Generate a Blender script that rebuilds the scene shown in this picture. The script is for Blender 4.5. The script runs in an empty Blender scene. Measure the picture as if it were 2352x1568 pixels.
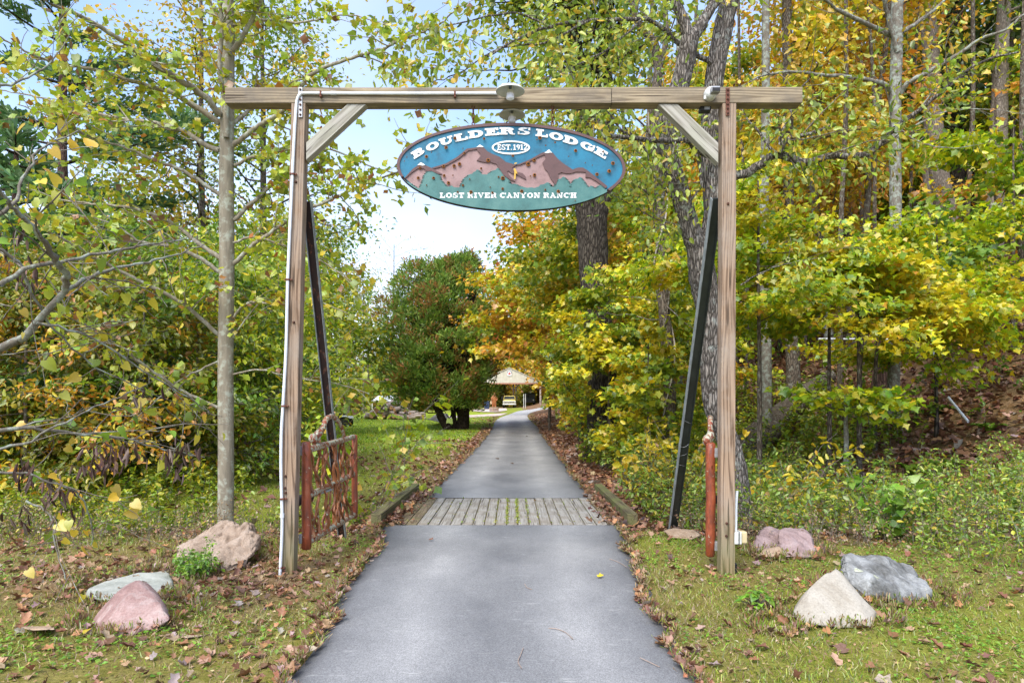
import bpy, bmesh, math
import numpy as np
from mathutils import Vector, noise as mnoise

# ------------------------------------------------------------------ camera, sky, sun, exposure
scene = bpy.context.scene
col = scene.collection
cam_d = bpy.data.cameras.new('camera')
cam = bpy.data.objects.new('camera', cam_d)
col.objects.link(cam)
cam.location = (0, 0, 1.55)
cam.rotation_euler = (math.radians(90), 0, 0)
cam_d.sensor_width = 36
cam_d.lens = 24.49
cam_d.shift_y = 0.06
cam_d.clip_start = 0.05
cam_d.clip_end = 1500
scene.camera = cam

SUN_EL, SUN_AZ = math.radians(52), math.radians(205)     # azimuth from +Y, clockwise seen from above
world = bpy.data.worlds.new('World')
scene.world = world
world.use_nodes = True
wn, wl_ = world.node_tree.nodes, world.node_tree.links
for n in list(wn): wn.remove(n)
w_out = wn.new('ShaderNodeOutputWorld')
w_bg = wn.new('ShaderNodeBackground')
w_sky = wn.new('ShaderNodeTexSky')
w_sky.sky_type = 'NISHITA'
w_sky.sun_disc = False
w_sky.sun_elevation = SUN_EL
w_sky.sun_rotation = SUN_AZ
w_sky.air_density = 1.0
w_sky.dust_density = 2.0
w_sky.ozone_density = 3.6
# thin cloud veil, thicker towards the horizon
w_tc = wn.new('ShaderNodeTexCoord')
w_sep = wn.new('ShaderNodeSeparateXYZ')
w_no = wn.new('ShaderNodeTexNoise')
w_no.inputs['Scale'].default_value = 2.2
w_no.inputs['Detail'].default_value = 5
w_map = wn.new('ShaderNodeMapRange')
w_map.inputs['From Min'].default_value = 0.0
w_map.inputs['From Max'].default_value = 0.36
w_map.inputs['To Min'].default_value = 0.95
w_map.inputs['To Max'].default_value = 0.14
w_nm = wn.new('ShaderNodeMapRange')
w_nm.inputs['From Min'].default_value = 0.35
w_nm.inputs['From Max'].default_value = 0.7
w_nm.inputs['To Min'].default_value = -0.12
w_nm.inputs['To Max'].default_value = 0.18
w_add = wn.new('ShaderNodeMath'); w_add.operation = 'ADD'; w_add.use_clamp = True
w_mix = wn.new('ShaderNodeMixRGB')
w_mix.inputs['Color2'].default_value = (3.65, 3.75, 4.25, 1)
w_bg.inputs['Strength'].default_value = 0.15
wl_.new(w_tc.outputs['Generated'], w_sep.inputs[0])
wl_.new(w_tc.outputs['Generated'], w_no.inputs['Vector'])
wl_.new(w_sep.outputs['Z'], w_map.inputs['Value'])
wl_.new(w_no.outputs['Fac'], w_nm.inputs['Value'])
wl_.new(w_map.outputs[0], w_add.inputs[0])
wl_.new(w_nm.outputs[0], w_add.inputs[1])
wl_.new(w_add.outputs[0], w_mix.inputs['Fac'])
wl_.new(w_sky.outputs[0], w_mix.inputs['Color1'])
wl_.new(w_mix.outputs[0], w_bg.inputs['Color'])
wl_.new(w_bg.outputs[0], w_out.inputs['Surface'])

sun_d = bpy.data.lights.new('sun', 'SUN')
sun_d.energy = 1.6
sun_d.angle = math.radians(40)
sun_d.color = (1.0, 0.94, 0.84)
sun = bpy.data.objects.new('sun', sun_d)
col.objects.link(sun)
sun.location = (0, 0, 40)
_d = Vector((math.sin(SUN_AZ) * math.cos(SUN_EL), math.cos(SUN_AZ) * math.cos(SUN_EL), math.sin(SUN_EL)))
sun.rotation_euler = _d.to_track_quat('Z', 'Y').to_euler()

scene.view_settings.view_transform = 'Standard'
scene.view_settings.look = 'None'
scene.view_settings.gamma = 1.0
scene.view_settings.use_curve_mapping = False
scene.view_settings.exposure = 1.42
scene.render.engine = 'CYCLES'
scene.cycles.max_bounces = 8
scene.cycles.diffuse_bounces = 4
scene.cycles.transmission_bounces = 4
scene.cycles.use_denoising = True

# ------------------------------------------------------------------ helpers
RS = np.random.RandomState
A = np.array

def wl(o):
    v = Vector((0, 0, 0))
    while o is not None:
        v += o.location
        o = o.parent
    return v

def tag(o, label=None, cat=None, group=None, kind=None):
    if label: o['label'] = label
    if cat: o['category'] = cat
    if group: o['group'] = group
    if kind: o['kind'] = kind
    return o

def thing(name, loc, label, cat, group=None):
    o = bpy.data.objects.new(name, None)
    o.empty_display_size = 0.2
    o.location = loc
    col.objects.link(o)
    return tag(o, label, cat, group)

def mesh_fast(name, V, F, mat, cols=None, smooth=False):
    me = bpy.data.meshes.new(name)
    F = np.asarray(F, dtype=np.int32)
    n, k = F.shape
    me.vertices.add(len(V)); me.loops.add(n * k); me.polygons.add(n)
    me.vertices.foreach_set('co', np.asarray(V, dtype=np.float32).ravel())
    me.loops.foreach_set('vertex_index', F.ravel())
    me.polygons.foreach_set('loop_start', np.arange(0, n * k, k, dtype=np.int32))
    if smooth: me.polygons.foreach_set('use_smooth', np.ones(n, dtype=bool))
    me.update(calc_edges=True)
    if cols is not None:
        ca = me.color_attributes.new('Col', 'FLOAT_COLOR', 'POINT')
        c4 = np.ones((len(V), 4), dtype=np.float32); c4[:, :3] = cols
        ca.data.foreach_set('color', c4.ravel())
    me.materials.append(mat)
    return me

def ob(name, V, F, mat, parent=None, org=None, smooth=False, cols=None, kind=None, bevel=0):
    """link one mesh object; V in world coordinates"""
    V = np.asarray(V, dtype=float)
    pl = wl(parent) if parent is not None else Vector((0, 0, 0))
    o_w = Vector([float(c) for c in org]) if org is not None else (pl if parent is not None else Vector((0, 0, 0)))
    V = V - A(o_w)
    if isinstance(F, np.ndarray) and F.ndim == 2:
        me = mesh_fast(name, V, F, mat, cols, smooth)
    else:
        me = bpy.data.meshes.new(name)
        me.from_pydata([tuple(v) for v in V], [], [tuple(int(i) for i in f) for f in F])
        me.update()
        if smooth: me.polygons.foreach_set('use_smooth', np.ones(len(me.polygons), dtype=bool))
        me.materials.append(mat)
        if cols is not None:
            ca = me.color_attributes.new('Col', 'FLOAT_COLOR', 'POINT')
            c4 = np.ones((len(V), 4), dtype=np.float32); c4[:, :3] = cols
            ca.data.foreach_set('color', c4.ravel())
    o = bpy.data.objects.new(name, me)
    o.location = o_w - pl
    if parent is not None: o.parent = parent
    col.objects.link(o)
    if kind: o['kind'] = kind
    if bevel:
        m = o.modifiers.new('bevel', 'BEVEL'); m.width = bevel; m.segments = 2; m.limit_method = 'ANGLE'
    return o

def join(parts):
    """parts: list of (V, F) with list faces -> one (V, F)"""
    Vs, Fs, n = [], [], 0
    for V, F in parts:
        V = np.asarray(V, dtype=float)
        Vs.append(V)
        Fs += [tuple(int(i) + n for i in f) for f in F]
        n += len(V)
    return np.vstack(Vs), Fs

def box(x0, x1, y0, y1, z0, z1):
    V = [(x0, y0, z0), (x1, y0, z0), (x1, y1, z0), (x0, y1, z0), (x0, y0, z1), (x1, y0, z1), (x1, y1, z1), (x0, y1, z1)]
    F = [(0, 3, 2, 1), (4, 5, 6, 7), (0, 1, 5, 4), (1, 2, 6, 5), (2, 3, 7, 6), (3, 0, 4, 7)]
    return A(V, dtype=float), F

def beam(p, q, w, t, up=(0, 0, 1), side=None):
    """box along p->q; w = size along 'side', t = size along the third axis"""
    p, q = Vector(p), Vector(q)
    d = (q - p).normalized()
    s = Vector(side) if side else d.cross(Vector(up))
    s = (s - d * s.dot(d)).normalized()
    u = d.cross(s).normalized()
    V = []
    for e in (p, q):
        for a, b in ((-1, -1), (1, -1), (1, 1), (-1, 1)):
            V.append(e + s * (a * w / 2) + u * (b * t / 2))
    F = [(0, 1, 2, 3), (7, 6, 5, 4), (0, 4, 5, 1), (1, 5, 6, 2), (2, 6, 7, 3), (3, 7, 4, 0)]
    return A([tuple(v) for v in V]), F

def prism(poly, y0, y1, f=lambda x, z: (x, z), off=(0, 0)):
    """extrude a 2-D outline (x, z) from y0 (front) to y1"""
    P = [f(x, z) for x, z in poly]
    n = len(P)
    V = [(x + off[0], y0, z + off[1]) for x, z in P] + [(x + off[0], y1, z + off[1]) for x, z in P]
    F = [tuple(range(n)), tuple(range(2 * n - 1, n - 1, -1))] + [(i + n, (i + 1) % n + n, (i + 1) % n, i) for i in range(n)]
    return A(V, dtype=float), F

def smooth_path(P, R, sub=4):
    """Catmull-Rom through points P (n,3) with radii R"""
    P = np.asarray(P, float); R = np.asarray(R, float)
    n = len(P)
    if n < 3: sub = max(sub, 2)
    E = np.vstack([2 * P[0] - P[1], P, 2 * P[-1] - P[-2]])
    out, rr = [], []
    for i in range(n - 1):
        p0, p1, p2, p3 = E[i], E[i + 1], E[i + 2], E[i + 3]
        for j in range(sub):
            t = j / sub
            out.append(0.5 * ((2 * p1) + (-p0 + p2) * t + (2 * p0 - 5 * p1 + 4 * p2 - p3) * t * t + (-p0 + 3 * p1 - 3 * p2 + p3) * t ** 3))
            rr.append(R[i] * (1 - t) + R[i + 1] * t)
    out.append(P[-1]); rr.append(R[-1])
    return A(out), A(rr)

def tube(P, R, k=6, rough=0, rs=None, cap=True):
    P = np.asarray(P, float); R = np.broadcast_to(np.asarray(R, float), (len(P),))
    n = len(P)
    T = np.gradient(P, axis=0)
    T /= np.linalg.norm(T, axis=1)[:, None] + 1e-9
    ref = A((0.13, 1, 0.09)) if abs(T[0][1]) < 0.8 else A((1, 0.1, 0.1))
    S = np.cross(T, ref); S /= np.linalg.norm(S, axis=1)[:, None] + 1e-9
    U = np.cross(T, S)
    a = np.arange(k) * 2 * np.pi / k
    rad = R[:, None] * np.ones((1, k))
    if rough and rs is not None:
        rad = rad * (1 + rough * (rs.rand(n, k) - .5))
    V = P[:, None, :] + rad[:, :, None] * (np.cos(a)[None, :, None] * S[:, None, :] + np.sin(a)[None, :, None] * U[:, None, :])
    V = V.reshape(-1, 3)
    i = np.arange(n - 1)[:, None] * k; j = np.arange(k)[None, :]
    j2 = (j + 1) % k
    F = np.stack([i + j, i + j2, i + k + j2, i + k + j], -1).reshape(-1, 4)
    return V, F

def tubes(lst, k=5):
    Vs, Fs, n = [], [], 0
    for P, R in lst:
        V, F = tube(P, R, k)
        Vs.append(V); Fs.append(F + n); n += len(V)
    return np.vstack(Vs), np.vstack(Fs)

def lathe(prof, c, k=24, axis='z'):
    V, F = [], []
    for r, h in prof:
        for j in range(k):
            a = 2 * math.pi * j / k
            p = (r * math.cos(a), r * math.sin(a), h)
            if axis == 'y': p = (p[0], p[2], p[1])
            if axis == 'x': p = (p[2], p[0], p[1])
            V.append((p[0] + c[0], p[1] + c[1], p[2] + c[2]))
    for i in range(len(prof) - 1):
        for j in range(k):
            F.append((i * k + j, i * k + (j + 1) % k, (i + 1) * k + (j + 1) % k, (i + 1) * k + j))
    F.append(tuple(range(k))[::-1]); F.append(tuple(range((len(prof) - 1) * k, len(prof) * k)))
    return A(V), F

def sstep(x, a, b):
    t = np.clip((x - a) / (b - a), 0, 1)
    return t * t * (3 - 2 * t)

CX, CY, FP = 1176.0, 925.0, 1600.0       # the photograph at 2352 px wide: centre column, horizon row, focal length
def W(px, py, Y):
    return A(((px - CX) / FP * Y, Y, 1.55 + (CY - py) / FP * Y))

def vnoise(x, y, s=1.0, seed=0):
    """cheap smooth value noise on arrays"""
    x = np.asarray(x, float) * s + seed * 17.3; y = np.asarray(y, float) * s + seed * 9.1
    xi, yi = np.floor(x), np.floor(y)
    fx, fy = x - xi, y - yi
    fx = fx * fx * (3 - 2 * fx); fy = fy * fy * (3 - 2 * fy)
    def h(a, b):
        v = np.sin(a * 127.1 + b * 311.7 + seed * 3.7) * 43758.5453
        return v - np.floor(v)
    return (h(xi, yi) * (1 - fx) + h(xi + 1, yi) * fx) * (1 - fy) + (h(xi, yi + 1) * (1 - fx) + h(xi + 1, yi + 1) * fx) * fy

ROAD_L = [(-1.40, -8), (-1.34, 0), (-1.27, 3.86), (-1.305, 4.82), (-1.41, 6.0), (-1.41, 6.6), (-1.46, 7.4), (-1.62, 8.5), (-1.62, 8.74)]
ROAD_R = [(1.20, -8), (1.08, 0), (1.06, 3.86), (1.08, 4.5), (1.11, 5.4), (1.19, 6.4), (1.27, 7.4), (1.42, 8.5), (1.43, 8.74)]
def gz(x, y):
    x = np.asarray(x, float); y = np.asarray(y, float)
    ye = np.clip(y, -5, 35)
    t = (x - 6.5) + 0.2 * (ye - 12)
    u = np.clip((t - 1.2) / 0.9, -30, 60)
    h = 0.5 * 0.9 * np.log1p(np.exp(u))
    h = h * sstep(y, 3, 11)
    h = 22 * np.tanh(h / 22)
    r = 0.9 * np.clip((y - 38) / 70, 0, 1) ** 0.8
    ax = np.abs(x + 0.1)
    ditch = -0.38 * np.exp(-((y - 10.0) / 1.15) ** 2) * sstep(ax, 1.62, 2.3) * (1 - sstep(ax, 5, 9))
    away = sstep(ax, 1.5, 3.5)
    bump = (vnoise(x, y, 1.1, 1) - .5) * 0.09 * away * (1 - sstep(y, 25, 50)) + (vnoise(x, y, .12, 2) - .5) * 0.7 * sstep(ax, 7, 20)
    left = 2.5 * sstep(-x, 25, 70)
    return h + r + ditch + bump + left

def ground_at(px, py):
    Y = 2.5
    while Y < 160:
        p = W(px, py, Y)
        if p[2] <= float(gz(p[0], p[1])): return p
        Y *= 1.004
    return p

# ------------------------------------------------------------------ materials
def mat_new(name):
    m = bpy.data.materials.new(name); m.use_nodes = True
    nt = m.node_tree
    for n in list(nt.nodes): nt.nodes.remove(n)
    out = nt.nodes.new('ShaderNodeOutputMaterial')
    return m, nt.nodes, nt.links, out

def N(nodes, typ, **kw):
    n = nodes.new(typ)
    for k, v in kw.items():
        if k in n.inputs: n.inputs[k].default_value = v
        else: setattr(n, k, v)
    return n

def ramp(nodes, stops, interp='LINEAR'):
    r = nodes.new('ShaderNodeValToRGB')
    r.color_ramp.interpolation = interp
    e = r.color_ramp.elements
    while len(e) > 1: e.remove(e[0])
    e[0].position = stops[0][0]; e[0].color = (*stops[0][1], 1)
    for p, c in stops[1:]:
        q = e.new(p); q.color = (*c, 1)
    return r

def simple(name, stops, scale=6, detail=5, rough=0.8, bump=0.2, stretch=(1, 1, 1), metal=0, bscale=None, spec=0.3, dist=0.02):
    m, n, l, out = mat_new(name)
    b = N(n, 'ShaderNodeBsdfPrincipled', Roughness=rough, Metallic=metal)
    b.inputs['Specular IOR Level'].default_value = spec
    tc = N(n, 'ShaderNodeTexCoord'); mp = N(n, 'ShaderNodeMapping'); mp.inputs['Scale'].default_value = stretch
    no = N(n, 'ShaderNodeTexNoise', Scale=scale, Detail=detail, Roughness=0.6)
    r = ramp(n, stops)
    l.new(tc.outputs['Object'], mp.inputs[0]); l.new(mp.outputs[0], no.inputs['Vector'])
    l.new(no.outputs['Fac'], r.inputs[0]); l.new(r.outputs[0], b.inputs['Base Color'])
    if bump:
        n2 = N(n, 'ShaderNodeTexNoise', Scale=bscale or scale * 4, Detail=6)
        l.new(mp.outputs[0], n2.inputs['Vector'])
        bp = N(n, 'ShaderNodeBump', Strength=bump, Distance=dist)
        l.new(n2.outputs['Fac'], bp.inputs['Height']); l.new(bp.outputs[0], b.inputs['Normal'])
    l.new(b.outputs[0], out.inputs[0])
    return m

def wood(name, light, dark, axis='Z', rings=34, weather=(0.33, 0.31, 0.27), green=None, wfac=0.4, cont=1.0):
    """sawn timber with cathedral grain along 'axis' of the object"""
    m, n, l, out = mat_new(name)
    b = N(n, 'ShaderNodeBsdfPrincipled', Roughness=0.85)
    b.inputs['Specular IOR Level'].default_value = 0.15
    tc = N(n, 'ShaderNodeTexCoord')
    rot = N(n, 'ShaderNodeMapping')
    if axis == 'X': rot.inputs['Rotation'].default_value = (0, math.radians(90), 0)
    if isinstance(axis, (int, float)): rot.inputs['Rotation'].default_value = (0, math.radians(axis), 0)
    if axis == 'Y': rot.inputs['Rotation'].default_value = (math.radians(90), 0, 0)
    l.new(tc.outputs['Object'], rot.inputs[0])
    st = N(n, 'ShaderNodeMapping'); st.inputs['Scale'].default_value = (1, 1, 0.055); st.inputs['Location'].default_value = (0.02, 0.055, 0)
    l.new(rot.outputs[0], st.inputs[0])
    lo = N(n, 'ShaderNodeTexNoise', Scale=6.5, Detail=2, Roughness=0.5)
    l.new(st.outputs[0], lo.inputs['Vector'])
    mx = N(n, 'ShaderNodeMixRGB'); mx.blend_type = 'ADD'; mx.inputs['Fac'].default_value = 0.28
    l.new(st.outputs[0], mx.inputs['Color1']); l.new(lo.outputs['Color'], mx.inputs['Color2'])
    wv = N(n, 'ShaderNodeTexWave', wave_type='RINGS', rings_direction='Z', Scale=rings, Distortion=1.2, Detail=2)
    wv.inputs['Detail Scale'].default_value = 1.5
    l.new(mx.outputs[0], wv.inputs['Vector'])
    fi = N(n, 'ShaderNodeMapping'); fi.inputs['Scale'].default_value = (1, 1, 0.02)
    l.new(rot.outputs[0], fi.inputs[0])
    fn = N(n, 'ShaderNodeTexNoise', Scale=160, Detail=3)
    l.new(fi.outputs[0], fn.inputs['Vector'])
    r = ramp(n, [(0.0, dark), (0.35, tuple(a * .35 + b_ * .65 for a, b_ in zip(dark, light))), (1.0, light)])
    l.new(wv.outputs['Fac'], r.inputs[0])
    m1 = N(n, 'ShaderNodeMixRGB'); m1.blend_type = 'MULTIPLY'; m1.inputs['Fac'].default_value = 0.5 * cont
    fr = ramp(n, [(0.3, (0.45, 0.42, 0.4)), (0.65, (1.15, 1.15, 1.15))])
    l.new(fn.outputs['Fac'], fr.inputs[0]); l.new(r.outputs[0], m1.inputs['Color1']); l.new(fr.outputs[0], m1.inputs['Color2'])
    pn = N(n, 'ShaderNodeTexNoise', Scale=2.3, Detail=5, Roughness=0.65)
    l.new(rot.outputs[0], pn.inputs['Vector'])
    pr = ramp(n, [(0.42, (0, 0, 0)), (0.68, (wfac * 1.6,) * 3)])
    l.new(pn.outputs['Fac'], pr.inputs[0])
    m2 = N(n, 'ShaderNodeMixRGB'); m2.inputs['Color2'].default_value = (*weather, 1)
    l.new(pr.outputs[0], m2.inputs['Fac']); l.new(m1.outputs[0], m2.inputs['Color1'])
    last = m2
    # knots: dark spots
    vk = N(n, 'ShaderNodeTexVoronoi', Scale=1.7)
    km = N(n, 'ShaderNodeMapping'); km.inputs['Scale'].default_value = (2.0, 2.0, 0.8)
    l.new(rot.outputs[0], km.inputs[0]); l.new(km.outputs[0], vk.inputs['Vector'])
    kr = ramp(n, [(0.0, (1, 1, 1)), (0.045, (1, 1, 1)), (0.075, (0, 0, 0))])
    l.new(vk.outputs['Distance'], kr.inputs[0])
    m3 = N(n, 'ShaderNodeMixRGB'); m3.inputs['Color2'].default_value = (0.07, 0.05, 0.04, 1)
    l.new(kr.outputs[0], m3.inputs['Fac']); l.new(last.outputs[0], m3.inputs['Color1'])
    last = m3
    ck = N(n, 'ShaderNodeMapping'); ck.inputs['Scale'].default_value = (1, 1, 0.03); ck.inputs['Location'].default_value = (.3, .1, .7)
    l.new(rot.outputs[0], ck.inputs[0])
    cn_ = N(n, 'ShaderNodeTexNoise', Scale=42, Detail=2); l.new(ck.outputs[0], cn_.inputs['Vector'])
    cr_ = ramp(n, [(0.655, (0, 0, 0)), (0.69, (0.8,) * 3)]); l.new(cn_.outputs['Fac'], cr_.inputs[0])
    m5 = N(n, 'ShaderNodeMixRGB'); m5.inputs['Color2'].default_value = (0.045, 0.033, 0.025, 1)
    l.new(cr_.outputs[0], m5.inputs['Fac']); l.new(last.outputs[0], m5.inputs['Color1'])
    last = m5
    if green is not None:     # algae at the foot: green = (z0, z1) in object coordinates
        sp = N(n, 'ShaderNodeSeparateXYZ'); l.new(tc.outputs['Object'], sp.inputs[0])
        mr = N(n, 'ShaderNodeMapRange'); mr.inputs['From Min'].default_value = green[1]; mr.inputs['From Max'].default_value = green[0]
        mr.inputs['To Min'].default_value = 0; mr.inputs['To Max'].default_value = 1.3
        l.new(sp.outputs['Z'], mr.inputs['Value'])
        gm = N(n, 'ShaderNodeMath', operation='MULTIPLY'); gm.use_clamp = True
        l.new(mr.outputs[0], gm.inputs[0]); l.new(pn.outputs['Fac'], gm.inputs[1])
        m4 = N(n, 'ShaderNodeMixRGB'); m4.inputs['Color2'].default_value = (0.13, 0.15, 0.03, 1)
        l.new(gm.outputs[0], m4.inputs['Fac']); l.new(last.outputs[0], m4.inputs['Color1'])
        last = m4
    l.new(last.outputs[0], b.inputs['Base Color'])
    bp = N(n, 'ShaderNodeBump', Strength=0.35, Distance=0.004)
    ad = N(n, 'ShaderNodeMath', operation='ADD')
    l.new(wv.outputs['Fac'], ad.inputs[0]); l.new(fn.outputs['Fac'], ad.inputs[1])
    l.new(ad.outputs[0], bp.inputs['Height']); l.new(bp.outputs[0], b.inputs['Normal'])
    l.new(b.outputs[0], out.inputs[0])
    return m

def bark(name, dark, light, lichen=None, ridge=1.0, scale=1.0, licf=0.5):
    m, n, l, out = mat_new(name)
    b = N(n, 'ShaderNodeBsdfPrincipled', Roughness=0.95)
    b.inputs['Specular IOR Level'].default_value = 0.1
    tc = N(n, 'ShaderNodeTexCoord'); mp = N(n, 'ShaderNodeMapping')
    mp.inputs['Scale'].default_value = (scale * 9, scale * 9, scale * 1.7)
    l.new(tc.outputs['Object'], mp.inputs[0])
    no = N(n, 'ShaderNodeTexNoise', Scale=1.6, Detail=4, Roughness=0.6, Distortion=0.4)
    l.new(mp.outputs[0], no.inputs['Vector'])
    mixv = N(n, 'ShaderNodeMixRGB'); mixv.blend_type = 'ADD'; mixv.inputs['Fac'].default_value = 0.5
    l.new(mp.outputs[0], mixv.inputs['Color1']); l.new(no.outputs['Color'], mixv.inputs['Color2'])
    vo = N(n, 'ShaderNodeTexVoronoi', feature='DISTANCE_TO_EDGE', Scale=2.6)
    l.new(mixv.outputs[0], vo.inputs['Vector'])
    vr = ramp(n, [(0.0, (0, 0, 0)), (0.28, (1, 1, 1))])
    l.new(vo.outputs['Distance'], vr.inputs[0])
    mul = N(n, 'ShaderNodeMath', operation='MULTIPLY'); l.new(vr.outputs[0], mul.inputs[0])
    nr = ramp(n, [(0.25, (0.25,) * 3), (0.75, (1, 1, 1))]); l.new(no.outputs['Fac'], nr.inputs[0]); l.new(nr.outputs[0], mul.inputs[1])
    r = ramp(n, [(0.0, dark), (0.75, light)])
    src = mul.outputs[0] if ridge > 0.5 else no.outputs['Fac']
    l.new(src, r.inputs[0])
    last = r.outputs[0]
    if lichen:
        ln = N(n, 'ShaderNodeTexNoise', Scale=9, Detail=6, Roughness=0.7)
        l.new(tc.outputs['Object'], ln.inputs['Vector'])
        lr = ramp(n, [(0.56 - 0.12 * licf, (0, 0, 0)), (0.66 - 0.1 * licf, (0.85,) * 3)])
        l.new(ln.outputs['Fac'], lr.inputs[0])
        mm = N(n, 'ShaderNodeMixRGB'); mm.inputs['Color2'].default_value = (*lichen, 1)
        l.new(lr.outputs[0], mm.inputs['Fac']); l.new(last, mm.inputs['Color1'])
        last = mm.outputs[0]
    l.new(last, b.inputs['Base Color'])
    bp = N(n, 'ShaderNodeBump', Strength=0.9 * min(1, ridge + .3), Distance=0.03 * ridge + 0.004)
    l.new(src, bp.inputs['Height']); l.new(bp.outputs[0], b.inputs['Normal'])
    l.new(b.outputs[0], out.inputs[0])
    return m

def leaf_mat(name, trans=0.42, spots=True, gloss=0.05):
    m, n, l, out = mat_new(name)
    at = N(n, 'ShaderNodeVertexColor', layer_name='Col')
    c = at.outputs[0]
    if spots:
        tc = N(n, 'ShaderNodeTexCoord')
        no = N(n, 'ShaderNodeTexNoise', Scale=60, Detail=3, Roughness=0.7)
        l.new(tc.outputs['Object'], no.inputs['Vector'])
        r = ramp(n, [(0.35, (0.72, 0.66, 0.6)), (0.5, (1, 1, 1)), (0.8, (1.12, 1.12, 1.1))])
        l.new(no.outputs['Fac'], r.inputs[0])
        mm = N(n, 'ShaderNodeMixRGB'); mm.blend_type = 'MULTIPLY'; mm.inputs['Fac'].default_value = 1
        l.new(c, mm.inputs['Color1']); l.new(r.outputs[0], mm.inputs['Color2'])
        c = mm.outputs[0]
    d = N(n, 'ShaderNodeBsdfDiffuse'); t = N(n, 'ShaderNodeBsdfTranslucent')
    g = N(n, 'ShaderNodeBsdfGlossy', Roughness=0.45); g.inputs['Color'].default_value = (1, 1, 1, 1)
    l.new(c, d.inputs[0]); l.new(c, t.inputs[0])
    m1 = N(n, 'ShaderNodeMixShader', Fac=trans); l.new(d.outputs[0], m1.inputs[1]); l.new(t.outputs[0], m1.inputs[2])
    m2 = N(n, 'ShaderNodeMixShader', Fac=gloss); l.new(m1.outputs[0], m2.inputs[1]); l.new(g.outputs[0], m2.inputs[2])
    l.new(m2.outputs[0], out.inputs[0])
    return m

M = {}
M['leaf'] = leaf_mat('leaf_tissue')
M['litter'] = leaf_mat('dry_leaf_tissue', trans=0.12, gloss=0.02)
M['needle'] = leaf_mat('conifer_spray', trans=0.38, spots=False, gloss=0.03)
M['post'] = wood('weathered_pine_post', (0.38, 0.27, 0.185), (0.15, 0.098, 0.065), 'Z', rings=11, weather=(0.34, 0.29, 0.24), green=(-2.3, -1.4), wfac=0.45)
M['beam'] = wood('weathered_pine_beam', (0.38, 0.31, 0.21), (0.21, 0.165, 0.11), 'X', rings=10, weather=(0.16, 0.14, 0.115), wfac=0.6)
M['brace'] = wood('grey_brace_timber', (0.44, 0.42, 0.37), (0.27, 0.25, 0.21), -47, rings=9, weather=(0.34, 0.36, 0.26), wfac=0.3)
M['brace_r'] = wood('grey_brace_timber', (0.44, 0.42, 0.37), (0.27, 0.25, 0.21), 46, rings=9, weather=(0.34, 0.36, 0.26), wfac=0.3)
M['deck'] = wood('deck_plank_timber', (0.43, 0.41, 0.365), (0.25, 0.23, 0.2), 'Y', rings=10, weather=(0.24, 0.2, 0.15), wfac=0.45, cont=1.3)
M['deck_dark'] = wood('stained_deck_timber', (0.27, 0.21, 0.14), (0.14, 0.10, 0.07), 'Y', rings=20, weather=(0.2, 0.18, 0.08), wfac=0.5, cont=1.3)
M['kerb'] = wood('mossy_kerb_timber', (0.17, 0.145, 0.08), (0.085, 0.07, 0.042), 'Y', rings=10, weather=(0.15, 0.18, 0.05), wfac=0.55)
M['steel'] = simple('dark_painted_steel', [(0.3, (0.018, 0.024, 0.020)), (0.7, (0.04, 0.05, 0.045))], scale=7, rough=0.5, bump=0.15, spec=0.5)
M['steel_edge'] = simple('worn_steel_edge', [(0.3, (0.16, 0.18, 0.18)), (0.7, (0.34, 0.37, 0.37))], scale=14, rough=0.5, bump=0.1)
M['galv'] = simple('galvanised_plate', [(0.3, (0.28, 0.29, 0.3)), (0.7, (0.45, 0.46, 0.47))], scale=20, rough=0.45, bump=0.1, metal=0.6)
M['rust'] = simple('rusted_plate', [(0.3, (0.10, 0.035, 0.025)), (0.6, (0.17, 0.07, 0.045)), (0.75, (0.3, 0.24, 0.2))], scale=18, rough=0.8, bump=0.2)
M['rustdark'] = simple('rusty_iron', [(0.3, (0.035, 0.018, 0.013)), (0.7, (0.12, 0.05, 0.03))], scale=30, rough=0.8, bump=0.3)
M['conduit'] = simple('grey_plastic_conduit', [(0.3, (0.62, 0.66, 0.68)), (0.7, (0.78, 0.80, 0.82))], scale=12, rough=0.4, bump=0.02)
M['white'] = simple('chalky_white_enamel', [(0.3, (0.52, 0.54, 0.50)), (0.7, (0.70, 0.71, 0.68))], scale=9, rough=0.5, bump=0.03)
M['bulb'] = simple('frosted_bulb_glass', [(0.3, (0.75, 0.78, 0.85)), (0.7, (0.9, 0.9, 0.95))], scale=9, rough=0.2, bump=0.0)
M['black'] = simple('black_plastic', [(0.3, (0.012, 0.012, 0.013)), (0.7, (0.03, 0.03, 0.03))], scale=9, rough=0.45, bump=0.05)
M['tan_plastic'] = simple('yellowed_plastic', [(0.3, (0.5, 0.42, 0.24)), (0.7, (0.62, 0.52, 0.3))], scale=9, rough=0.5, bump=0.03)

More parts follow.
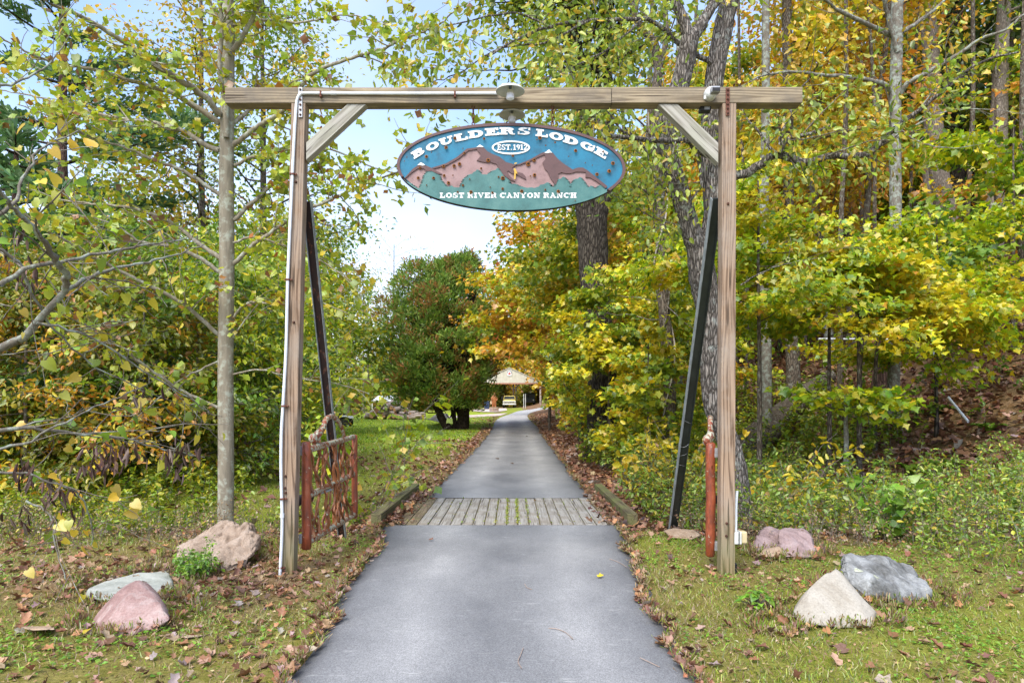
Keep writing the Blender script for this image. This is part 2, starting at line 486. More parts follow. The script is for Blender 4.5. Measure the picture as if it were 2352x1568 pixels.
# red stained log with pale lichen
def red_log(name, lich, k=(1, 1, 1)):
    m, n, l, out = mat_new(name)
    b = N(n, 'ShaderNodeBsdfPrincipled', Roughness=0.42)
    tc = N(n, 'ShaderNodeTexCoord')
    mp = N(n, 'ShaderNodeMapping'); mp.inputs['Scale'].default_value = (1, 1, 0.35); l.new(tc.outputs['Object'], mp.inputs[0])
    a = N(n, 'ShaderNodeTexNoise', Scale=16, Detail=5, Roughness=0.65); l.new(mp.outputs[0], a.inputs['Vector'])
    r = ramp(n, [(p_, tuple(a_ * b_ for a_, b_ in zip(c_, k))) for p_, c_ in ((0.3, (0.09, 0.026, 0.014)), (0.55, (0.27, 0.060, 0.022)), (0.72, (0.33, 0.12, 0.055)))]); l.new(a.outputs['Fac'], r.inputs[0])
    c = N(n, 'ShaderNodeTexNoise', Scale=22, Detail=7, Roughness=0.75); l.new(tc.outputs['Object'], c.inputs['Vector'])
    r2 = ramp(n, [(0.62 - lich * .16, (0, 0, 0)), (0.66 - lich * .16, (1, 1, 1))]); l.new(c.outputs['Fac'], r2.inputs[0])
    mm = N(n, 'ShaderNodeMixRGB'); mm.inputs['Color2'].default_value = (0.42, 0.44, 0.32, 1)
    l.new(r2.outputs[0], mm.inputs['Fac']); l.new(r.outputs[0], mm.inputs['Color1']); l.new(mm.outputs[0], b.inputs['Base Color'])
    bp = N(n, 'ShaderNodeBump', Strength=0.5, Distance=0.006); l.new(c.outputs['Fac'], bp.inputs['Height']); l.new(bp.outputs[0], b.inputs['Normal'])
    l.new(b.outputs[0], out.inputs[0])
    return m
M['redlog'] = red_log('red_stained_log', 0.0)
M['redlog_lichen'] = red_log('lichened_red_log', 0.8)
M['redtwig'] = red_log('red_brown_twig', 0.15, (1.05, 1.5, 1.2))

def rusty_flange():
    m, n, l, out = mat_new('rust_streaked_steel')
    b = N(n, 'ShaderNodeBsdfPrincipled', Roughness=0.7)
    tc = N(n, 'ShaderNodeTexCoord'); mp = N(n, 'ShaderNodeMapping'); mp.inputs['Scale'].default_value = (1, 1, 0.22); l.new(tc.outputs['Object'], mp.inputs[0])
    a = N(n, 'ShaderNodeTexNoise', Scale=14, Detail=6, Roughness=0.6); l.new(mp.outputs[0], a.inputs['Vector'])
    r = ramp(n, [(0.0, (0.012, 0.006, 0.005)), (0.56, (0.022, 0.009, 0.007)), (0.60, (0.14, 0.045, 0.02)), (0.63, (0.045, 0.055, 0.055))]); l.new(a.outputs['Fac'], r.inputs[0])
    l.new(r.outputs[0], b.inputs['Base Color']); l.new(b.outputs[0], out.inputs[0])
    return m
M['rustflange'] = rusty_flange()

M['bark_tulip'] = bark('tulip_tree_bark', (0.11, 0.095, 0.07), (0.33, 0.29, 0.22), lichen=(0.42, 0.44, 0.36), ridge=0.35, scale=1.5, licf=0.45)
M['bark_oak'] = bark('furrowed_grey_bark', (0.05, 0.042, 0.036), (0.36, 0.32, 0.28), lichen=(0.36, 0.38, 0.34), ridge=1.0, scale=1.3, licf=0.1)
M['bark_dark'] = bark('dark_shaggy_bark', (0.02, 0.016, 0.013), (0.13, 0.11, 0.085), ridge=1.0, scale=0.9)
M['bark_brown'] = bark('plain_brown_bark', (0.06, 0.048, 0.036), (0.24, 0.195, 0.15), lichen=(0.3, 0.31, 0.25), ridge=0.8, scale=1.3, licf=0.15)
M['bark_lichen'] = bark('lichen_covered_bark', (0.05, 0.044, 0.034), (0.21, 0.185, 0.15), lichen=(0.31, 0.35, 0.30), ridge=0.5, scale=1.6, licf=0.75)
M['bark_tall'] = bark('pale_poplar_bark', (0.14, 0.115, 0.09), (0.35, 0.30, 0.24), ridge=0.8, scale=1.1)
M['bark_pine'] = bark('reddish_pine_bark', (0.05, 0.032, 0.026), (0.20, 0.125, 0.10), ridge=0.9, scale=1.0)
M['bark_cedar'] = bark('cedar_bark', (0.02, 0.014, 0.011), (0.09, 0.065, 0.05), ridge=0.8, scale=1.0)
M['twig'] = bark('grey_twig_bark', (0.055, 0.045, 0.035), (0.20, 0.17, 0.135), lichen=(0.36, 0.38, 0.32), ridge=0.3, scale=2, licf=0.3)
M['twig_pale'] = bark('pale_dead_twig', (0.25, 0.22, 0.18), (0.48, 0.43, 0.37), ridge=0.3, scale=2)
# ------------------------------------------------------------------ the setting: terrain, road, bridge
def ground_material():
    m, n, l, out = mat_new('forest_floor_and_grass')
    b = N(n, 'ShaderNodeBsdfPrincipled', Roughness=0.95)
    b.inputs['Specular IOR Level'].default_value = 0.1
    tc = N(n, 'ShaderNodeTexCoord')
    at = N(n, 'ShaderNodeVertexColor', layer_name='Col')
    sp = N(n, 'ShaderNodeSeparateColor'); l.new(at.outputs[0], sp.inputs[0])
    a = N(n, 'ShaderNodeTexNoise', Scale=38, Detail=6, Roughness=0.7); l.new(tc.outputs['Object'], a.inputs['Vector'])
    vo = N(n, 'ShaderNodeTexVoronoi', Scale=11, Randomness=1); l.new(tc.outputs['Object'], vo.inputs['Vector'])
    soil = ramp(n, [(0.3, (0.045, 0.030, 0.015)), (0.45, (0.13, 0.10, 0.035)), (0.56, (0.21, 0.18, 0.05)), (0.68, (0.32, 0.235, 0.115))]); l.new(a.outputs['Fac'], soil.inputs[0])
    lit = ramp(n, [(0.0, (0.07, 0.033, 0.018)), (0.35, (0.20, 0.105, 0.055)), (0.7, (0.30, 0.19, 0.12)), (1.0, (0.13, 0.075, 0.045))])
    l.new(vo.outputs['Color'], lit.inputs[0])
    litm = N(n, 'ShaderNodeMixRGB'); litm.blend_type = 'MULTIPLY'; litm.inputs['Fac'].default_value = 0.8
    lr = ramp(n, [(0.3, (0.35,) * 3), (0.6, (1.1,) * 3)]); l.new(a.outputs['Fac'], lr.inputs[0])
    l.new(lit.outputs[0], litm.inputs['Color1']); l.new(lr.outputs[0], litm.inputs['Color2'])
    gn = N(n, 'ShaderNodeTexNoise', Scale=5, Detail=8, Roughness=0.75); l.new(tc.outputs['Object'], gn.inputs['Vector'])
    gr = ramp(n, [(0.3, (0.15, 0.21, 0.012)), (0.5, (0.27, 0.37, 0.02)), (0.7, (0.38, 0.44, 0.035))]); l.new(gn.outputs['Fac'], gr.inputs[0])
    m1 = N(n, 'ShaderNodeMixRGB'); l.new(sp.outputs[0], m1.inputs['Fac']); l.new(soil.outputs[0], m1.inputs['Color1']); l.new(litm.outputs[0], m1.inputs['Color2'])
    m2 = N(n, 'ShaderNodeMixRGB'); l.new(sp.outputs[1], m2.inputs['Fac']); l.new(m1.outputs[0], m2.inputs['Color1']); l.new(gr.outputs[0], m2.inputs['Color2'])
    l.new(m2.outputs[0], b.inputs['Base Color'])
    bp = N(n, 'ShaderNodeBump', Strength=0.8, Distance=0.03); l.new(a.outputs['Fac'], bp.inputs['Height']); l.new(bp.outputs[0], b.inputs['Normal'])
    l.new(b.outputs[0], out.inputs[0])
    return m
M['ground'] = ground_material()

def road_edges(y):
    """near road half-widths by interpolation"""
    yl = [p[1] for p in FULL_L]; yr = [p[1] for p in FULL_R]
    return np.interp(y, yl, [p[0] for p in FULL_L]), np.interp(y, yr, [p[0] for p in FULL_R])

far_L = [ground_at(px, py) for px, py in ((978, 1147), (1029, 1090), (1085, 1036), (1128, 986), (1142, 962), (1170, 951), (1198, 942.5), (1262, 928))]
far_R = [ground_at(px, py) for px, py in ((1372, 1147), (1324, 1100), (1268, 1025), (1237, 983), (1213, 958), (1219, 948), (1242, 941), (1283, 930))]
far_L.append(far_L[-1] + A((9, 4.5, 0.3))); far_R.append(far_R[-1] + A((9, 3.5, 0.3)))
FULL_L = ROAD_L + [(p[0], p[1]) for p in far_L[:5]]
FULL_R = ROAD_R + [(p[0], p[1]) for p in far_R[:5]]

def litter_mask(x, y):
    l, r = road_edges(y)
    dl, dr = l - x, x - r
    n1, n2 = vnoise(x, y, .9, 5), vnoise(x, y, .3, 6)
    m = np.zeros_like(x)
    strip = np.exp(-np.maximum(dl, 0) / np.where(y > 11, .95, 0.7)) * (dl > 0) + np.exp(-np.maximum(dr, 0) / np.where(y > 11, 1.6, .6)) * (dr > 0)
    m += 0.9 * strip * (y > 8)
    near = (y < 9)
    m += near * (x < l) * (0.42 + 0.75 * np.exp(-((x + 2.9) / 1.3) ** 2 - ((y - 6.1) / .95) ** 2))
    m += near * (x > r) * (0.34 + 0.2 * np.exp(-((x - 1.9) / 1.0) ** 2 - ((y - 6.3) / .8) ** 2))
    m += (x > r) * (y > 8.3) * .75
    m += (x < l) * (y > 9) * np.where(x < -7, .5, .12) * (1 - sstep(y, 21, 27))
    m += (x < -16) * .4
    m = m + (n1 - .5) * .55 + (n2 - .5) * .4
    return np.clip(m, 0, 1)

def lawn_mask(x, y):
    l, r = road_edges(y)
    n1 = vnoise(x, y, .5, 8)
    lawn = sstep(y, 22, 30) * (1 - sstep(y, 72, 82)) * (x < l - .6) * sstep(x, -26, -18)
    mid = 0.55 * (y > 8.5) * (y <= 30) * (x < l - .4) * sstep(x, -16, -9)
    near = 0.42 * (y <= 8.7) * ((x < l) | (x > r)) * (np.abs(x) < 9)
    far = 0.7 * (y > 42) * (y < 100) * (x > -10) * (x < 2)
    return np.clip(np.maximum.reduce([lawn * (.8 + .35 * n1), mid * (.5 + n1), near * (.4 + n1), far * (.5 + .6 * n1)]), 0, 1)

# terrain grid: fine near the camera, coarse far away
tx = np.sinh(np.linspace(-5.2, 5.2, 330)) ; tx = tx / tx.max() * 170
ty = np.concatenate([np.linspace(-60, 2, 14)[:-1], 2 + 260 * (np.linspace(0, 1, 300) ** 2.3), [300, 420, 700]])
GX, GY = np.meshgrid(tx, ty)
GZ = gz(GX, GY)
_l, _r = road_edges(GY)
on_road = (GX > _l + .03) & (GX < _r - .03) & (GY < 46)
GZ = np.where(on_road, GZ - 0.05, GZ)
GZ = np.where(on_road & (GY > 8.6) & (GY < 11.3), GZ - 0.7, GZ)
V = np.stack([GX, GY, GZ], -1).reshape(-1, 3)
ny, nx = GX.shape
ii = (np.arange(ny - 1)[:, None] * nx + np.arange(nx - 1)[None, :]).ravel()
F = np.stack([ii, ii + 1, ii + nx + 1, ii + nx], 1)
lm, gm = litter_mask(GX, GY), lawn_mask(GX, GY)
cc = np.stack([lm.ravel(), (gm * (1 - .75 * np.clip(lm * 1.1, 0, 1))).ravel(), np.zeros(lm.size)], 1)
tag(ob('ground', V, F, M['ground'], cols=cc, smooth=True), kind='structure')

def asphalt():
    m, n, l, out = mat_new('worn_asphalt')
    b = N(n, 'ShaderNodeBsdfPrincipled', Roughness=0.72)
    b.inputs['Specular IOR Level'].default_value = 0.35
    tc = N(n, 'ShaderNodeTexCoord')
    at = N(n, 'ShaderNodeVertexColor', layer_name='Col'); sp = N(n, 'ShaderNodeSeparateColor'); l.new(at.outputs[0], sp.inputs[0])
    big = N(n, 'ShaderNodeTexNoise', Scale=1.1, Detail=6, Roughness=0.6)
    mp = N(n, 'ShaderNodeMapping'); mp.inputs['Scale'].default_value = (1.0, 0.55, 1); l.new(tc.outputs['Object'], mp.inputs[0]); l.new(mp.outputs[0], big.inputs['Vector'])
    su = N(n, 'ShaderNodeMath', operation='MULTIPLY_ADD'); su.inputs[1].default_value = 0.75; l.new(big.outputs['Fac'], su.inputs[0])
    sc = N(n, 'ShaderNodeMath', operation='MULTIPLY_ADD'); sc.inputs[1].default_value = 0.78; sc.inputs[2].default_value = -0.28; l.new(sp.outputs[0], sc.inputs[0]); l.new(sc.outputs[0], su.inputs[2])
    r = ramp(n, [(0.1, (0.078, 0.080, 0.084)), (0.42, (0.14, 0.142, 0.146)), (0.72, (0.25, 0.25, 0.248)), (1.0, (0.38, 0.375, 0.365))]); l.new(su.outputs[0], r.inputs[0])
    fine = N(n, 'ShaderNodeTexNoise', Scale=130, Detail=4, Roughness=0.85); l.new(tc.outputs['Object'], fine.inputs['Vector'])
    fr = ramp(n, [(0.40, (0.55,) * 3), (0.5, (1,) * 3), (0.62, (1.5,) * 3)]); l.new(fine.outputs['Fac'], fr.inputs[0])
    mm = N(n, 'ShaderNodeMixRGB'); mm.blend_type = 'MULTIPLY'; mm.inputs['Fac'].default_value = 0.9
    l.new(r.outputs[0], mm.inputs['Color1']); l.new(fr.outputs[0], mm.inputs['Color2'])
    # pale dried-mud flecks
    fl = N(n, 'ShaderNodeTexNoise', Scale=9, Detail=6, Roughness=0.75)
    mp2 = N(n, 'ShaderNodeMapping'); mp2.inputs['Scale'].default_value = (0.5, 2.2, 1); l.new(tc.outputs['Object'], mp2.inputs[0]); l.new(mp2.outputs[0], fl.inputs['Vector'])
    flr = ramp(n, [(0.60, (0, 0, 0)), (0.70, (0.5,) * 3)]); l.new(fl.outputs['Fac'], flr.inputs[0])
    m2 = N(n, 'ShaderNodeMixRGB'); m2.inputs['Color2'].default_value = (0.47, 0.47, 0.45, 1); l.new(flr.outputs[0], m2.inputs['Fac']); l.new(mm.outputs[0], m2.inputs['Color1'])
    l.new(m2.outputs[0], b.inputs['Base Color'])
    bp = N(n, 'ShaderNodeBump', Strength=0.25, Distance=0.004); l.new(fine.outputs['Fac'], bp.inputs['Height']); l.new(bp.outputs[0], b.inputs['Normal'])
    l.new(b.outputs[0], out.inputs[0])
    return m
M['asphalt'] = asphalt()

def road_sheet(name, L, R, zoff, ncol=18, sub=12, seed=1, skirt=0.06, zfun=None):
    """grid between two edge lines; the second last row of attributes carries tyre-track wear"""
    L = A([(p[0], p[1]) for p in L]); R = A([(p[0], p[1]) for p in R])
    L, _ = smooth_path(np.c_[L, np.zeros(len(L))], np.zeros(len(L)), sub); R, _ = smooth_path(np.c_[R, np.zeros(len(R))], np.zeros(len(R)), sub)
    rs = RS(seed)
    Vs, cs = [], []
    n = len(L)
    for i in range(n):
        jl = (vnoise(L[i][1], 0.5, 3.1, 3) - .5) * .07; jr = (vnoise(R[i][1], 4.5, 3.1, 4) - .5) * .07
        for j in range(ncol + 1):
            t = j / ncol
            x = (L[i][0] + jl) * (1 - t) + (R[i][0] + jr) * t
            y = L[i][1] * (1 - t) + R[i][1] * t
            z = float(gz(x, y)) + zoff if zfun is None else zfun(x, y)
            if j in (0, ncol): z -= skirt * .5
            Vs.append((x, y, z))
            w = math.exp(-((t - .27) / .11) ** 2) + math.exp(-((t - .75) / .11) ** 2)
            e = min(t, 1 - t)
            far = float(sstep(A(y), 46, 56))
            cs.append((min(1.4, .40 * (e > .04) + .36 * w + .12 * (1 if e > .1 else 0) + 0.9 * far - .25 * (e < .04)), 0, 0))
    F = []
    m = ncol + 1
    F = A([(i * m + j, i * m + j + 1, (i + 1) * m + j + 1, (i + 1) * m + j) for i in range(n - 1) for j in range(ncol)])
    o = ob(name, A(Vs), F, M['asphalt'], cols=A(cs), smooth=True)
    return tag(o, kind='structure')

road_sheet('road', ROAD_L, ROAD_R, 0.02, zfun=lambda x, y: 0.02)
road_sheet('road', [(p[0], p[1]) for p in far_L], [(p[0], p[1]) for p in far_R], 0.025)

# pink gravel track leaving the drive to the left
M['gravel'] = simple('pinkish_gravel', [(0.3, (0.40, 0.31, 0.27)), (0.6, (0.62, 0.52, 0.46))], scale=9, rough=0.95, bump=0.4)
tr_a = [ground_at(px, py) for px, py in ((1150, 955), (1120, 957), (1080, 959), (1040, 961), (995, 963), (950, 962))]
tr_b = [ground_at(px, py) for px, py in ((1166, 949), (1125, 951), (1080, 953.5), (1035, 955), (995, 957.5), (950, 958.5))]
def ribbon(name, a, b, zo, mat):
    V = []
    for p, q in zip(a, b):
        for t in (0, .33, .66, 1):
            c = p * (1 - t) + q * t
            V.append((c[0], c[1], float(gz(c[0], c[1])) + zo))
    F = A([(i * 4 + j, i * 4 + j + 1, i * 4 + j + 5, i * 4 + j + 4) for i in range(len(a) - 1) for j in range(3)])
    return tag(ob(name, V, F, mat, smooth=True), kind='structure')
ribbon('path', tr_a, tr_b, 0.035, M['gravel'])
g_a = [ground_at(px, py) for px, py in ((1085, 944.0), (1110, 946.5), (1140, 946.5), (1165, 943))]
g_b = [ground_at(px, py) for px, py in ((1090, 940.0), (1112, 939), (1140, 938), (1163, 938))]
ribbon('gravel_yard', g_a, g_b, 0.05, M['gravel'])

# ---- plank bridge
br = thing('plank_bridge', (0, 9.95, 0), 'low timber bridge of grey planks laid along the drive between two strips of asphalt', 'bridge')
rs = RS(4)
x = -1.62
i = 0
PLANKS = []
while x < 1.42:
    w = 0.138 + rs.rand() * 0.006
    dark = x < -1.27 or x > 1.13
    y0, y1 = 8.76 - rs.rand() * .01, 11.16 + rs.rand() * .01
    z1 = 0.022 + rs.rand() * .006
    ob('plank', *box(x, x + w - 0.012, y0, y1, z1 - .05, z1), M['deck_dark'] if dark else M['deck'], br, org=(x + w / 2 + rs.rand() * .05, 9.9 + rs.rand() * 3, 0.0), bevel=0.004)
    PLANKS.append(x + w - .006)
    x += w
M['moss'] = simple('gap_moss', [(0.3, (0.10, 0.075, 0.03)), (0.6, (0.24, 0.18, 0.03)), (0.8, (0.2, 0.24, 0.03))], scale=20, rough=1, bump=0.6)
ob('joint_filling', *box(-1.62, 1.42, 8.765, 11.155, -0.06, 0.006), M['moss'], br)
ob('stringer', *join([box(-1.7, 1.5, 8.8, 9.0, -.4, -.065), box(-1.7, 1.5, 10.9, 11.1, -.4, -.065), box(-1.7, 1.5, 9.8, 10.0, -.4, -.065)]), M['deck_dark'], br)

for (xa, xb, lab) in ((-1.76, -1.625, 'mossy square kerb timber along the left edge of the plank bridge'), (1.43, 1.56, 'mossy square kerb timber along the right edge of the plank bridge')):
    k = thing('kerb_timber', ((xa + xb) / 2, 10.2, 0.03), lab, 'timber kerb', 'kerb timbers of the plank bridge')
    ob('timber', *beam((xa + .07, 8.66, .102), (xb - .02 if xa < 0 else xa + .04, 11.9, .102), .13, .145, side=(1, 0, 0)), M['kerb'], k, org=((xa + xb) / 2, 10, .1), bevel=0.008)
    ob('spacer_block', *join([box(xa + .01, xb - .01, 8.75, 8.95, -.35, .028), box(xa + .01, xb - .01, 11.3, 11.5, -.2, .028)]), M['deck_dark'], k)
# ------------------------------------------------------------------ timber entrance frame
YG = 6.30
def G(px, py, Y=YG): return W(px, py, Y)
gf = thing('entrance_gate_frame', (0, 6.37, 0), 'tall weathered timber entrance frame of two posts and a crossbeam spanning the drive', 'gateway')
PT = .128
# posts (left one leans in at the top)
pl_b, pl_t = G(661.5, 1317, YG + PT / 2), G(690, 236, YG + PT / 2)
pr_b, pr_t = G(1667, 1318, YG + PT / 2), G(1670.5, 236, YG + PT / 2)
for p, q in ((pl_b, pl_t), (pr_b, pr_t)):
    p = p.copy(); p[2] = -0.15; q = q.copy(); q[2] = pl_t[2] - .02
    ob('post', *beam(p, q, PT, PT, side=(1, 0, 0)), M['post'], gf, org=(p + q) / 2 + A((.03, .05, 0)), bevel=0.006)
zb0, zb1 = G(0, 237)[2], G(0, 201)[2]
xb0, xb1 = G(517, 0)[0], G(1843, 0)[0]
# the crossbeam is two timbers butted end to end
xm = G(1405, 0)[0]
ob('crossbeam', *box(xb0, xm - .002, YG - .004, YG + .142, zb0, zb1), M['beam'], gf, org=((xb0 + xm) / 2, YG + .1, (zb0 + zb1) / 2 + .03), bevel=.005)
ob('crossbeam', *box(xm + .002, xb1, YG - .006, YG + .14, zb0 + .002, zb1 + .003), M['beam'], gf, org=((xb1 + xm) / 2, YG + .02, (zb0 + zb1) / 2 - .05), bevel=.005)
def brace(poly, mk='brace'):
    P = [G(*p) for p in poly]
    pts = [(p[0], p[2]) for p in P]
    c = np.mean(P, axis=0)
    V, F = prism(pts, YG + .012, YG + .108)
    o = ob('knee_brace', V, F, M[mk], gf, org=(c[0], YG + .05, c[2]), bevel=.004)
    return o
brace([(797, 237.5), (841, 237.5), (702, 367), (702, 326)])
brace([(1513, 237.5), (1557, 237.5), (1651, 327), (1651, 374)], 'brace_r')
# strap plates with bolt heads
def strap(px, y0, y1, mat, nb):
    a, b = G(px, y0), G(px, y1)
    ob('strap_plate', *box(a[0] - .018, a[0] + .018, YG - .0155, YG - .0095, b[2], a[2]), mat, gf, bevel=.002)
    for i in range(nb):
        z = a[2] + (b[2] - a[2]) * (i + .5) / nb
        ob('bolt', *lathe([(.0001, -.026), (.009, -.024), (.011, -.0162)], (a[0], YG, z), 8, 'y'), M['rustdark'], gf)
strap(691, 202, 271, M['galv'], 6)
strap(1670.5, 203, 267, M['rust'], 6)
for px, py in ((680, 418), (1672, 468), (675, 740), (656, 1093), (655, 1120), (1669, 1201), (1668, 1230), (656.5, 1131)):
    p = G(px, py)
    ob('bolt', *lathe([(.0001, -.016), (.010, -.013), (.013, .004)], (p[0], YG, p[2]), 10, 'y'), M['rustdark'], gf)
# conduit up the left post and along the beam
cp = [G(643, 1322, YG - .03)] + [G(px, py, YG - .022) for px, py in ((648, 1205), (645.5, 1090), (646, 1000), (650, 930), (657, 800), (661, 640), (668, 480), (675, 330), (680, 250), (683, 228), (690, 216.5), (702, 214), (760, 214.5), (900, 214.8), (1142, 214.5))]
P, R = smooth_path(cp, [.0135] * len(cp), 5)
ob('conduit', *tube(P, R, 10), M['conduit'], gf, smooth=True)
for px, py in ((647, 1145), (648.5, 1180), (660, 653)):
    p = G(px, py, YG - .022)
for (px, py, hor) in ((648, 1145, 0), (652, 932, 0), (660, 642, 0), (671, 400, 0), (643.5, 1303, 0), (737, 214.3, 1), (1045, 214.7, 1)):
    p = G(px, py, YG - .022)
    if hor: v = join([box(p[0] - .008, p[0] + .008, p[1] - .019, p[1] + .018, p[2] - .02, p[2] + .018), box(p[0] - .009, p[0] + .009, p[1] - .02, p[1] + .018, p[2] - .038, p[2] - .022)])
    else: v = join([box(p[0] - .02, p[0] + .022, p[1] - .019, p[1] + .018, p[2] - .008, p[2] + .008), box(p[0] + .024, p[0] + .042, p[1] - .004, p[1] + .016, p[2] - .007, p[2] + .007)])
    ob('pipe_clamp', *v, M['rust'], gf, bevel=.002)
ob('pipe_coupling', *tube([G(648, 1188, YG - .022), G(648.3, 1178, YG - .022)], .019, 10), M['conduit'], gf, smooth=True)
ob('pipe_coupling', *tube([G(760, 214.5, YG - .022), G(772, 214.5, YG - .022)], .018, 10), M['conduit'], gf, smooth=True)

# leaning steel channel struts behind the posts
def channel(p, q, w, dep, web_mat, edge_mat, flip=1):
    p, q = Vector(p), Vector(q)
    d = (q - p).normalized()
    s = Vector((1, 0, 0)); s = (s - d * s.dot(d)).normalized()
    u = d.cross(s).normalized()
    if u.y > 0: u = -u
    def strip(a0, a1, b0, b1):
        V = []
        for e in (p, q):
            for a, b in ((a0, b0), (a1, b0), (a1, b1), (a0, b1)): V.append(tuple(e + s * a + u * b))
        return A(V), [(0, 1, 2, 3), (7, 6, 5, 4), (0, 4, 5, 1), (1, 5, 6, 2), (2, 6, 7, 3), (3, 7, 4, 0)]
    st = thing.__call__ if False else None
    a = ob('strut_web', *strip(-w / 2 + .009, w / 2 - .009, -dep * .1, dep * .12), web_mat, gf, org=(p + q) / 2)
    b = ob('strut_flange', *strip(-w / 2, -w / 2 + .008, -dep * .5, dep * .5), edge_mat, gf, org=(p + q) / 2)
    c = ob('strut_flange', *strip(w / 2 - .008, w / 2, -dep * .5, dep * .5), edge_mat, gf, org=(p + q) / 2)
channel((-1.965, 8.2, -.35), (-1.905, 6.47, 3.42), .088, .055, M['rustflange'], M['steel_edge'])
def ibeam_dark():
    p, q = Vector((2.035, 8.95, -.3)), Vector((1.90, 6.47, 3.45))
    d = (q - p).normalized(); s = Vector((1, 0, 0)); s = (s - d * s.dot(d)).normalized(); u = d.cross(s).normalized()
    if u.y > 0: u = -u
    def strip(a0, a1, b0, b1):
        V = []
        for e in (p, q):
            for a, b in ((a0, b0), (a1, b0), (a1, b1), (a0, b1)): V.append(tuple(e + s * a + u * b))
        return A(V), [(0, 1, 2, 3), (7, 6, 5, 4), (0, 4, 5, 1), (1, 5, 6, 2), (2, 6, 7, 3), (3, 7, 4, 0)]
    ob('strut_web', *strip(-.040, .040, -.006, .006), M['steel'], gf, org=(p + q) / 2)
    ob('strut_flange', *strip(-.049, -.042, -.04, .04), M['steel_edge'], gf, org=(p + q) / 2)
    ob('strut_flange', *strip(.042, .049, -.04, .04), M['steel'], gf, org=(p + q) / 2)
    # wire wound round the strut
    rs_ = RS(3)
    for f in (.30, .335, .37, .44):
        c = p + (q - p) * f
        P = [tuple(c + s * (.056 * math.cos(a)) + u * (.047 * math.sin(a)) + d * (.03 * math.sin(a + f * 40))) for a in np.linspace(0, 6.28, 14)]
        ob('tie_wire', *tube(P, .002, 4), M['galv'], gf)
ibeam_dark()

# ------------------------------------------------------------------ the two rustic gate leaves
def log(name, p, q, r0, r1, mat, parent, rs, k=14, wob=.003, n=9):
    p, q = A(p, float), A(q, float)
    t = np.linspace(0, 1, n)[:, None]
    P = p + (q - p) * t + (rs.rand(n, 3) - .5) * wob * 2
    R = r0 + (r1 - r0) * t[:, 0] + (rs.rand(n) - .5) * wob
    # rounded ends
    d = (q - p) / np.linalg.norm(q - p)
    P = np.vstack([P[0] - d * .018, P[0] - d * .012, P, P[-1] + d * .012, P[-1] + d * .018]); R = np.concatenate([[R[0] * .25, R[0] * .75], R, [R[-1] * .75, R[-1] * .25]])
    return ob(name, *tube(P, R, k), mat, parent, org=(p + q) / 2, smooth=True)

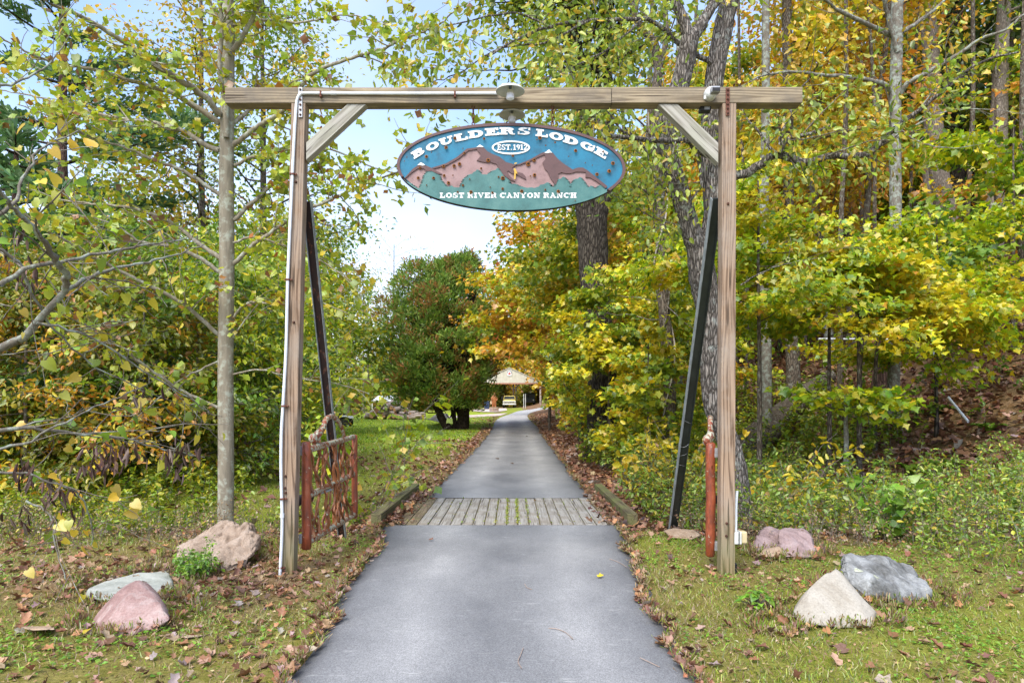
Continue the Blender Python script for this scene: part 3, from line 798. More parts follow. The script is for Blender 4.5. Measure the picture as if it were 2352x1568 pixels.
def gate_leaf(near, far, ztop, zbot, label, seed, knot, rail_lichen=True, dense=1.0):
    """near / far = (x, y) of the hinge and the free stile"""
    rs = RS(seed)
    g = thing('rustic_gate', (near[0], near[1], 0), label, 'gate', 'rustic twig gates on the two posts')
    nx_, ny_ = near; fx, fy = far
    def at(t, z, off=0.0):
        dx, dy = fx - nx_, fy - ny_
        L = math.hypot(dx, dy)
        return A((nx_ + dx * t - dy / L * off, ny_ + dy * t + dx / L * off, z))
    log('hinge_stile', at(0, zbot - .02), at(0, ztop + .01), .044, .043, M['redlog'], g, rs)
    log('free_stile', at(1, zbot + .02), at(1, ztop + .0), .036, .034, M['redlog'], g, rs)
    H = ztop - zbot
    zm = zbot + H * .52
    rl = M['redlog_lichen'] if rail_lichen else M['redlog']
    log('rail', at(.03, ztop - .055), at(.97, ztop - .005), .034, .03, rl, g, rs)
    log('rail', at(.03, zm - .03), at(.97, zm + .03), .03, .026, rl, g, rs)
    log('rail', at(.03, zbot + .03), at(1.0, zbot + .05), .036, .032, rl, g, rs)
    for lo, hi, nt in ((zm, ztop - .05, 17), (zbot + .05, zm, 17)):
        for i in range(nt):
            t0 = .06 + .88 * (i + rs.rand() * .7) / nt
            t1 = np.clip(t0 + (rs.rand() - .5) * .46, .04, .97)
            n = 6
            P, R = [], []
            for j in range(n):
                f = j / (n - 1)
                wob = (0 if j in (0, n - 1) else 1)
                P.append(at(t0 + (t1 - t0) * f + wob * (rs.rand() - .5) * .06, lo + (hi - lo) * f, (rs.rand() - .5) * .035 + .018 * (1 if i % 2 else -1)))
                R.append((.0165 - .005 * f) * (0.8 + .5 * rs.rand()))
            P, R = smooth_path(P, R, 3)
            ob('twig', *tube(P, R, 6, .12, rs), M['redtwig'], g, org=P[len(P) // 2], smooth=True)
            if rs.rand() < .65:
                j = rs.randint(3, len(P) - 4)
                e = P[j] + (at(.12 * (1 if rs.rand() < .5 else -1), 0) - at(0, 0)) + A((0, 0, .10 + .1 * rs.rand()))
                m_ = (P[j] + e) / 2 + A((0, 0, .015))
                Q, R2 = smooth_path([P[j], m_, e], [.009, .007, .005], 3)
                ob('twig', *tube(Q, R2, 5), M['redtwig'], g, org=m_, smooth=True)
    # two offshoots poking past the free stile
    for z in (zm + H * .30, zbot + H * .22):
        P, R = smooth_path([at(.93, z - .04), at(1.0, z), at(1.06, z + .1)], [.011, .009, .005], 4)
        ob('twig', *tube(P, R, 6), M['redtwig'], g, org=P[3], smooth=True)
    # arched burl on the top rail
    P, R = smooth_path([knot(at, *k) for k in ((.22, -.005, .04), (.20, .075, .0), (.30, .13, 0), (.36, .22, 0), (.48, .245, 0), (.60, .20, 0), (.70, .10, 0), (.76, 0, 0))],
                       [.036, .04, .026, .027, .026, .024, .02, .017], 4)
    ob('burl_arch', *tube(P, R * 1.0, 10, .1, rs), M['redlog_lichen'], g, org=P[8], smooth=True)
    b = knot(at, .17, .035, .03)
    ob('burl', *lathe([(.002, -.045), (.032, -.035), (.044, -.005), (.040, .03), (.02, .052), (.002, .056)], b, 12), M['redlog_lichen'], g, smooth=True)
    # hinges towards the post
    sx = -1 if near[0] < 0 else 1
    px_ = -1.985 if sx < 0 else 1.86
    for z in (zbot + .07, ztop - .06):
        h = ob('hinge', *join([box(min(px_, near[0]) - .0, max(px_, near[0]), near[1] - .018, near[1] + .018, z - .028, z + .022),
                               box(near[0] + sx * .046 - .018, near[0] + sx * .046 + .018, near[1] - .03, near[1] + .03, z - .045, z + .04)]), M['galv'], g, bevel=.003)
    return g, at
kn = lambda zt: (lambda at, t, z, off: at(t, zt + z, off))
gl, at_l = gate_leaf((-1.925, 6.52), (-1.82, 8.05), 1.165, .215, 'lichened red twig gate swung open beside the left post', 5, kn(1.165))
gr, at_r = gate_leaf((1.835, 6.44), (2.245, 7.9), 1.155, .165, 'red log gate seen edge on behind the right post', 9, kn(1.155), rail_lichen=False)

# gate openers
def opener(root_xy, to, label):
    o = thing('gate_opener', (root_xy[0], root_xy[1], .6), label, 'gate opener', 'swing gate openers')
    a, b = A((*root_xy, .60)), A(to, float)
    m_ = a * .55 + b * .45
    ob('motor_housing', *tube([a - (b - a) * .05, a, m_ * .5 + a * .5, m_], [.03, .052, .052, .045], 12), M['black'], o, smooth=True)
    ob('piston', *tube([m_, b], .014, 8), M['galv'], o, smooth=True)
    ob('mount_bracket', *box(a[0] - .03, a[0] + .03, a[1] - .06, a[1] + .02, .55, .66), M['black'], o, bevel=.004)
opener((-2.09, 6.62), at_l(.42, .66, -.02), 'black piston gate opener reaching from the left post to its gate')
opener((2.03, 6.60), at_r(.42, .62, .02), 'black piston gate opener mostly hidden behind the right post')
# junction box at the right post with a short riser
jb = thing('junction_box', (1.995, 6.34, .55), 'white and yellowed electrical box with a short pipe on the right post', 'electrical box')
p = G(1697, 1236); 
ob('box_body', *box(p[0] - .047, p[0] + .028, 6.30, 6.40, p[2] - .055, p[2] + .06), M['white'], jb, bevel=.008)
ob('box_side', *box(p[0] + .03, p[0] + .085, 6.32, 6.42, p[2] - .05, p[2] + .055), M['tan_plastic'], jb, bevel=.01)
ob('riser_pipe', *tube([A((p[0] - .01, 6.36, p[2] + .06)), A((p[0] + .0, 6.38, p[2] + .3)), A((p[0] + .012, 6.39, p[2] + .42))], .014, 8), M['conduit'], jb, smooth=True)
ob('feed_pipe', *tube([A((p[0] - .055, 6.35, p[2] - .05)), A((p[0] - .053, 6.36, .0))], .012, 8), M['conduit'], jb, smooth=True)
ob('band', *box(p[0] - .002, p[0] + .004, 6.292, 6.41, p[2] - .058, p[2] + .063), M['black'], jb)
ob('bottom_plug', *box(p[0] - .045, p[0] - .0, 6.34, 6.41, .0, .09), M['black'], jb, bevel=.01)

# ------------------------------------------------------------------ two dish lamps
def dish_lamp(c, r, label, front):
    t = thing('dish_lamp', c, label, 'lamp', 'white dish lamps lighting the sign')
    x, y, z = c
    ob('reflector', *lathe([(.001, .050), (.03, .048), (r * .45, .036), (r * .8, .016), (r, -.008), (r * 1.005, -.014), (r * .98, -.016), (r * .8, .004), (r * .4, .022), (.03, .030), (.001, .030)], c, 40), M['white'], t, smooth=True)
    ob('socket', *lathe([(.02, .03), (.026, .02), (.027, -.025), (.02, -.035)], c, 16), M['white'], t, smooth=True)
    prof = [(.018, -.028), (.021, -.034)]
    for i in range(7): prof += [(.036 - .0005 * i, -.036 - i * .004), (.031, -.038 - i * .004)]
    prof += [(.036, -.066), (.034, -.078), (.02, -.086), (.001, -.088)]
    ob('bulb', *lathe(prof, c, 20), M['bulb'], t, smooth=True)
    if front:
        ob('label_sticker', *box(x - .075, x - .035, y - r * .55, y - r * .54, z + .009, z + .027), M['galv'], t)
        ob('arm', *tube([A((x, y, z + .045)), A((x, y + .06, z + .055)), A((x, y + .14, z + .03))], .012, 8), M['white'], t, smooth=True)
    else:
        ob('arm', *tube([A((x, y, z + .05)), A((x, y - .03, z + .10)), A((x, y - .04, z + .17))], .011, 8), M['white'], t, smooth=True)
    ob('gasket', *box(x - .013, x + .013, y - r * .98, y - r * .35, z - .012, z - .008), M['steel'], t)
# dishes tilt up towards the camera: seen from below their underside shows
c1 = G(1172, 207, YG - .13); c2 = G(1176, 261.5, YG + .22)
dish_lamp(tuple(c1), .128, 'white dish lamp mounted on the front of the crossbeam', True)
dish_lamp(tuple(c2), .122, 'white dish lamp hanging behind the crossbeam just above the sign', False)

sc_ = G(1632, 215, YG - .05)
sl = thing('motion_sensor', tuple(sc_), 'round grey motion sensor with a dark window fixed to the crossbeam near the right post', 'sensor')
ob('housing', *lathe([(.002, -.05), (.04, -.048), (.052, -.03), (.056, .0), (.056, .04)], sc_, 20, 'y'), M['white'], sl, smooth=True)
ob('hood', *join([box(sc_[0] - .02, sc_[0] + .058, sc_[1] - .105, sc_[1] - .04, sc_[2] - .03, sc_[2] + .022)]), M['galv'], sl, bevel=.006)
ob('window', *box(sc_[0] - .015, sc_[0] + .054, sc_[1] - .110, sc_[1] - .1055, sc_[2] - .024, sc_[2] + .006), M['black'], sl)
ob('stub', *lathe([(.012, 0), (.012, .03), (.004, .034)], (sc_[0] - .055, sc_[1] - .02, sc_[2] - .06), 8), M['white'], sl)
c3 = G(1620, 251, YG + .11)
bk = thing('floodlight', tuple(c3), 'small black floodlight under the back of the crossbeam near the right post', 'floodlight')
ob('lamp_body', *box(c3[0] - .055, c3[0] + .045, c3[1] - .04, c3[1] + .04, c3[2] - .03, c3[2] + .02), M['black'], bk, bevel=.008)
ob('lamp_lens', *box(c3[0] - .02, c3[0] + .03, c3[1] - .0445, c3[1] - .0405, c3[2] - .02, c3[2] + .005), M['galv'], bk)
ob('bracket', *box(c3[0] - .03, c3[0] + .0, c3[1] - .01, c3[1] + .01, c3[2] + .02, c3[2] + .05), M['galv'], bk)

# ------------------------------------------------------------------ the sign
def painted(name, base, dirty, scale=7, amt=.5, rough=.55, bright=None):
    m, n, l, out = mat_new(name)
    b = N(n, 'ShaderNodeBsdfPrincipled', Roughness=rough)
    tc = N(n, 'ShaderNodeTexCoord')
    a = N(n, 'ShaderNodeTexNoise', Scale=scale, Detail=6, Roughness=.65); l.new(tc.outputs['Object'], a.inputs['Vector'])
    r = ramp(n, [(.3, dirty), (.3 + .25 * amt + .05, base), (.85, bright or base)]); l.new(a.outputs['Fac'], r.inputs[0])
    c = N(n, 'ShaderNodeTexNoise', Scale=120, Detail=4, Roughness=.7); l.new(tc.outputs['Object'], c.inputs['Vector'])
    rr = ramp(n, [(.3, (.75,) * 3), (.7, (1.15,) * 3)]); l.new(c.outputs['Fac'], rr.inputs[0])
    mm = N(n, 'ShaderNodeMixRGB'); mm.blend_type = 'MULTIPLY'; mm.inputs['Fac'].default_value = .7
    l.new(r.outputs[0], mm.inputs['Color1']); l.new(rr.outputs[0], mm.inputs['Color2']); l.new(mm.outputs[0], b.inputs['Base Color'])
    bp = N(n, 'ShaderNodeBump', Strength=.3, Distance=.002); l.new(c.outputs['Fac'], bp.inputs['Height']); l.new(bp.outputs[0], b.inputs['Normal'])
    l.new(b.outputs[0], out.inputs[0])
    return m
M['s_blue'] = painted('sky_blue_sign_paint', (0.002, 0.145, 0.25), (0.010, 0.07, 0.11), 5, .6, bright=(0.004, 0.21, 0.35))
M['s_maroon'] = painted('maroon_sign_paint', (0.105, 0.05, 0.047), (0.065, 0.033, 0.03), 6, .4)
M['s_pink'] = painted('dusty_pink_sign_paint', (0.30, 0.185, 0.175), (0.20, 0.12, 0.11), 9, .5, bright=(.36, .24, .23))
M['s_teal'] = painted('teal_sign_paint', (0.05, 0.165, 0.155), (0.035, 0.115, 0.105), 5, .5, bright=(0.13, 0.27, 0.235))
M['s_white'] = painted('white_letter_paint', (0.78, 0.78, 0.76), (0.5, 0.5, 0.46), 14, .3)
M['s_edge'] = simple('sign_backing', [(.3, (.03, .02, .016)), (.7, (.08, .055, .045))], scale=20, rough=.9)

SX0, SZ0 = 1187.0, 825.0
SC = .001006
sc0 = G(1174, 383, 6.33)
def S2(x, y): return (sc0[0] + (x - SX0) * SC, sc0[2] - (y - SZ0) * SC)
sign = thing('hanging_sign', (sc0[0], 6.36, sc0[2]), 'oval painted sign with mountains and pines reading BOULDERS LODGE, hanging from the crossbeam', 'sign')
YS = 6.345
def ell(a, b, n, rot=math.radians(1.0), a0=0, a1=2 * math.pi, closed=True):
    out = []
    m_ = n if closed else n - 1
    for i in range(n):
        t = a0 + (a1 - a0) * i / m_
        x, y = a * math.cos(t), b * math.sin(t)
        out.append((SX0 + x * math.cos(rot) - y * math.sin(rot), SZ0 + x * math.sin(rot) + y * math.cos(rot)))
    return out
def spoly(name, poly, lift, thick, mat, parent=sign):
    pts = [S2(*p) for p in poly]
    area = sum(pts[i][0] * pts[(i + 1) % len(pts)][1] - pts[(i + 1) % len(pts)][0] * pts[i][1] for i in range(len(pts)))
    if area < 0: pts = pts[::-1]
    V, F = prism(pts, YS - lift, YS - lift + thick)
    return ob(name, V, F, mat, parent)
spoly('backing_board', ell(1034, 397, 120), 0, .03, M['s_edge'])
spoly('sky_panel', ell(1012, 376, 120), .004, .006, M['s_blue'])
# rim ring (two halves), stopping where the teal reaches the edge
def ring(name, a, b, w, lift, thick, mat, a0, a1, n, cx=0, cy=0, rot=math.radians(1)):
    o_ = ell(a, b, n, rot, a0, a1, closed=False); i_ = ell(a - w, b - w, n, rot, a0, a1, closed=False)[::-1]
    return spoly(name, [(x + cx, y + cy) for x, y in o_ + i_], lift, thick, mat)
ring('rim', 1034, 397, 26, .014, .014, M['s_maroon'], math.radians(164), math.radians(270), 50)
ring('rim', 1034, 397, 26, .014, .014, M['s_maroon'], math.radians(270), math.radians(390), 60)
# pink mountains, clipped to the board
def clip_e(p, k=.97):
    x, y = p[0] - SX0, p[1] - SZ0
    r = math.hypot(x / 1012, y / 376)
    return p if r < k else (SX0 + x * k / r, SZ0 + y * k / r)
pink = [(228, 925), (330, 822), (400, 812), (480, 842), (620, 800), (700, 745), (782, 674), (880, 660), (960, 700), (1080, 745), (1200, 835), (1240, 812), (1350, 772), (1480, 702), (1530, 690), (1640, 785), (1750, 862), (1850, 850), (1950, 930), (2040, 1000), (1990, 1050), (1850, 1060), (1000, 1060), (420, 1060), (330, 1020)]
spoly('mountain_panel', [clip_e(p, .985) for p in pink], .010, .007, M['s_pink'])
rs = RS(31)
def tree_line():
    top = [(225, 945), (262, 965), (335, 1015), (370, 1008), (385, 975), (400, 930), (412, 892), (455, 846), (500, 872), (532, 900), (548, 945), (575, 975), (600, 1003), (650, 995), (692, 1012), (735, 1000), (752, 965), (772, 925), (820, 892), (850, 872), (878, 850), (910, 880), (945, 895), (985, 885), (1030, 858), (1062, 836), (1098, 868), (1125, 900), (1155, 940), (1170, 970), (1215, 978), (1290, 1006), (1370, 1012), (1425, 1008), (1450, 988), (1512, 966), (1545, 992), (1582, 1010), (1600, 968), (1622, 935), (1655, 914), (1690, 945), (1706, 975), (1722, 1015), (1742, 968), (1770, 935), (1806, 918), (1835, 950), (1858, 985), (1880, 1012), (1905, 995), (1945, 1022), (1995, 990), (2030, 1022), (2052, 1030)]
    out = []
    for (x0, y0), (x1, y1) in zip(top[:-1], top[1:]):
        out.append((x0, y0))
        steep = abs(y1 - y0) > 25
        n = 3 if steep else 1
        for j in range(1, n + 1):
            f = j / (n + 1)
            s = 1 if y1 > y0 else -1
            x, y = x0 + (x1 - x0) * f, y0 + (y1 - y0) * f
            if steep: out += ([(x + 22, y + 4), (x - 4, y + 9)] if s > 0 else [(x + 4, y + 9), (x - 22, y + 4)])
            else: out.append((x, y + 7))
    out.append(top[-1])
    return out
tl = tree_line()
a_s = math.atan2((1030 - SZ0) / 390, (2052 - SX0) / 1034); a_e = math.atan2((945 - SZ0) / 390, (225 - SX0) / 1034)
low = [(SX0 + 1029 * math.cos(t), SZ0 + 392 * math.sin(t) + 18 * math.cos(t)) for t in np.linspace(a_s + .01, a_e - .01, 50)]
spoly('forest_panel', [clip_e(p, 1.0) if i not in (0, len(tl) - 1) else p for i, p in enumerate(tl)] + low, .017, .008, M['s_teal'])
ridges = [
    [(220, 932), (300, 845), (350, 812), (410, 812), (470, 838), (520, 868), (566, 892), (530, 893), (470, 866), (425, 868), (398, 842), (345, 842), (290, 880), (240, 925)],
    [(472, 836), (600, 796), (700, 738), (788, 664), (880, 652), (935, 648), (975, 690), (1020, 712), (1085, 738), (1140, 785), (1200, 800), (1240, 812), (1200, 832), (1195, 850), (1230, 872), (1290, 885), (1318, 915), (1322, 942), (1290, 925), (1240, 900), (1190, 885), (1160, 862), (1150, 870), (1180, 915), (1226, 962), (1180, 945), (1120, 905), (1085, 850), (1050, 800), (1005, 788), (985, 752), (965, 788), (925, 782), (876, 770), (912, 730), (905, 705), (888, 690), (878, 668), (800, 682), (710, 756), (610, 812), (490, 845)],
    [(1228, 808), (1262, 800), (1350, 764), (1470, 698), (1520, 690), (1562, 700), (1605, 752), (1655, 795), (1742, 852), (1790, 835), (1835, 834), (1880, 862), (1950, 918), (2058, 1004), (2040, 1022), (1960, 960), (1900, 925), (1858, 922), (1862, 875), (1775, 872), (1730, 885), (1690, 888), (1640, 878), (1612, 890), (1612, 930), (1590, 990), (1545, 935), (1515, 870), (1490, 845), (1470, 790), (1500, 752), (1488, 716), (1400, 755), (1350, 780), (1262, 812)]]
for r_ in ridges: spoly('mountain_ridge', r_, .021, .012, M['s_maroon'])
for r_ in ([(340, 816), (352, 805), (372, 788), (398, 802), (412, 814), (385, 818), (362, 812)], [(872, 655), (890, 640), (905, 628), (925, 640), (940, 650), (915, 652), (900, 648)], [(1486, 702), (1505, 690), (1530, 672), (1545, 690), (1558, 704), (1540, 700), (1515, 706)]):
    spoly('snow_cap', r_, .025, .005, M['s_white'])

# ---- slab serif letters: unit height, strokes as overlapping pieces at slightly different heights
def G_rect(x0, y0, x1, y1): return [(x0, y0), (x1, y0), (x1, y1), (x0, y1)]
def G_arc(cx, cy, rx, ry, tx_, ty_, a0, a1, n=12):
    o_ = [(cx + rx * math.cos(math.radians(a0 + (a1 - a0) * i / n)), cy + ry * math.sin(math.radians(a0 + (a1 - a0) * i / n))) for i in range(n + 1)]
    i_ = [(cx + (rx - tx_) * math.cos(math.radians(a0 + (a1 - a0) * i / n)), cy + (ry - ty_) * math.sin(math.radians(a0 + (a1 - a0) * i / n))) for i in range(n + 1)]
    return o_ + i_[::-1]
def glyph(ch, st=.24, sl=.17, w=1.0, th=.13):
    """returns (list of polygons, width); st = stem, sl = slab height, th = thin stroke"""
    R_, Q = G_rect, G_arc
    E = []
    if ch in 'BDPRELHNIU1FT':
        pass
    if ch == 'I' or ch == '1':
        W_ = .5 * w
        E = [R_(W_ / 2 - st / 2, 0, W_ / 2 + st / 2, 1), R_(0, 0, W_, sl)]
        E += [R_(0, 1 - sl, W_, 1)] if ch == 'I' else [[(0, .72), (W_ / 2 - st / 2, .78), (W_ / 2, 1), (W_ / 2 - st / 2, 1), (0, .86)]]
    elif ch == 'L':
        W_ = .88 * w
        E = [R_(.12 * w, 0, .12 * w + st, 1), R_(0, 1 - sl, .24 * w + st, 1), R_(0, 0, W_, sl), R_(W_ - th, 0, W_, .44)]
    elif ch == 'E':
        W_ = .9 * w
        E = [R_(.12 * w, 0, .12 * w + st, 1), R_(0, 0, W_, sl), R_(0, 1 - sl, W_ * .96, 1), R_(W_ - th, 0, W_, .38), R_(W_ * .96 - th, .66, W_ * .96, 1), R_(.12 * w, .45, W_ * .66, .45 + sl * .8), R_(W_ * .6, .34, W_ * .6 + th * .8, .68)]
    elif ch == 'T':
        W_ = .9 * w
        E = [R_(W_ / 2 - st / 2, 0, W_ / 2 + st / 2, 1), R_(W_ * .2, 0, W_ * .8, sl), R_(0, 1 - sl, W_, 1), R_(0, .64, th, 1), R_(W_ - th, .64, W_, 1)]
    elif ch == 'H':
        W_ = 1.0 * w
        E = [R_(.1 * w, 0, .1 * w + st, 1), R_(W_ - .1 * w - st, 0, W_ - .1 * w, 1), R_(.1 * w, .43, W_ - .1 * w, .43 + sl)]
        for x in (0, W_ - st - .2 * w): E += [R_(x, 0, x + st + .2 * w, sl), R_(x, 1 - sl, x + st + .2 * w, 1)]
    elif ch == 'N':
        W_ = 1.02 * w
        E = [R_(.12 * w, 0, .12 * w + th, 1), R_(W_ - .12 * w - th, 0, W_ - .12 * w, 1), [(.1 * w, 1), (.1 * w + st, 1), (W_ - .12 * w, 0), (W_ - .12 * w - st, 0)], R_(0, 0, .36 * w, sl), R_(0, 1 - sl, .3 * w, 1), R_(W_ - .36 * w, 1 - sl, W_, 1)]
    elif ch == 'U':
        W_ = 1.0 * w
        E = [R_(.1 * w, .35, .1 * w + st, 1), R_(W_ - .12 * w - th * 1.2, .35, W_ - .12 * w, 1), Q(W_ * .49, .37, W_ * .39, .37, st * .8, sl, 180, 360), R_(0, 1 - sl, .2 * w + st, 1), R_(W_ - .32 * w - th * .4, 1 - sl, W_, 1)]
    elif ch in 'BRP':
        W_ = .98 * w
        E = [R_(.1 * w, 0, .1 * w + st, 1), R_(0, 1 - sl, .55 * w, 1), Q(.52 * w, .735, .38 * w, .265, st, sl * .85, -90, 90), R_(.1 * w, .47, .55 * w, .47 + sl * .8)]
        if ch == 'B': E += [R_(0, 0, .55 * w, sl), Q(.54 * w, .27, .43 * w, .27, st, sl * .85, -90, 90)]
        if ch == 'R': E += [R_(0, 0, .2 * w + st, sl), [(.5 * w, .5), (.5 * w + st, .5), (.88 * w, .1), (.98 * w, .16), (.98 * w, .02), (.8 * w, 0), (.66 * w, .08)]]
    elif ch == 'D':
        W_ = 1.02 * w
        E = [R_(.1 * w, 0, .1 * w + st, 1), R_(0, 0, .52 * w, sl), R_(0, 1 - sl, .52 * w, 1), Q(.5 * w, .5, .5 * w, .5, st, sl, -90, 90)]
    elif ch in 'OQ':
        W_ = 1.02 * w
        E = [Q(W_ / 2, .5, W_ / 2, .5, st, sl * .95, 0, 180), Q(W_ / 2, .5, W_ / 2, .5, st, sl * .95, 180, 360)]
    elif ch in 'CG':
        W_ = 1.0 * w
        E = [Q(W_ / 2, .5, W_ / 2, .5, st, sl * .95, 45, 180), Q(W_ / 2, .5, W_ / 2, .5, st, sl * .95, 180, 318), R_(W_ - th * 1.1, .62, W_, .98)]
        if ch == 'G': E += [R_(W_ - th - st * .6, .08, W_ - th * .3, .46), R_(W_ * .56, .36, W_ * 1.02, .36 + sl * .9)]
    elif ch == 'S':
        W_ = .86 * w
        E = [Q(W_ / 2, .745, W_ * .46, .255, st * .9, sl * .85, 40, 270), Q(W_ / 2, .27, W_ * .48, .27, st * .9, sl * .85, -140, 90), R_(W_ - th, .62, W_, .98), R_(0, .02, th, .4)]
    elif ch in 'VA':
        W_ = 1.0 * w
        f = (lambda y: y) if ch == 'V' else (lambda y: 1 - y)
        dl = [(.08 * w, f(1)), (.08 * w + st, f(1)), (W_ / 2 + st * .45, f(0)), (W_ / 2 - st * .1, f(0))]
        dr = [(W_ - .08 * w - th, f(1)), (W_ - .08 * w, f(1)), (W_ / 2 + st * .3, f(0)), (W_ / 2, f(0))]
        if ch == 'A': dl, dr = [(W_ - x, y) for x, y in dl], [(W_ - x, y) for x, y in dr]
        y0 = f(1) - (sl if ch == 'V' else 0)
        E = [dl, dr, R_(0, y0, .3 * w + st * .3, y0 + sl), R_(W_ - .34 * w, y0, W_, y0 + sl)]
        if ch == 'A': E += [R_(W_ * .25, .28, W_ * .72, .28 + sl * .7), R_(W_ * .3, 1 - sl * .6, W_ * .55, 1)]
    elif ch == 'Y':
        W_ = 1.0 * w
        E = [R_(W_ / 2 - st / 2, 0, W_ / 2 + st / 2, .5), [(.06 * w, 1), (.06 * w + st, 1), (W_ / 2 + st / 2, .42), (W_ / 2 - st / 2, .42)], [(W_ - .06 * w - th, 1), (W_ - .06 * w, 1), (W_ / 2 + st / 2, .42), (W_ / 2, .42)], R_(W_ * .26, 0, W_ * .74, sl), R_(0, 1 - sl, .36 * w, 1), R_(W_ - .32 * w, 1 - sl, W_, 1)]
    elif ch == '9':
        W_ = .62 * w
        E = [Q(W_ / 2, .7, W_ / 2, .3, st * .9, sl * .8, 0, 180), Q(W_ / 2, .7, W_ / 2, .3, st * .9, sl * .8, 180, 360), Q(W_ * .3, .66, W_ * .7, .66, st * .8, sl * .8, -80, 0)]
    elif ch == '2':
        W_ = .64 * w
        E = [Q(W_ / 2, .7, W_ * .5, .3, st * .9, sl * .9, -20, 170), [(W_ * .95, .62), (W_ * .62, .62), (0, .16), (0, 0), (W_ * .35, .12)], R_(0, 0, W_, sl), R_(W_ - th, 0, W_, .34)]
    elif ch == '.':
        W_ = .2 * w; E = [R_(0, 0, .18 * w, .18)]
    return E, W_
def letter(ch, cx, cy, h, wtot, rot, lift, thick=.008, st=.24, sl=.17):
    """centre (cx, cy) and rotation in traced coordinates; rot in degrees, positive = counter-clockwise"""
    asp = wtot / h
    E, W_ = glyph(ch, st=st, sl=sl)
    k = asp / W_
    parts = []
    ca, sa = math.cos(math.radians(rot)), math.sin(math.radians(rot))
    for i, e in enumerate(E):
        pts = []
        for x, y in e:
            u, v = (x * k - asp / 2) * h, (y - .5) * h
            pts.append(S2(cx + u * ca - v * sa, cy - (u * sa + v * ca)))
        area = sum(pts[j][0] * pts[(j + 1) % len(pts)][1] - pts[(j + 1) % len(pts)][0] * pts[j][1] for j in range(len(pts)))
        if area < 0: pts = pts[::-1]
        parts.append(prism(pts, YS - lift - i * .00035, YS - lift + thick))
    V, F = join(parts)
    return ob('letter', V, F, M['s_white'], sign)
for ch, cx, cy, w_, rt in (('B', 345, 697, 118, 31), ('O', 475, 638, 122, 24), ('U', 600, 590, 128, 17), ('L', 733, 556, 118, 12), ('D', 868, 528, 138, 8), ('E', 1014, 508, 128, 4), ('R', 1152, 501, 140, 0), ('S', 1303, 502, 112, -2),
                            ('L', 1466, 521, 112, -8), ('O', 1595, 549, 128, -13), ('D', 1728, 587, 138, -17), ('G', 1876, 640, 132, -24), ('E', 2000, 697, 122, -30)):
    letter(ch, cx, cy, 66, w_, rt, .012, .008, st=.31, sl=.235)
word = 'LOST RIVER CANYON RANCH'
adv = {' ': .42, 'I': .62}
ws = [(adv.get(c) or glyph(c)[1] + .13) for c in word]
tot = sum(ws); sx_ = (1780 - 540) / tot
x = 540
for c, w_ in zip(word, ws):
    if c != ' ':
        letter(c, x + w_ * sx_ / 2, 1084 + (x - 1160) * .0, 47, (w_ - .13) * sx_, 0, .0185, .004, st=.27, sl=.2)
    x += w_ * sx_
xx = 1062
for c, w_ in (('E', 36), ('S', 33), ('T', 40), ('.', 10), ('1', 24), ('9', 32), ('1', 24), ('2', 34)):
    letter(c, xx + w_ / 2, 648, 50, w_, 0, .012, .008, st=.25, sl=.15)
    xx += w_ + (12 if c == '.' else 4.5)
for a0, a1 in ((0, 180), (180, 360)):
    o_ = [(1185 + 173 * math.cos(math.radians(t)), 650 + 63 * math.sin(math.radians(t))) for t in np.linspace(a0, a1, 30)]
    i_ = [(1185 + 157 * math.cos(math.radians(t)), 650 + 48 * math.sin(math.radians(t))) for t in np.linspace(a1, a0, 30)]
    spoly('date_ring', o_ + i_, .012 + a0 * 1e-6, .008, M['s_white'])
M['hole'] = simple('hole_black', [(.3, (.008, .007, .006)), (.7, (.02, .016, .012))], scale=9, rough=1, bump=0)
M['rustring'] = simple('rust_stain', [(.3, (.16, .06, .015)), (.6, (.26, .10, .02)), (.8, (.10, .03, .012))], scale=60, rough=.9, bump=0)
holes = [(680, 572, 14), (600, 655, 15), (423, 737, 14), (943, 575, 11), (1447, 568, 16), (1584, 609, 8), (1769, 683, 14), (2105, 797, 16), (2071, 868, 16), (1961, 897, 15), (1203, 729, 12), (1499, 636, 7), (2018, 690, 7),
         (578, 824, 14), (673, 820, 15), (721, 803, 15), (365, 838, 12), (349, 929, 13), (487, 930, 12), (583, 908, 12), (622, 974, 14), (764, 706, 10), (980, 770, 17), (917, 843, 9), (1112, 931, 17), (1341, 803, 19), (1395, 768, 15),
         (1398, 903, 15), (1074, 920, 8), (825, 1056, 14), (1283, 1048, 14), (1612, 1050, 14), (1111, 1026, 11), (1018, 1062, 10), (1495, 1035, 8), (753, 996, 10), (1856, 793, 5), (1706, 735, 5), (752, 664, 5), (247, 742, 5), (470, 700, 5), (1420, 585, 6), (1920, 815, 5), (225, 778, 5), (998, 1012, 5), (814, 940, 6), (662, 905, 6), (1765, 1133, 5), (425, 994, 6), (1362, 912, 6), (705, 1055, 8)]
for hx, hy, hr in holes:
    px_, pz_ = S2(hx, hy)
    h_ = ob('bullet_hole', *lathe([(.0005, -.0035), (hr * SC * .9, -.003), (hr * SC * 1.1, .001)], (px_, YS - .0255, pz_), 14, 'y'), M['rustring'], sign)
    ob('hole_core', *lathe([(.0004, -.0012), (hr * SC * .55, -.0010), (hr * SC * .6, .0005)], (px_ + .001, YS - .0290, pz_ + .001), 10, 'y'), M['hole'], h_)
M['tape'] = simple('torn_yellow_tape', [(.3, (.55, .3, .05)), (.7, (.62, .42, .08))], scale=40, rough=.7)
spoly('tape_scrap', [(1210, 845), (1226, 848), (1245, 895), (1230, 890), (1226, 945), (1212, 940), (1216, 890)], .0345, .001, M['tape'])
spoly('tape_scrap', [(1215, 798), (1238, 792), (1240, 802), (1218, 810)], .0345, .001, M['tape'])
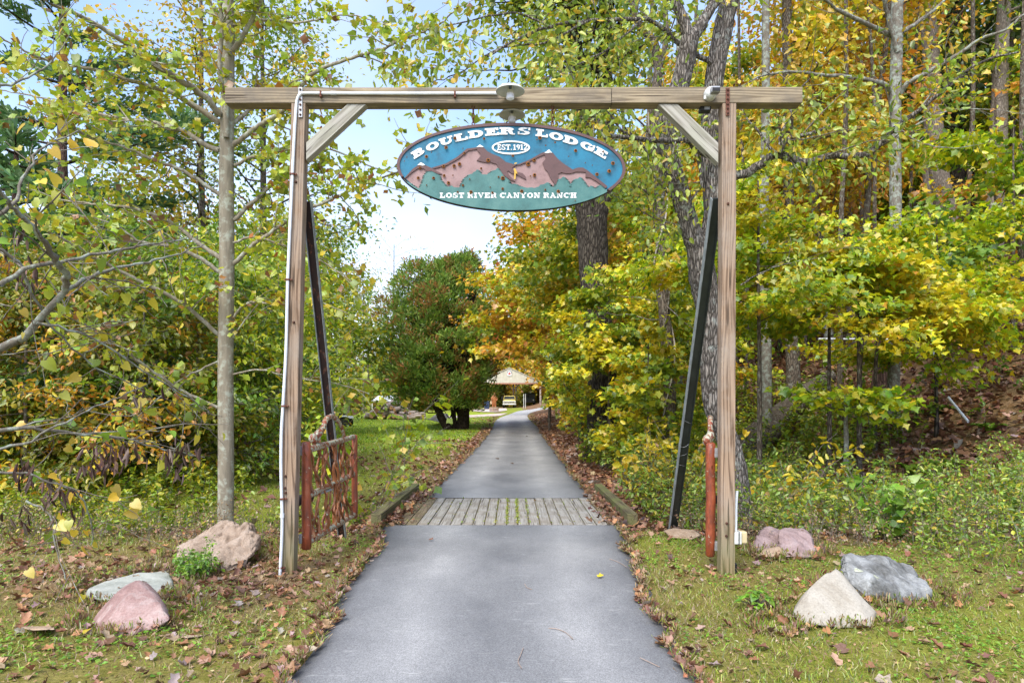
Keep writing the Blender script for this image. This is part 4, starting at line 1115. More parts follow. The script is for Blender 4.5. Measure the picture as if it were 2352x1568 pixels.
# chains
for px_, xs in ((1087, -1), (1269, 1)):
    zt, zb = zb0 + .01, S2(0, 452 if xs < 0 else 445)[1]
    x0 = G(px_, 0, 6.36)[0]
    ch_ = thing('chain', (x0, 6.36, zt), 'short rusty chain holding up the %s end of the oval sign' % ('left' if xs < 0 else 'right'), 'chain', 'rusty chains holding the sign')
    nl = 5
    L_ = (zt - zb) / nl
    for i in range(nl):
        zc = zt - L_ * (i + .5)
        P = []
        for a in np.linspace(0, 2 * math.pi, 13):
            u, v = .011 * math.cos(a), (L_ * .62) * math.sin(a)
            P.append((x0 + (u if i % 2 == 0 else u * .3), 6.36 + (u * .3 if i % 2 == 0 else u), zc + v))
        ob('link', *tube(P, .0045, 6), M['rust'], ch_, smooth=True)
# ------------------------------------------------------------------ boulders
def rock_mat(name, stops, scale=4, lichen=None, lic=.5, vein=None, bump=.6):
    m, n, l, out = mat_new(name)
    b = N(n, 'ShaderNodeBsdfPrincipled', Roughness=.9); b.inputs['Specular IOR Level'].default_value = .2
    tc = N(n, 'ShaderNodeTexCoord')
    a = N(n, 'ShaderNodeTexNoise', Scale=scale, Detail=9, Roughness=.68, Distortion=.5); l.new(tc.outputs['Object'], a.inputs['Vector'])
    r = ramp(n, stops); l.new(a.outputs['Fac'], r.inputs[0]); last = r.outputs[0]
    g = N(n, 'ShaderNodeTexNoise', Scale=70, Detail=4, Roughness=.7); l.new(tc.outputs['Object'], g.inputs['Vector'])
    gr = ramp(n, [(.3, (.7,) * 3), (.5, (1,) * 3), (.75, (1.2,) * 3)]); l.new(g.outputs['Fac'], gr.inputs[0])
    mm = N(n, 'ShaderNodeMixRGB'); mm.blend_type = 'MULTIPLY'; mm.inputs['Fac'].default_value = .8
    l.new(last, mm.inputs['Color1']); l.new(gr.outputs[0], mm.inputs['Color2']); last = mm.outputs[0]
    if vein:
        v = N(n, 'ShaderNodeTexNoise', Scale=scale * 1.3, Detail=5, Distortion=.5); l.new(tc.outputs['Object'], v.inputs['Vector'])
        vr = ramp(n, [(.46, (0, 0, 0)), (.5, (.32,) * 3), (.54, (0, 0, 0))]); l.new(v.outputs['Fac'], vr.inputs[0])
        m2 = N(n, 'ShaderNodeMixRGB'); m2.inputs['Color2'].default_value = (*vein, 1); l.new(vr.outputs[0], m2.inputs['Fac']); l.new(last, m2.inputs['Color1']); last = m2.outputs[0]
    if lichen:
        v = N(n, 'ShaderNodeTexNoise', Scale=5.5, Detail=7, Roughness=.7); l.new(tc.outputs['Object'], v.inputs['Vector'])
        vr = ramp(n, [(.68 - .12 * lic, (0, 0, 0)), (.72 - .12 * lic, (.9,) * 3)]); l.new(v.outputs['Fac'], vr.inputs[0])
        m3 = N(n, 'ShaderNodeMixRGB'); m3.inputs['Color2'].default_value = (*lichen, 1); l.new(vr.outputs[0], m3.inputs['Fac']); l.new(last, m3.inputs['Color1']); last = m3.outputs[0]
    l.new(last, b.inputs['Base Color'])
    ad = N(n, 'ShaderNodeMath', operation='MULTIPLY_ADD'); ad.inputs[1].default_value = .35; l.new(g.outputs['Fac'], ad.inputs[0]); l.new(a.outputs['Fac'], ad.inputs[2])
    bp = N(n, 'ShaderNodeBump', Strength=bump, Distance=.02); l.new(ad.outputs[0], bp.inputs['Height']); l.new(bp.outputs[0], b.inputs['Normal'])
    l.new(b.outputs[0], out.inputs[0])
    return m
M['r_pink'] = rock_mat('pink_quartzite', [(.3, (.22, .13, .115)), (.5, (.36, .23, .205)), (.62, (.44, .31, .28)), (.75, (.50, .43, .39))], 4.5, vein=(.52, .46, .42), bump=.9)
M['r_slab'] = rock_mat('grey_green_slate', [(.3, (.26, .27, .23)), (.55, (.40, .41, .36)), (.75, (.48, .47, .42))], 5)
M['r_brown'] = rock_mat('pitted_brown_sandstone', [(.3, (.13, .09, .06)), (.48, (.33, .25, .19)), (.7, (.43, .35, .285))], 6, bump=1)
M['r_cream'] = rock_mat('cream_limestone', [(.3, (.25, .215, .165)), (.5, (.36, .33, .275)), (.75, (.45, .42, .37))], 2.2, lichen=(.5, .54, .42), lic=-.25, bump=.25)
M['r_grey'] = rock_mat('mottled_grey_gneiss', [(.3, (.06, .058, .05)), (.46, (.17, .172, .165)), (.66, (.34, .35, .345))], 5, lichen=(.42, .42, .30), lic=.15, bump=.9)
M['r_mauve'] = rock_mat('mauve_sandstone', [(.3, (.17, .115, .105)), (.5, (.32, .235, .225)), (.75, (.42, .34, .33))], 4.5, bump=.8)
M['r_tan'] = rock_mat('tan_fieldstone', [(.3, (.25, .17, .11)), (.5, (.40, .29, .2)), (.75, (.5, .4, .3))], 5)
M['lichen_patch'] = rock_mat('lichen_crust', [(.35, (.28, .29, .20)), (.6, (.50, .53, .40)), (.8, (.6, .62, .5))], 30)

ROCKS = []
def rock(pts, label, mat, name='boulder', cuts=4, amp=.018, fs=3.2, seed=0, sharp=.42, pits=0, group=None, patches=()):
    """pts: world points of the stone's corners -> hull, subdivided and roughened"""
    P = A(pts, float)
    bm = bmesh.new()
    for p in P: bm.verts.new(p)
    bmesh.ops.convex_hull(bm, input=bm.verts)
    for v in [v for v in bm.verts if not v.link_faces]: bm.verts.remove(v)
    bmesh.ops.triangulate(bm, faces=bm.faces)
    for _ in range(cuts):
        bmesh.ops.subdivide_edges(bm, edges=bm.edges[:], cuts=1, use_grid_fill=True)
        if _ == 1:
            bmesh.ops.smooth_vert(bm, verts=bm.verts, factor=sharp, use_axis_x=True, use_axis_y=True, use_axis_z=True)
    bm.normal_update()
    offs = []
    for v in bm.verts:
        c = v.co * fs + Vector((seed * 7.3, seed * 3.1, seed))
        d = mnoise.fractal(c, 1.0, 2.1, 5) * amp * 1.9 - (1 - abs(mnoise.noise(c * 1.9))) ** 4 * amp * .55 + (abs(mnoise.noise(c * .7)) - .3) * amp * 2
        if pits:
            q = mnoise.noise(v.co * 14 + Vector((seed, 0, 0)))
            d -= max(0, q - .22) * pits
        offs.append(v.normal * d)
    for v, d in zip(bm.verts, offs): v.co += d
    bm.verts.ensure_lookup_table()
    V = A([v.co[:] for v in bm.verts]); F = [tuple(v.index for v in f.verts) for f in bm.faces]
    bm.free()
    ROCKS.append((V[:, 0].min(), V[:, 0].max(), V[:, 1].min(), V[:, 1].max()))
    c = V.mean(0); c[2] = max(V[:, 2].min(), float(gz(c[0], c[1])))
    if patches:
        t = thing(name, tuple(c), label, 'rock', group)
        ob('stone', V, F, mat, t, smooth=True)
        for i, (px_, py_, rad) in enumerate(patches):
            d = W(px_, py_, 1) - A((0, 0, 1.55)); d /= np.linalg.norm(d)
            rel = V - A((0, 0, 1.55)); s = rel @ d; dist = np.linalg.norm(rel - s[:, None] * d, axis=1)
            near = np.where(dist < .03)[0]
            if len(near) == 0: near = [int(np.argmin(dist))]
            hit = V[near[np.argmin(s[near])]]
            bmv = []
            rs_ = RS(i + int(px_))
            ids = np.where(np.linalg.norm(V - hit, axis=1) < rad)[0]
            rr = {int(k): np.linalg.norm(V[k] - hit) < rad * (0.65 + .35 * mnoise.noise(Vector(V[k] * 30))) for k in ids}
            Fp = [f for f in F if all(rr.get(v, False) for v in f)]
            if len(Fp) > 3:
                used_ = sorted({v for f in Fp for v in f}); mp_ = {v: k for k, v in enumerate(used_)}
                out_ = (hit - V.mean(0)); out_ /= np.linalg.norm(out_)
                ob('lichen_patch', V[used_] + (out_ * .004 - d * .004), [tuple(mp_[v] for v in f) for f in Fp], M['lichen_patch'], t, smooth=True)
        return t
    o = ob(name, V, F, mat, None, org=c, smooth=True)
    return tag(o, label, 'rock', group)
def PP(lst): return [W(*p) for p in lst]

rock(PP([(315, 1333, 5.02), (300, 1338, 5.15), (330, 1338, 5.1), (215, 1462, 4.62), (198, 1430, 4.95), (262, 1362, 4.95), (396, 1418, 4.75), (385, 1432, 4.72), (350, 1352, 5.05), (300, 1465, 4.6), (235, 1400, 5.3), (390, 1400, 5.4), (320, 1440, 5.5)]),
     'pink pyramid shaped boulder in the leaves at the front left', M['r_pink'], seed=1, amp=.012, patches=[(312, 1352, .05), (352, 1378, .028), (322, 1392, .015)])
rock(PP([(192, 1372, 5.35), (195, 1352, 5.5), (240, 1332, 5.75), (320, 1312, 6.1), (385, 1306, 6.3), (402, 1345, 5.75), (398, 1376, 5.45), (250, 1385, 5.35), (225, 1375, 5.3), (330, 1380, 5.35), (395, 1330, 6.4), (230, 1345, 6.2)]),
     'flat grey green slab lying behind the pink pyramid boulder', M['r_slab'], seed=2, amp=.008, fs=4, name='stone_slab')
rock(PP([(396, 1275, 6.7), (402, 1262, 6.9), (440, 1240, 7.0), (500, 1200, 7.1), (540, 1188, 7.1), (575, 1195, 7.0), (596, 1225, 6.85), (594, 1262, 6.7), (560, 1305, 6.4), (525, 1318, 6.4), (440, 1310, 6.4), (400, 1295, 6.5), (420, 1250, 7.6), (580, 1220, 7.6), (500, 1210, 7.7)]),
     'large pitted brown boulder leaning up beside the tulip tree', M['r_brown'], seed=3, amp=.03, pits=.10, cuts=5, fs=4)
rock(PP([(1915, 1296, 5.15), (1925, 1302, 5.2), (1903, 1304, 5.12), (1812, 1418, 4.85), (1816, 1395, 5.0), (1860, 1345, 5.0), (1850, 1440, 4.72), (1930, 1450, 4.7), (2005, 1445, 4.75), (2014, 1412, 4.9), (1968, 1355, 5.05), (1880, 1400, 5.5), (1990, 1400, 5.5)]),
     'smooth cream coloured pyramid boulder in front of the dark grey rock', M['r_cream'], seed=4, amp=.010, fs=2.2, patches=[(1900, 1375, .018), (1945, 1392, .02)])
rock(PP([(1921, 1300, 5.5), (1928, 1272, 5.6), (1950, 1264, 5.7), (2040, 1283, 5.75), (2100, 1318, 5.7), (2136, 1348, 5.6), (2132, 1378, 5.45), (2060, 1392, 5.3), (1985, 1385, 5.3), (1940, 1340, 5.4), (2090, 1300, 6.2), (1950, 1280, 6.2), (2120, 1340, 6.1), (2000, 1330, 5.32)]),
     'large mottled dark grey boulder with lichen behind the cream boulder', M['r_grey'], seed=5, amp=.022, cuts=5, fs=3.6, patches=[(1975, 1300, .05), (2020, 1320, .04)])
rock(PP([(1785, 1250, 7.0), (1790, 1215, 7.2), (1812, 1203, 7.3), (1845, 1210, 7.3), (1872, 1238, 7.1), (1882, 1262, 6.95), (1870, 1284, 6.8), (1800, 1284, 6.8), (1850, 1220, 7.8), (1800, 1225, 7.8)]),
     'rounded mauve boulder at the edge of the brush behind the right post', M['r_mauve'], seed=6, amp=.02, pits=.04)
rock(PP([(1724, 1258, 7.15), (1735, 1225, 7.35), (1765, 1207, 7.5), (1790, 1212, 7.5), (1800, 1245, 7.3), (1795, 1268, 7.0), (1740, 1272, 7.0), (1750, 1220, 7.9), (1790, 1225, 7.9)]),
     'cracked mauve rock half hidden on the left of the rounded mauve boulder', M['r_mauve'], seed=7, amp=.028)
rock(PP([(1738, 1275, 6.85), (1750, 1258, 6.95), (1790, 1252, 7.0), (1805, 1262, 6.95), (1790, 1278, 6.8), (1760, 1280, 6.8), (1770, 1262, 7.2)]), 'small flat tan stone tucked under the two mauve rocks', M['r_tan'], name='fieldstone', seed=8, amp=.006, cuts=3)
rock(PP([(1735, 1462, 4.65), (1745, 1432, 4.85), (1772, 1424, 4.95), (1830, 1442, 4.9), (1828, 1460, 4.7), (1780, 1472, 4.6), (1780, 1440, 5.0)]), 'low tan stone in the grass left of the cream boulder', M['r_tan'], name='fieldstone', seed=9, amp=.01, cuts=3)
rock(PP([(1520, 1218, 8.2), (1545, 1210, 8.4), (1600, 1216, 8.4), (1618, 1228, 8.1), (1590, 1240, 7.9), (1535, 1234, 7.9), (1570, 1222, 8.6)]), 'flat stone in the leaf litter between the strut and the right gate', M['r_tan'], name='fieldstone', seed=10, amp=.006, cuts=3)
rock(PP([(130, 1438, 4.8), (90, 1440, 4.75), (40, 1438, 4.7), (60, 1446, 4.6), (130, 1446, 4.6), (110, 1436, 5.0)]), 'mossy flat stone sunk in the grass at the far left', M['r_tan'], name='fieldstone', seed=11, amp=.006, cuts=3)
rock(PP([(370, 1452, 4.72), (420, 1440, 4.8), (470, 1448, 4.8), (480, 1460, 4.6), (430, 1466, 4.5), (375, 1462, 4.6), (420, 1450, 4.9)]), 'mossy flat stone sunk in the grass right of the pink boulder', M['r_tan'], name='fieldstone', seed=12, amp=.006, cuts=3)
rock(PP([(975, 962, 44), (1005, 946, 45), (1030, 948, 46), (1040, 968, 44), (1010, 972, 43), (1010, 955, 48)]), 'pale pyramid stone on the lawn left of the cedar trunks', M['r_cream'], seed=13, amp=.05, cuts=3, fs=1)
# ------------------------------------------------------------------ leaves
def fan(outline, c, curl=.12, fold=.15):
    V = [(c[0], c[1], 0)] + [(x, y, 0) for x, y in outline]
    V = A(V, float)
    V[:, 2] = fold * np.abs(V[:, 1]) - curl * V[:, 0] ** 2
    n = len(outline)
    F = A([(0, i + 1, (i + 1) % n + 1) for i in range(n)])
    return V, F
T_SIMPLE = (A([(0, 0, 0), (.5, -.33, .07), (1, 0, -.1), (.5, .33, .07)], float), A([(0, 1, 2), (0, 2, 3)]))
T_OVAL = (A([(0, 0, 0), (.3, -.25, .05), (.72, -.2, .02), (1, 0, -.12), (.72, .2, .02), (.3, .25, .05)], float), A([(0, 1, 2), (0, 2, 3), (0, 3, 4), (0, 4, 5)]))
T_MAPLE = fan([(0, 0), (-.05, .3), (.22, .3), (.42, .62), (.6, .28), (1, 0), (.6, -.28), (.42, -.62), (.22, -.3), (-.05, -.3)], (.35, 0))
T_TULIP = fan([(0, 0), (.02, .36), (.4, .40), (.8, .44), (.7, .12), (.74, 0), (.7, -.12), (.8, -.44), (.4, -.40), (.02, -.36)], (.35, 0), .25, .22)
T_HEART = fan([(.05, 0), (-.08, .26), (.12, .46), (.5, .38), (.82, .16), (1, 0), (.82, -.16), (.5, -.38), (.12, -.46), (-.08, -.26)], (.4, 0), .2, .18)
T_CURL = fan([(0, 0), (.05, .3), (.35, .25), (.6, .5), (.75, .2), (1, 0), (.7, -.3), (.45, -.22), (.3, -.45), (.0, -.25)], (.4, 0), -.35, .55)
T_NEEDLE = (A([(0, 0, 0), (1, -.16, -.1), (1.1, .02, -.05), (.9, .2, -.1)], float), A([(0, 1, 2), (0, 2, 3)]))

def unit(v): return v / (np.linalg.norm(v, axis=1)[:, None] + 1e-9)
def pick(rs, pal, n, jit=.22):
    cs = A([p[:3] for p in pal], float); w = A([p[3] for p in pal], float); w /= w.sum()
    c = cs[rs.choice(len(pal), n, p=w)]
    c = c * (1 + jit * (rs.rand(n, 1) * 2 - 1)) * (1 + .12 * (rs.rand(n, 3) * 2 - 1))
    return np.clip(c, 0.004, .8)
def place(T, P, D, Nn, S, C):
    V0, F0 = T
    D = unit(D); B = unit(np.cross(Nn, D)); Nn = np.cross(D, B)
    S = np.asarray(S)[:, None, None]
    rb = RS(len(P) + 5)
    zz = V0[None, :, 2] * (.4 + 1.3 * rb.rand(len(P), 1)) - .38 * rb.rand(len(P), 1) ** 2 * V0[None, :, 0] ** 2
    yy = V0[None, :, 1] * (.72 + .5 * rb.rand(len(P), 1))
    V = P[:, None, :] + S * (V0[None, :, 0:1] * D[:, None, :] + yy[:, :, None] * B[:, None, :] + zz[:, :, None] * Nn[:, None, :])
    n, k = len(P), len(V0)
    F = F0[None] + (np.arange(n) * k)[:, None, None]
    return V.reshape(-1, 3), F.reshape(-1, F0.shape[1]), np.repeat(C, k, axis=0)
def leaves_at(rs, T, P, pal, size, up=.7, jit=.22, D=None, sj=.35, droop=0.0):
    n = len(P)
    Nn = rs.randn(n, 3) * (1 - up); Nn[:, 2] += up + .15
    Nn = unit(Nn)
    if D is None:
        D = rs.randn(n, 3)
    else: D = D + rs.randn(n, 3) * .6
    D = D - (D * Nn).sum(1)[:, None] * Nn
    D[:, 2] -= droop
    S = size * (1 + sj * (rs.rand(n) * 2 - 1))
    return place(T, P, D, Nn, S, pick(rs, pal, n, jit))

PAL = {
 'tulip': [(.36, .46, .03, 5), (.50, .52, .03, 4), (.22, .32, .025, 2), (.60, .46, .03, 1.2), (.26, .13, .05, .6), (.40, .17, .03, .5)],
 'redbud': [(.62, .46, .04, 4), (.42, .42, .04, 3), (.22, .32, .03, 2), (.5, .28, .04, 1)],
 'ygreen': [(.34, .42, .02, 4), (.21, .32, .016, 4), (.52, .48, .02, 2.4), (.12, .21, .016, 1.6)],
 'yellow': [(.74, .58, .015, 5), (.62, .58, .015, 4), (.33, .38, .015, 3), (.62, .34, .02, .7)],
 'mapleg': [(.38, .50, .012, 5), (.62, .62, .012, 4), (.18, .32, .012, 3), (.62, .44, .02, .4)],
 'orange': [(.62, .28, .025, 4), (.70, .40, .02, 4), (.68, .52, .03, 3), (.36, .34, .03, 1.5)],
 'amber': [(.66, .42, .02, 4), (.70, .52, .02, 4), (.44, .42, .02, 3), (.24, .30, .02, 2)],
 'olive': [(.22, .26, .02, 4), (.34, .34, .02, 3), (.12, .17, .012, 2.6), (.46, .22, .04, 1.1), (.40, .36, .03, 1.6)],
 'green': [(.12, .25, .015, 4), (.20, .34, .02, 4), (.30, .39, .02, 2.4), (.07, .14, .015, 1.6)],
 'dkgreen': [(.05, .10, .02, 4), (.09, .15, .02, 4), (.16, .20, .02, 2)],
 'cedar': [(.14, .25, .04, 5), (.23, .35, .05, 4), (.33, .43, .08, 3)],
 'cedar_br': [(.46, .23, .06, 3), (.34, .19, .06, 2), (.22, .24, .04, 1)],
 'pine': [(.09, .19, .06, 5), (.13, .24, .07, 3), (.19, .29, .09, 1)],
 'litter': [(.30, .155, .085, 3), (.22, .11, .065, 3), (.38, .25, .17, 2.5), (.16, .085, .06, 2), (.42, .22, .10, 1), (.33, .25, .22, 1.2)],
 'shrub': [(.24, .38, .04, 4), (.36, .46, .05, 3.5), (.14, .24, .03, 2.5), (.58, .52, .04, 1.5), (.42, .22, .06, .4)],
 'spice': [(.68, .50, .02, 5), (.58, .46, .02, 3), (.45, .42, .03, 1)],
 'redorange': [(.55, .16, .035, 4), (.60, .26, .04, 3), (.45, .20, .05, 1)],
 'grass': [(.25, .37, .025, 4), (.38, .44, .04, 3), (.33, .28, .08, 2), (.11, .18, .02, 2), (.40, .30, .14, 1)],
 'clover': [(.20, .40, .03, 4), (.28, .46, .04, 3), (.14, .29, .03, 2)],
 'straw': [(.42, .30, .15, 3), (.32, .21, .10, 3), (.5, .4, .24, 1), (.22, .14, .08, 2)],
}

def merge(lst):
    Vs, Fs, Cs, n = [], [], [], 0
    for V, F, C in lst:
        Vs.append(V); Fs.append(F + n); Cs.append(C); n += len(V)
    return np.vstack(Vs), np.vstack(Fs), np.vstack(Cs)

def curve_from(rs, p, d, L, n=7, wob=.08, droop=0.0, lift=0.0):
    """a wandering limb"""
    p = A(p, float); d = A(d, float); d = d / np.linalg.norm(d)
    pts = [p.copy()]
    st = L / (n - 1)
    for i in range(n - 1):
        d = d + rs.randn(3) * wob + A((0, 0, lift - droop * (i / n)))
        d = d / np.linalg.norm(d)
        p = p + d * st
        pts.append(p.copy())
    return A(pts)

def along(rs, paths, n, lo=.2, spread=.1):
    """n random points near the paths; returns points and local directions"""
    lens = A([np.linalg.norm(np.diff(P, axis=0), axis=1).sum() for P in paths])
    idx = rs.choice(len(paths), n, p=lens / lens.sum())
    t = lo + (1 - lo) * rs.rand(n)
    pts, dr = np.empty((n, 3)), np.empty((n, 3))
    for k in np.unique(idx):
        P = paths[k]; m = idx == k
        f = t[m] * (len(P) - 1); i = np.minimum(f.astype(int), len(P) - 2); g = (f - i)[:, None]
        pts[m] = P[i] * (1 - g) + P[i + 1] * g
        dr[m] = P[i + 1] - P[i]
    return pts + rs.randn(n, 3) * spread, unit(dr)

def over_drive(P):
    """the drive is kept clear of low boughs"""
    x, y, z = P[:, 0], P[:, 1], P[:, 2]
    return (x < .037 * y + .25) & (x > -.05 * y) & (z < 1.55 + .066 * y) & (y > 12) | (x < 1.75) & (x > 0) & (z < 1.5) & (y < 30) & (y > 8)
def leafy_tree(name, label, base, H, r0, seed, pal, T=T_SIMPLE, nleaf=6000, lsize=.11, crown=(.35, 1.0), spread=2.2, nlimb=16, bk='bark_brown', lean=(0, 0), flat=.25, layered=True,
               group=None, cat='tree', twigs=3, up=.7, clear=False, taper=.25, az=None, cols2=None, wig=.06, droop=.05, lift=.35, sink=.3):
    """trunk, limbs and a crown of leaf sprays carried on the limbs"""
    rs = RS(seed)
    bx, by = base[0], base[1]; bz = float(gz(bx, by)) if len(base) < 3 else base[2]
    t = thing(name, (bx, by, bz), label, cat, group)
    n = 9
    f = np.linspace(0, 1, n)
    P = np.c_[bx + lean[0] * f ** 1.3 * H + np.cumsum(rs.randn(n)) * wig * H / 40, by + lean[1] * f * H + np.cumsum(rs.randn(n)) * wig * H / 40, bz - sink + (H + sink) * f]
    R = r0 * (1 - (1 - taper) * f ** .8); R[0] *= 1.35
    Ps, Rs = smooth_path(P, R, 4)
    ob('trunk', *tube(Ps, Rs, 10, .08, rs), M[bk], t, smooth=True)
    limbs, tw = [], []
    for i in range(nlimb):
        h = crown[0] + (crown[1] - crown[0]) * (i + rs.rand()) / nlimb
        h = min(h, .985)
        j = h * (len(Ps) - 1); k = int(j)
        p = Ps[k] + (Ps[min(k + 1, len(Ps) - 1)] - Ps[k]) * (j - k)
        a = rs.rand() * 6.283 if az is None else az[0] + (rs.rand() - .5) * az[1]
        L = spread * (1.05 - .55 * max(0, (h - .5) * 1.6)) * (.65 + .6 * rs.rand())
        d = A((math.cos(a), math.sin(a), lift * (.4 + rs.rand())))
        q = curve_from(rs, p, d, L, 7, .14, droop)
        if clear and over_drive(q).any(): continue
        limbs.append((q, np.linspace(Rs[k] * .38, .008, 7)))
        for _ in range(twigs):
            s = rs.randint(2, 6)
            dd = q[s] - q[s - 1]; dd = dd / np.linalg.norm(dd)
            sd = np.cross(dd, (0, 0, 1)) * (1 if rs.rand() < .5 else -1)
            q2 = curve_from(rs, q[s], dd + sd * (.6 + .6 * rs.rand()) + A((0, 0, .15 * rs.randn())), L * (.28 + .3 * rs.rand()), 5, .16, droop)
            tw.append((q2, np.linspace(.4 * Rs[k] * .38, .004, 5)))
    V, F = tubes([smooth_path(a_, b_, 2) for a_, b_ in limbs], 6)
    ob('limbs', V, F, M[bk], t, smooth=True, kind='stuff')
    if tw:
        V, F = tubes(tw, 4)
        ob('twigs', V, F, M[bk], t, kind='stuff')
    paths = [a_ for a_, _ in limbs] + [a_ for a_, _ in tw] * 2
    pts, dr = along(rs, paths, nleaf, .25, 1.0 * 0)
    sp = rs.randn(nleaf, 3) * A((spread * .13, spread * .13, spread * .13 * flat))
    pts = pts + sp
    if clear:
        ok = ~over_drive(pts); pts, dr = pts[ok], dr[ok]; nleaf = len(pts)
    parts = [leaves_at(rs, T, pts, PAL[pal], lsize, up, D=dr, droop=.25)]
    if cols2:      # a share of the leaves, in patches, wears a second palette
        V, F, C = parts[0]
        k = len(T[0])
        nz = vnoise(pts[:, 0] * 1.3 + pts[:, 2], pts[:, 1] + pts[:, 2] * .7, cols2[1], seed)
        m = nz > cols2[2]
        C = C.reshape(nleaf, k, 3); C[m] = pick(rs, PAL[cols2[0]], m.sum())[:, None, :]
        parts = [(V, F, C.reshape(-1, 3))]
    V, F, C = merge(parts)
    ob('crown', V, F, M['leaf'], t, cols=C, kind='stuff')
    return t

# ------------------------------------------------------------------ the tulip tree left of the gate
def traced_tree(name, label, base, trunk_pts, trunk_r, limbs, bk, seed, pal, T, nleaf, lsize, n_ind=300, k=18, twig_n=3, twig_len=.6, spread=.06, limb_k=8, twig_mat=None, up=.6, extra_trunks=(), lo=.12, droop=.3, cat='tree', near_pref=True, rough=.05):
    rs = RS(seed)
    t = thing(name, base, label, cat)
    Ps, Rs = smooth_path(trunk_pts, trunk_r, 6)
    ob('trunk', *tube(Ps, Rs, k, rough, rs), M[bk], t, smooth=True)
    for tp, tr in extra_trunks:
        a_, b_ = smooth_path(tp, tr, 6)
        ob('trunk', *tube(a_, b_, k, rough, rs), M[bk], t, smooth=True)
    paths, tw = [], []
    for lp, lr in limbs:
        n = len(lp)
        P, R = smooth_path(lp, np.linspace(lr[0], lr[1], n) if len(lr) == 2 else lr, 5)
        P[1:-1] += rs.randn(len(P) - 2, 3) * .006
        ob('limb', *tube(P, R, limb_k, .06, rs), M[bk], t, org=P[len(P) // 2], smooth=True)
        paths.append(P)
        L = np.linalg.norm(np.diff(P, axis=0), axis=1).sum()
        m = int(max(3, L * twig_n))
        for _ in range(m):
            s = rs.randint(max(1, len(P) // 6), len(P) - 1)
            dd = P[s] - P[s - 1]; dd /= np.linalg.norm(dd) + 1e-9
            sd = rs.randn(3); sd[2] = sd[2] * .7 + .15
            q = curve_from(rs, P[s], dd * .7 + sd * .7, twig_len * (.4 + rs.rand()), 6, .16, .04)
            tw.append((q, np.linspace(min(R[s] * .5, .012), .0022, 6)))
            if rs.rand() < .7:
                q2 = curve_from(rs, q[3], q[3] - q[2] + rs.randn(3) * .08, twig_len * .4, 4, .2)
                tw.append((q2, np.linspace(.004, .0018, 4)))
    V, F = tubes(tw, 4)
    ob('twigs', V, F, M[twig_mat or bk], t, kind='stuff')
    paths2 = [a_ for a_, _ in tw] * 3 + paths
    pts, dr = along(rs, paths2, nleaf, lo, spread)
    Nn = rs.randn(nleaf, 3) * (1 - up); Nn[:, 2] += up + .1; Nn = unit(Nn)
    D = dr + rs.randn(nleaf, 3) * .9; D[:, 2] -= droop
    S = lsize * (.6 + .75 * rs.rand(nleaf)); C = pick(rs, PAL[pal], nleaf)
    order = np.argsort(np.linalg.norm(pts - A((0, 0, 1.55)), axis=1) / S)
    big, rest = order[:n_ind], order[n_ind:]
    V, F, Cc = place(T, pts[rest], D[rest], Nn[rest], S[rest], C[rest])
    ob('foliage', V, F, M['leaf'], t, cols=Cc, kind='stuff')
    # the leaves that show largest are leaves of their own, sharing a few meshes
    tpl = []
    for i in range(10):
        Vt = T[0].copy(); Vt[:, 2] += (rs.rand() - .5) * .5 * Vt[:, 0] ** 2 + (rs.rand() - .4) * .3 * np.abs(Vt[:, 1])
        tpl.append(mesh_fast('leaf', Vt, T[1], M['leaf'], cols=np.repeat(pick(rs, PAL[pal], 1), len(Vt), axis=0)))
    D_, N_ = unit(D), Nn
    for j, i in enumerate(big):
        d = Vector(D_[i]); b_ = Vector(N_[i]).cross(d).normalized(); n_ = d.cross(b_)
        from mathutils import Matrix
        o = bpy.data.objects.new('leaf', tpl[j % 10])
        Mx = Matrix((d, b_, n_)).transposed().to_4x4()
        o.rotation_euler = Mx.to_euler(); o.scale = (S[i],) * 3
        o.location = Vector(pts[i]) - wl(t)
        o.parent = t
        col.objects.link(o)
    return t

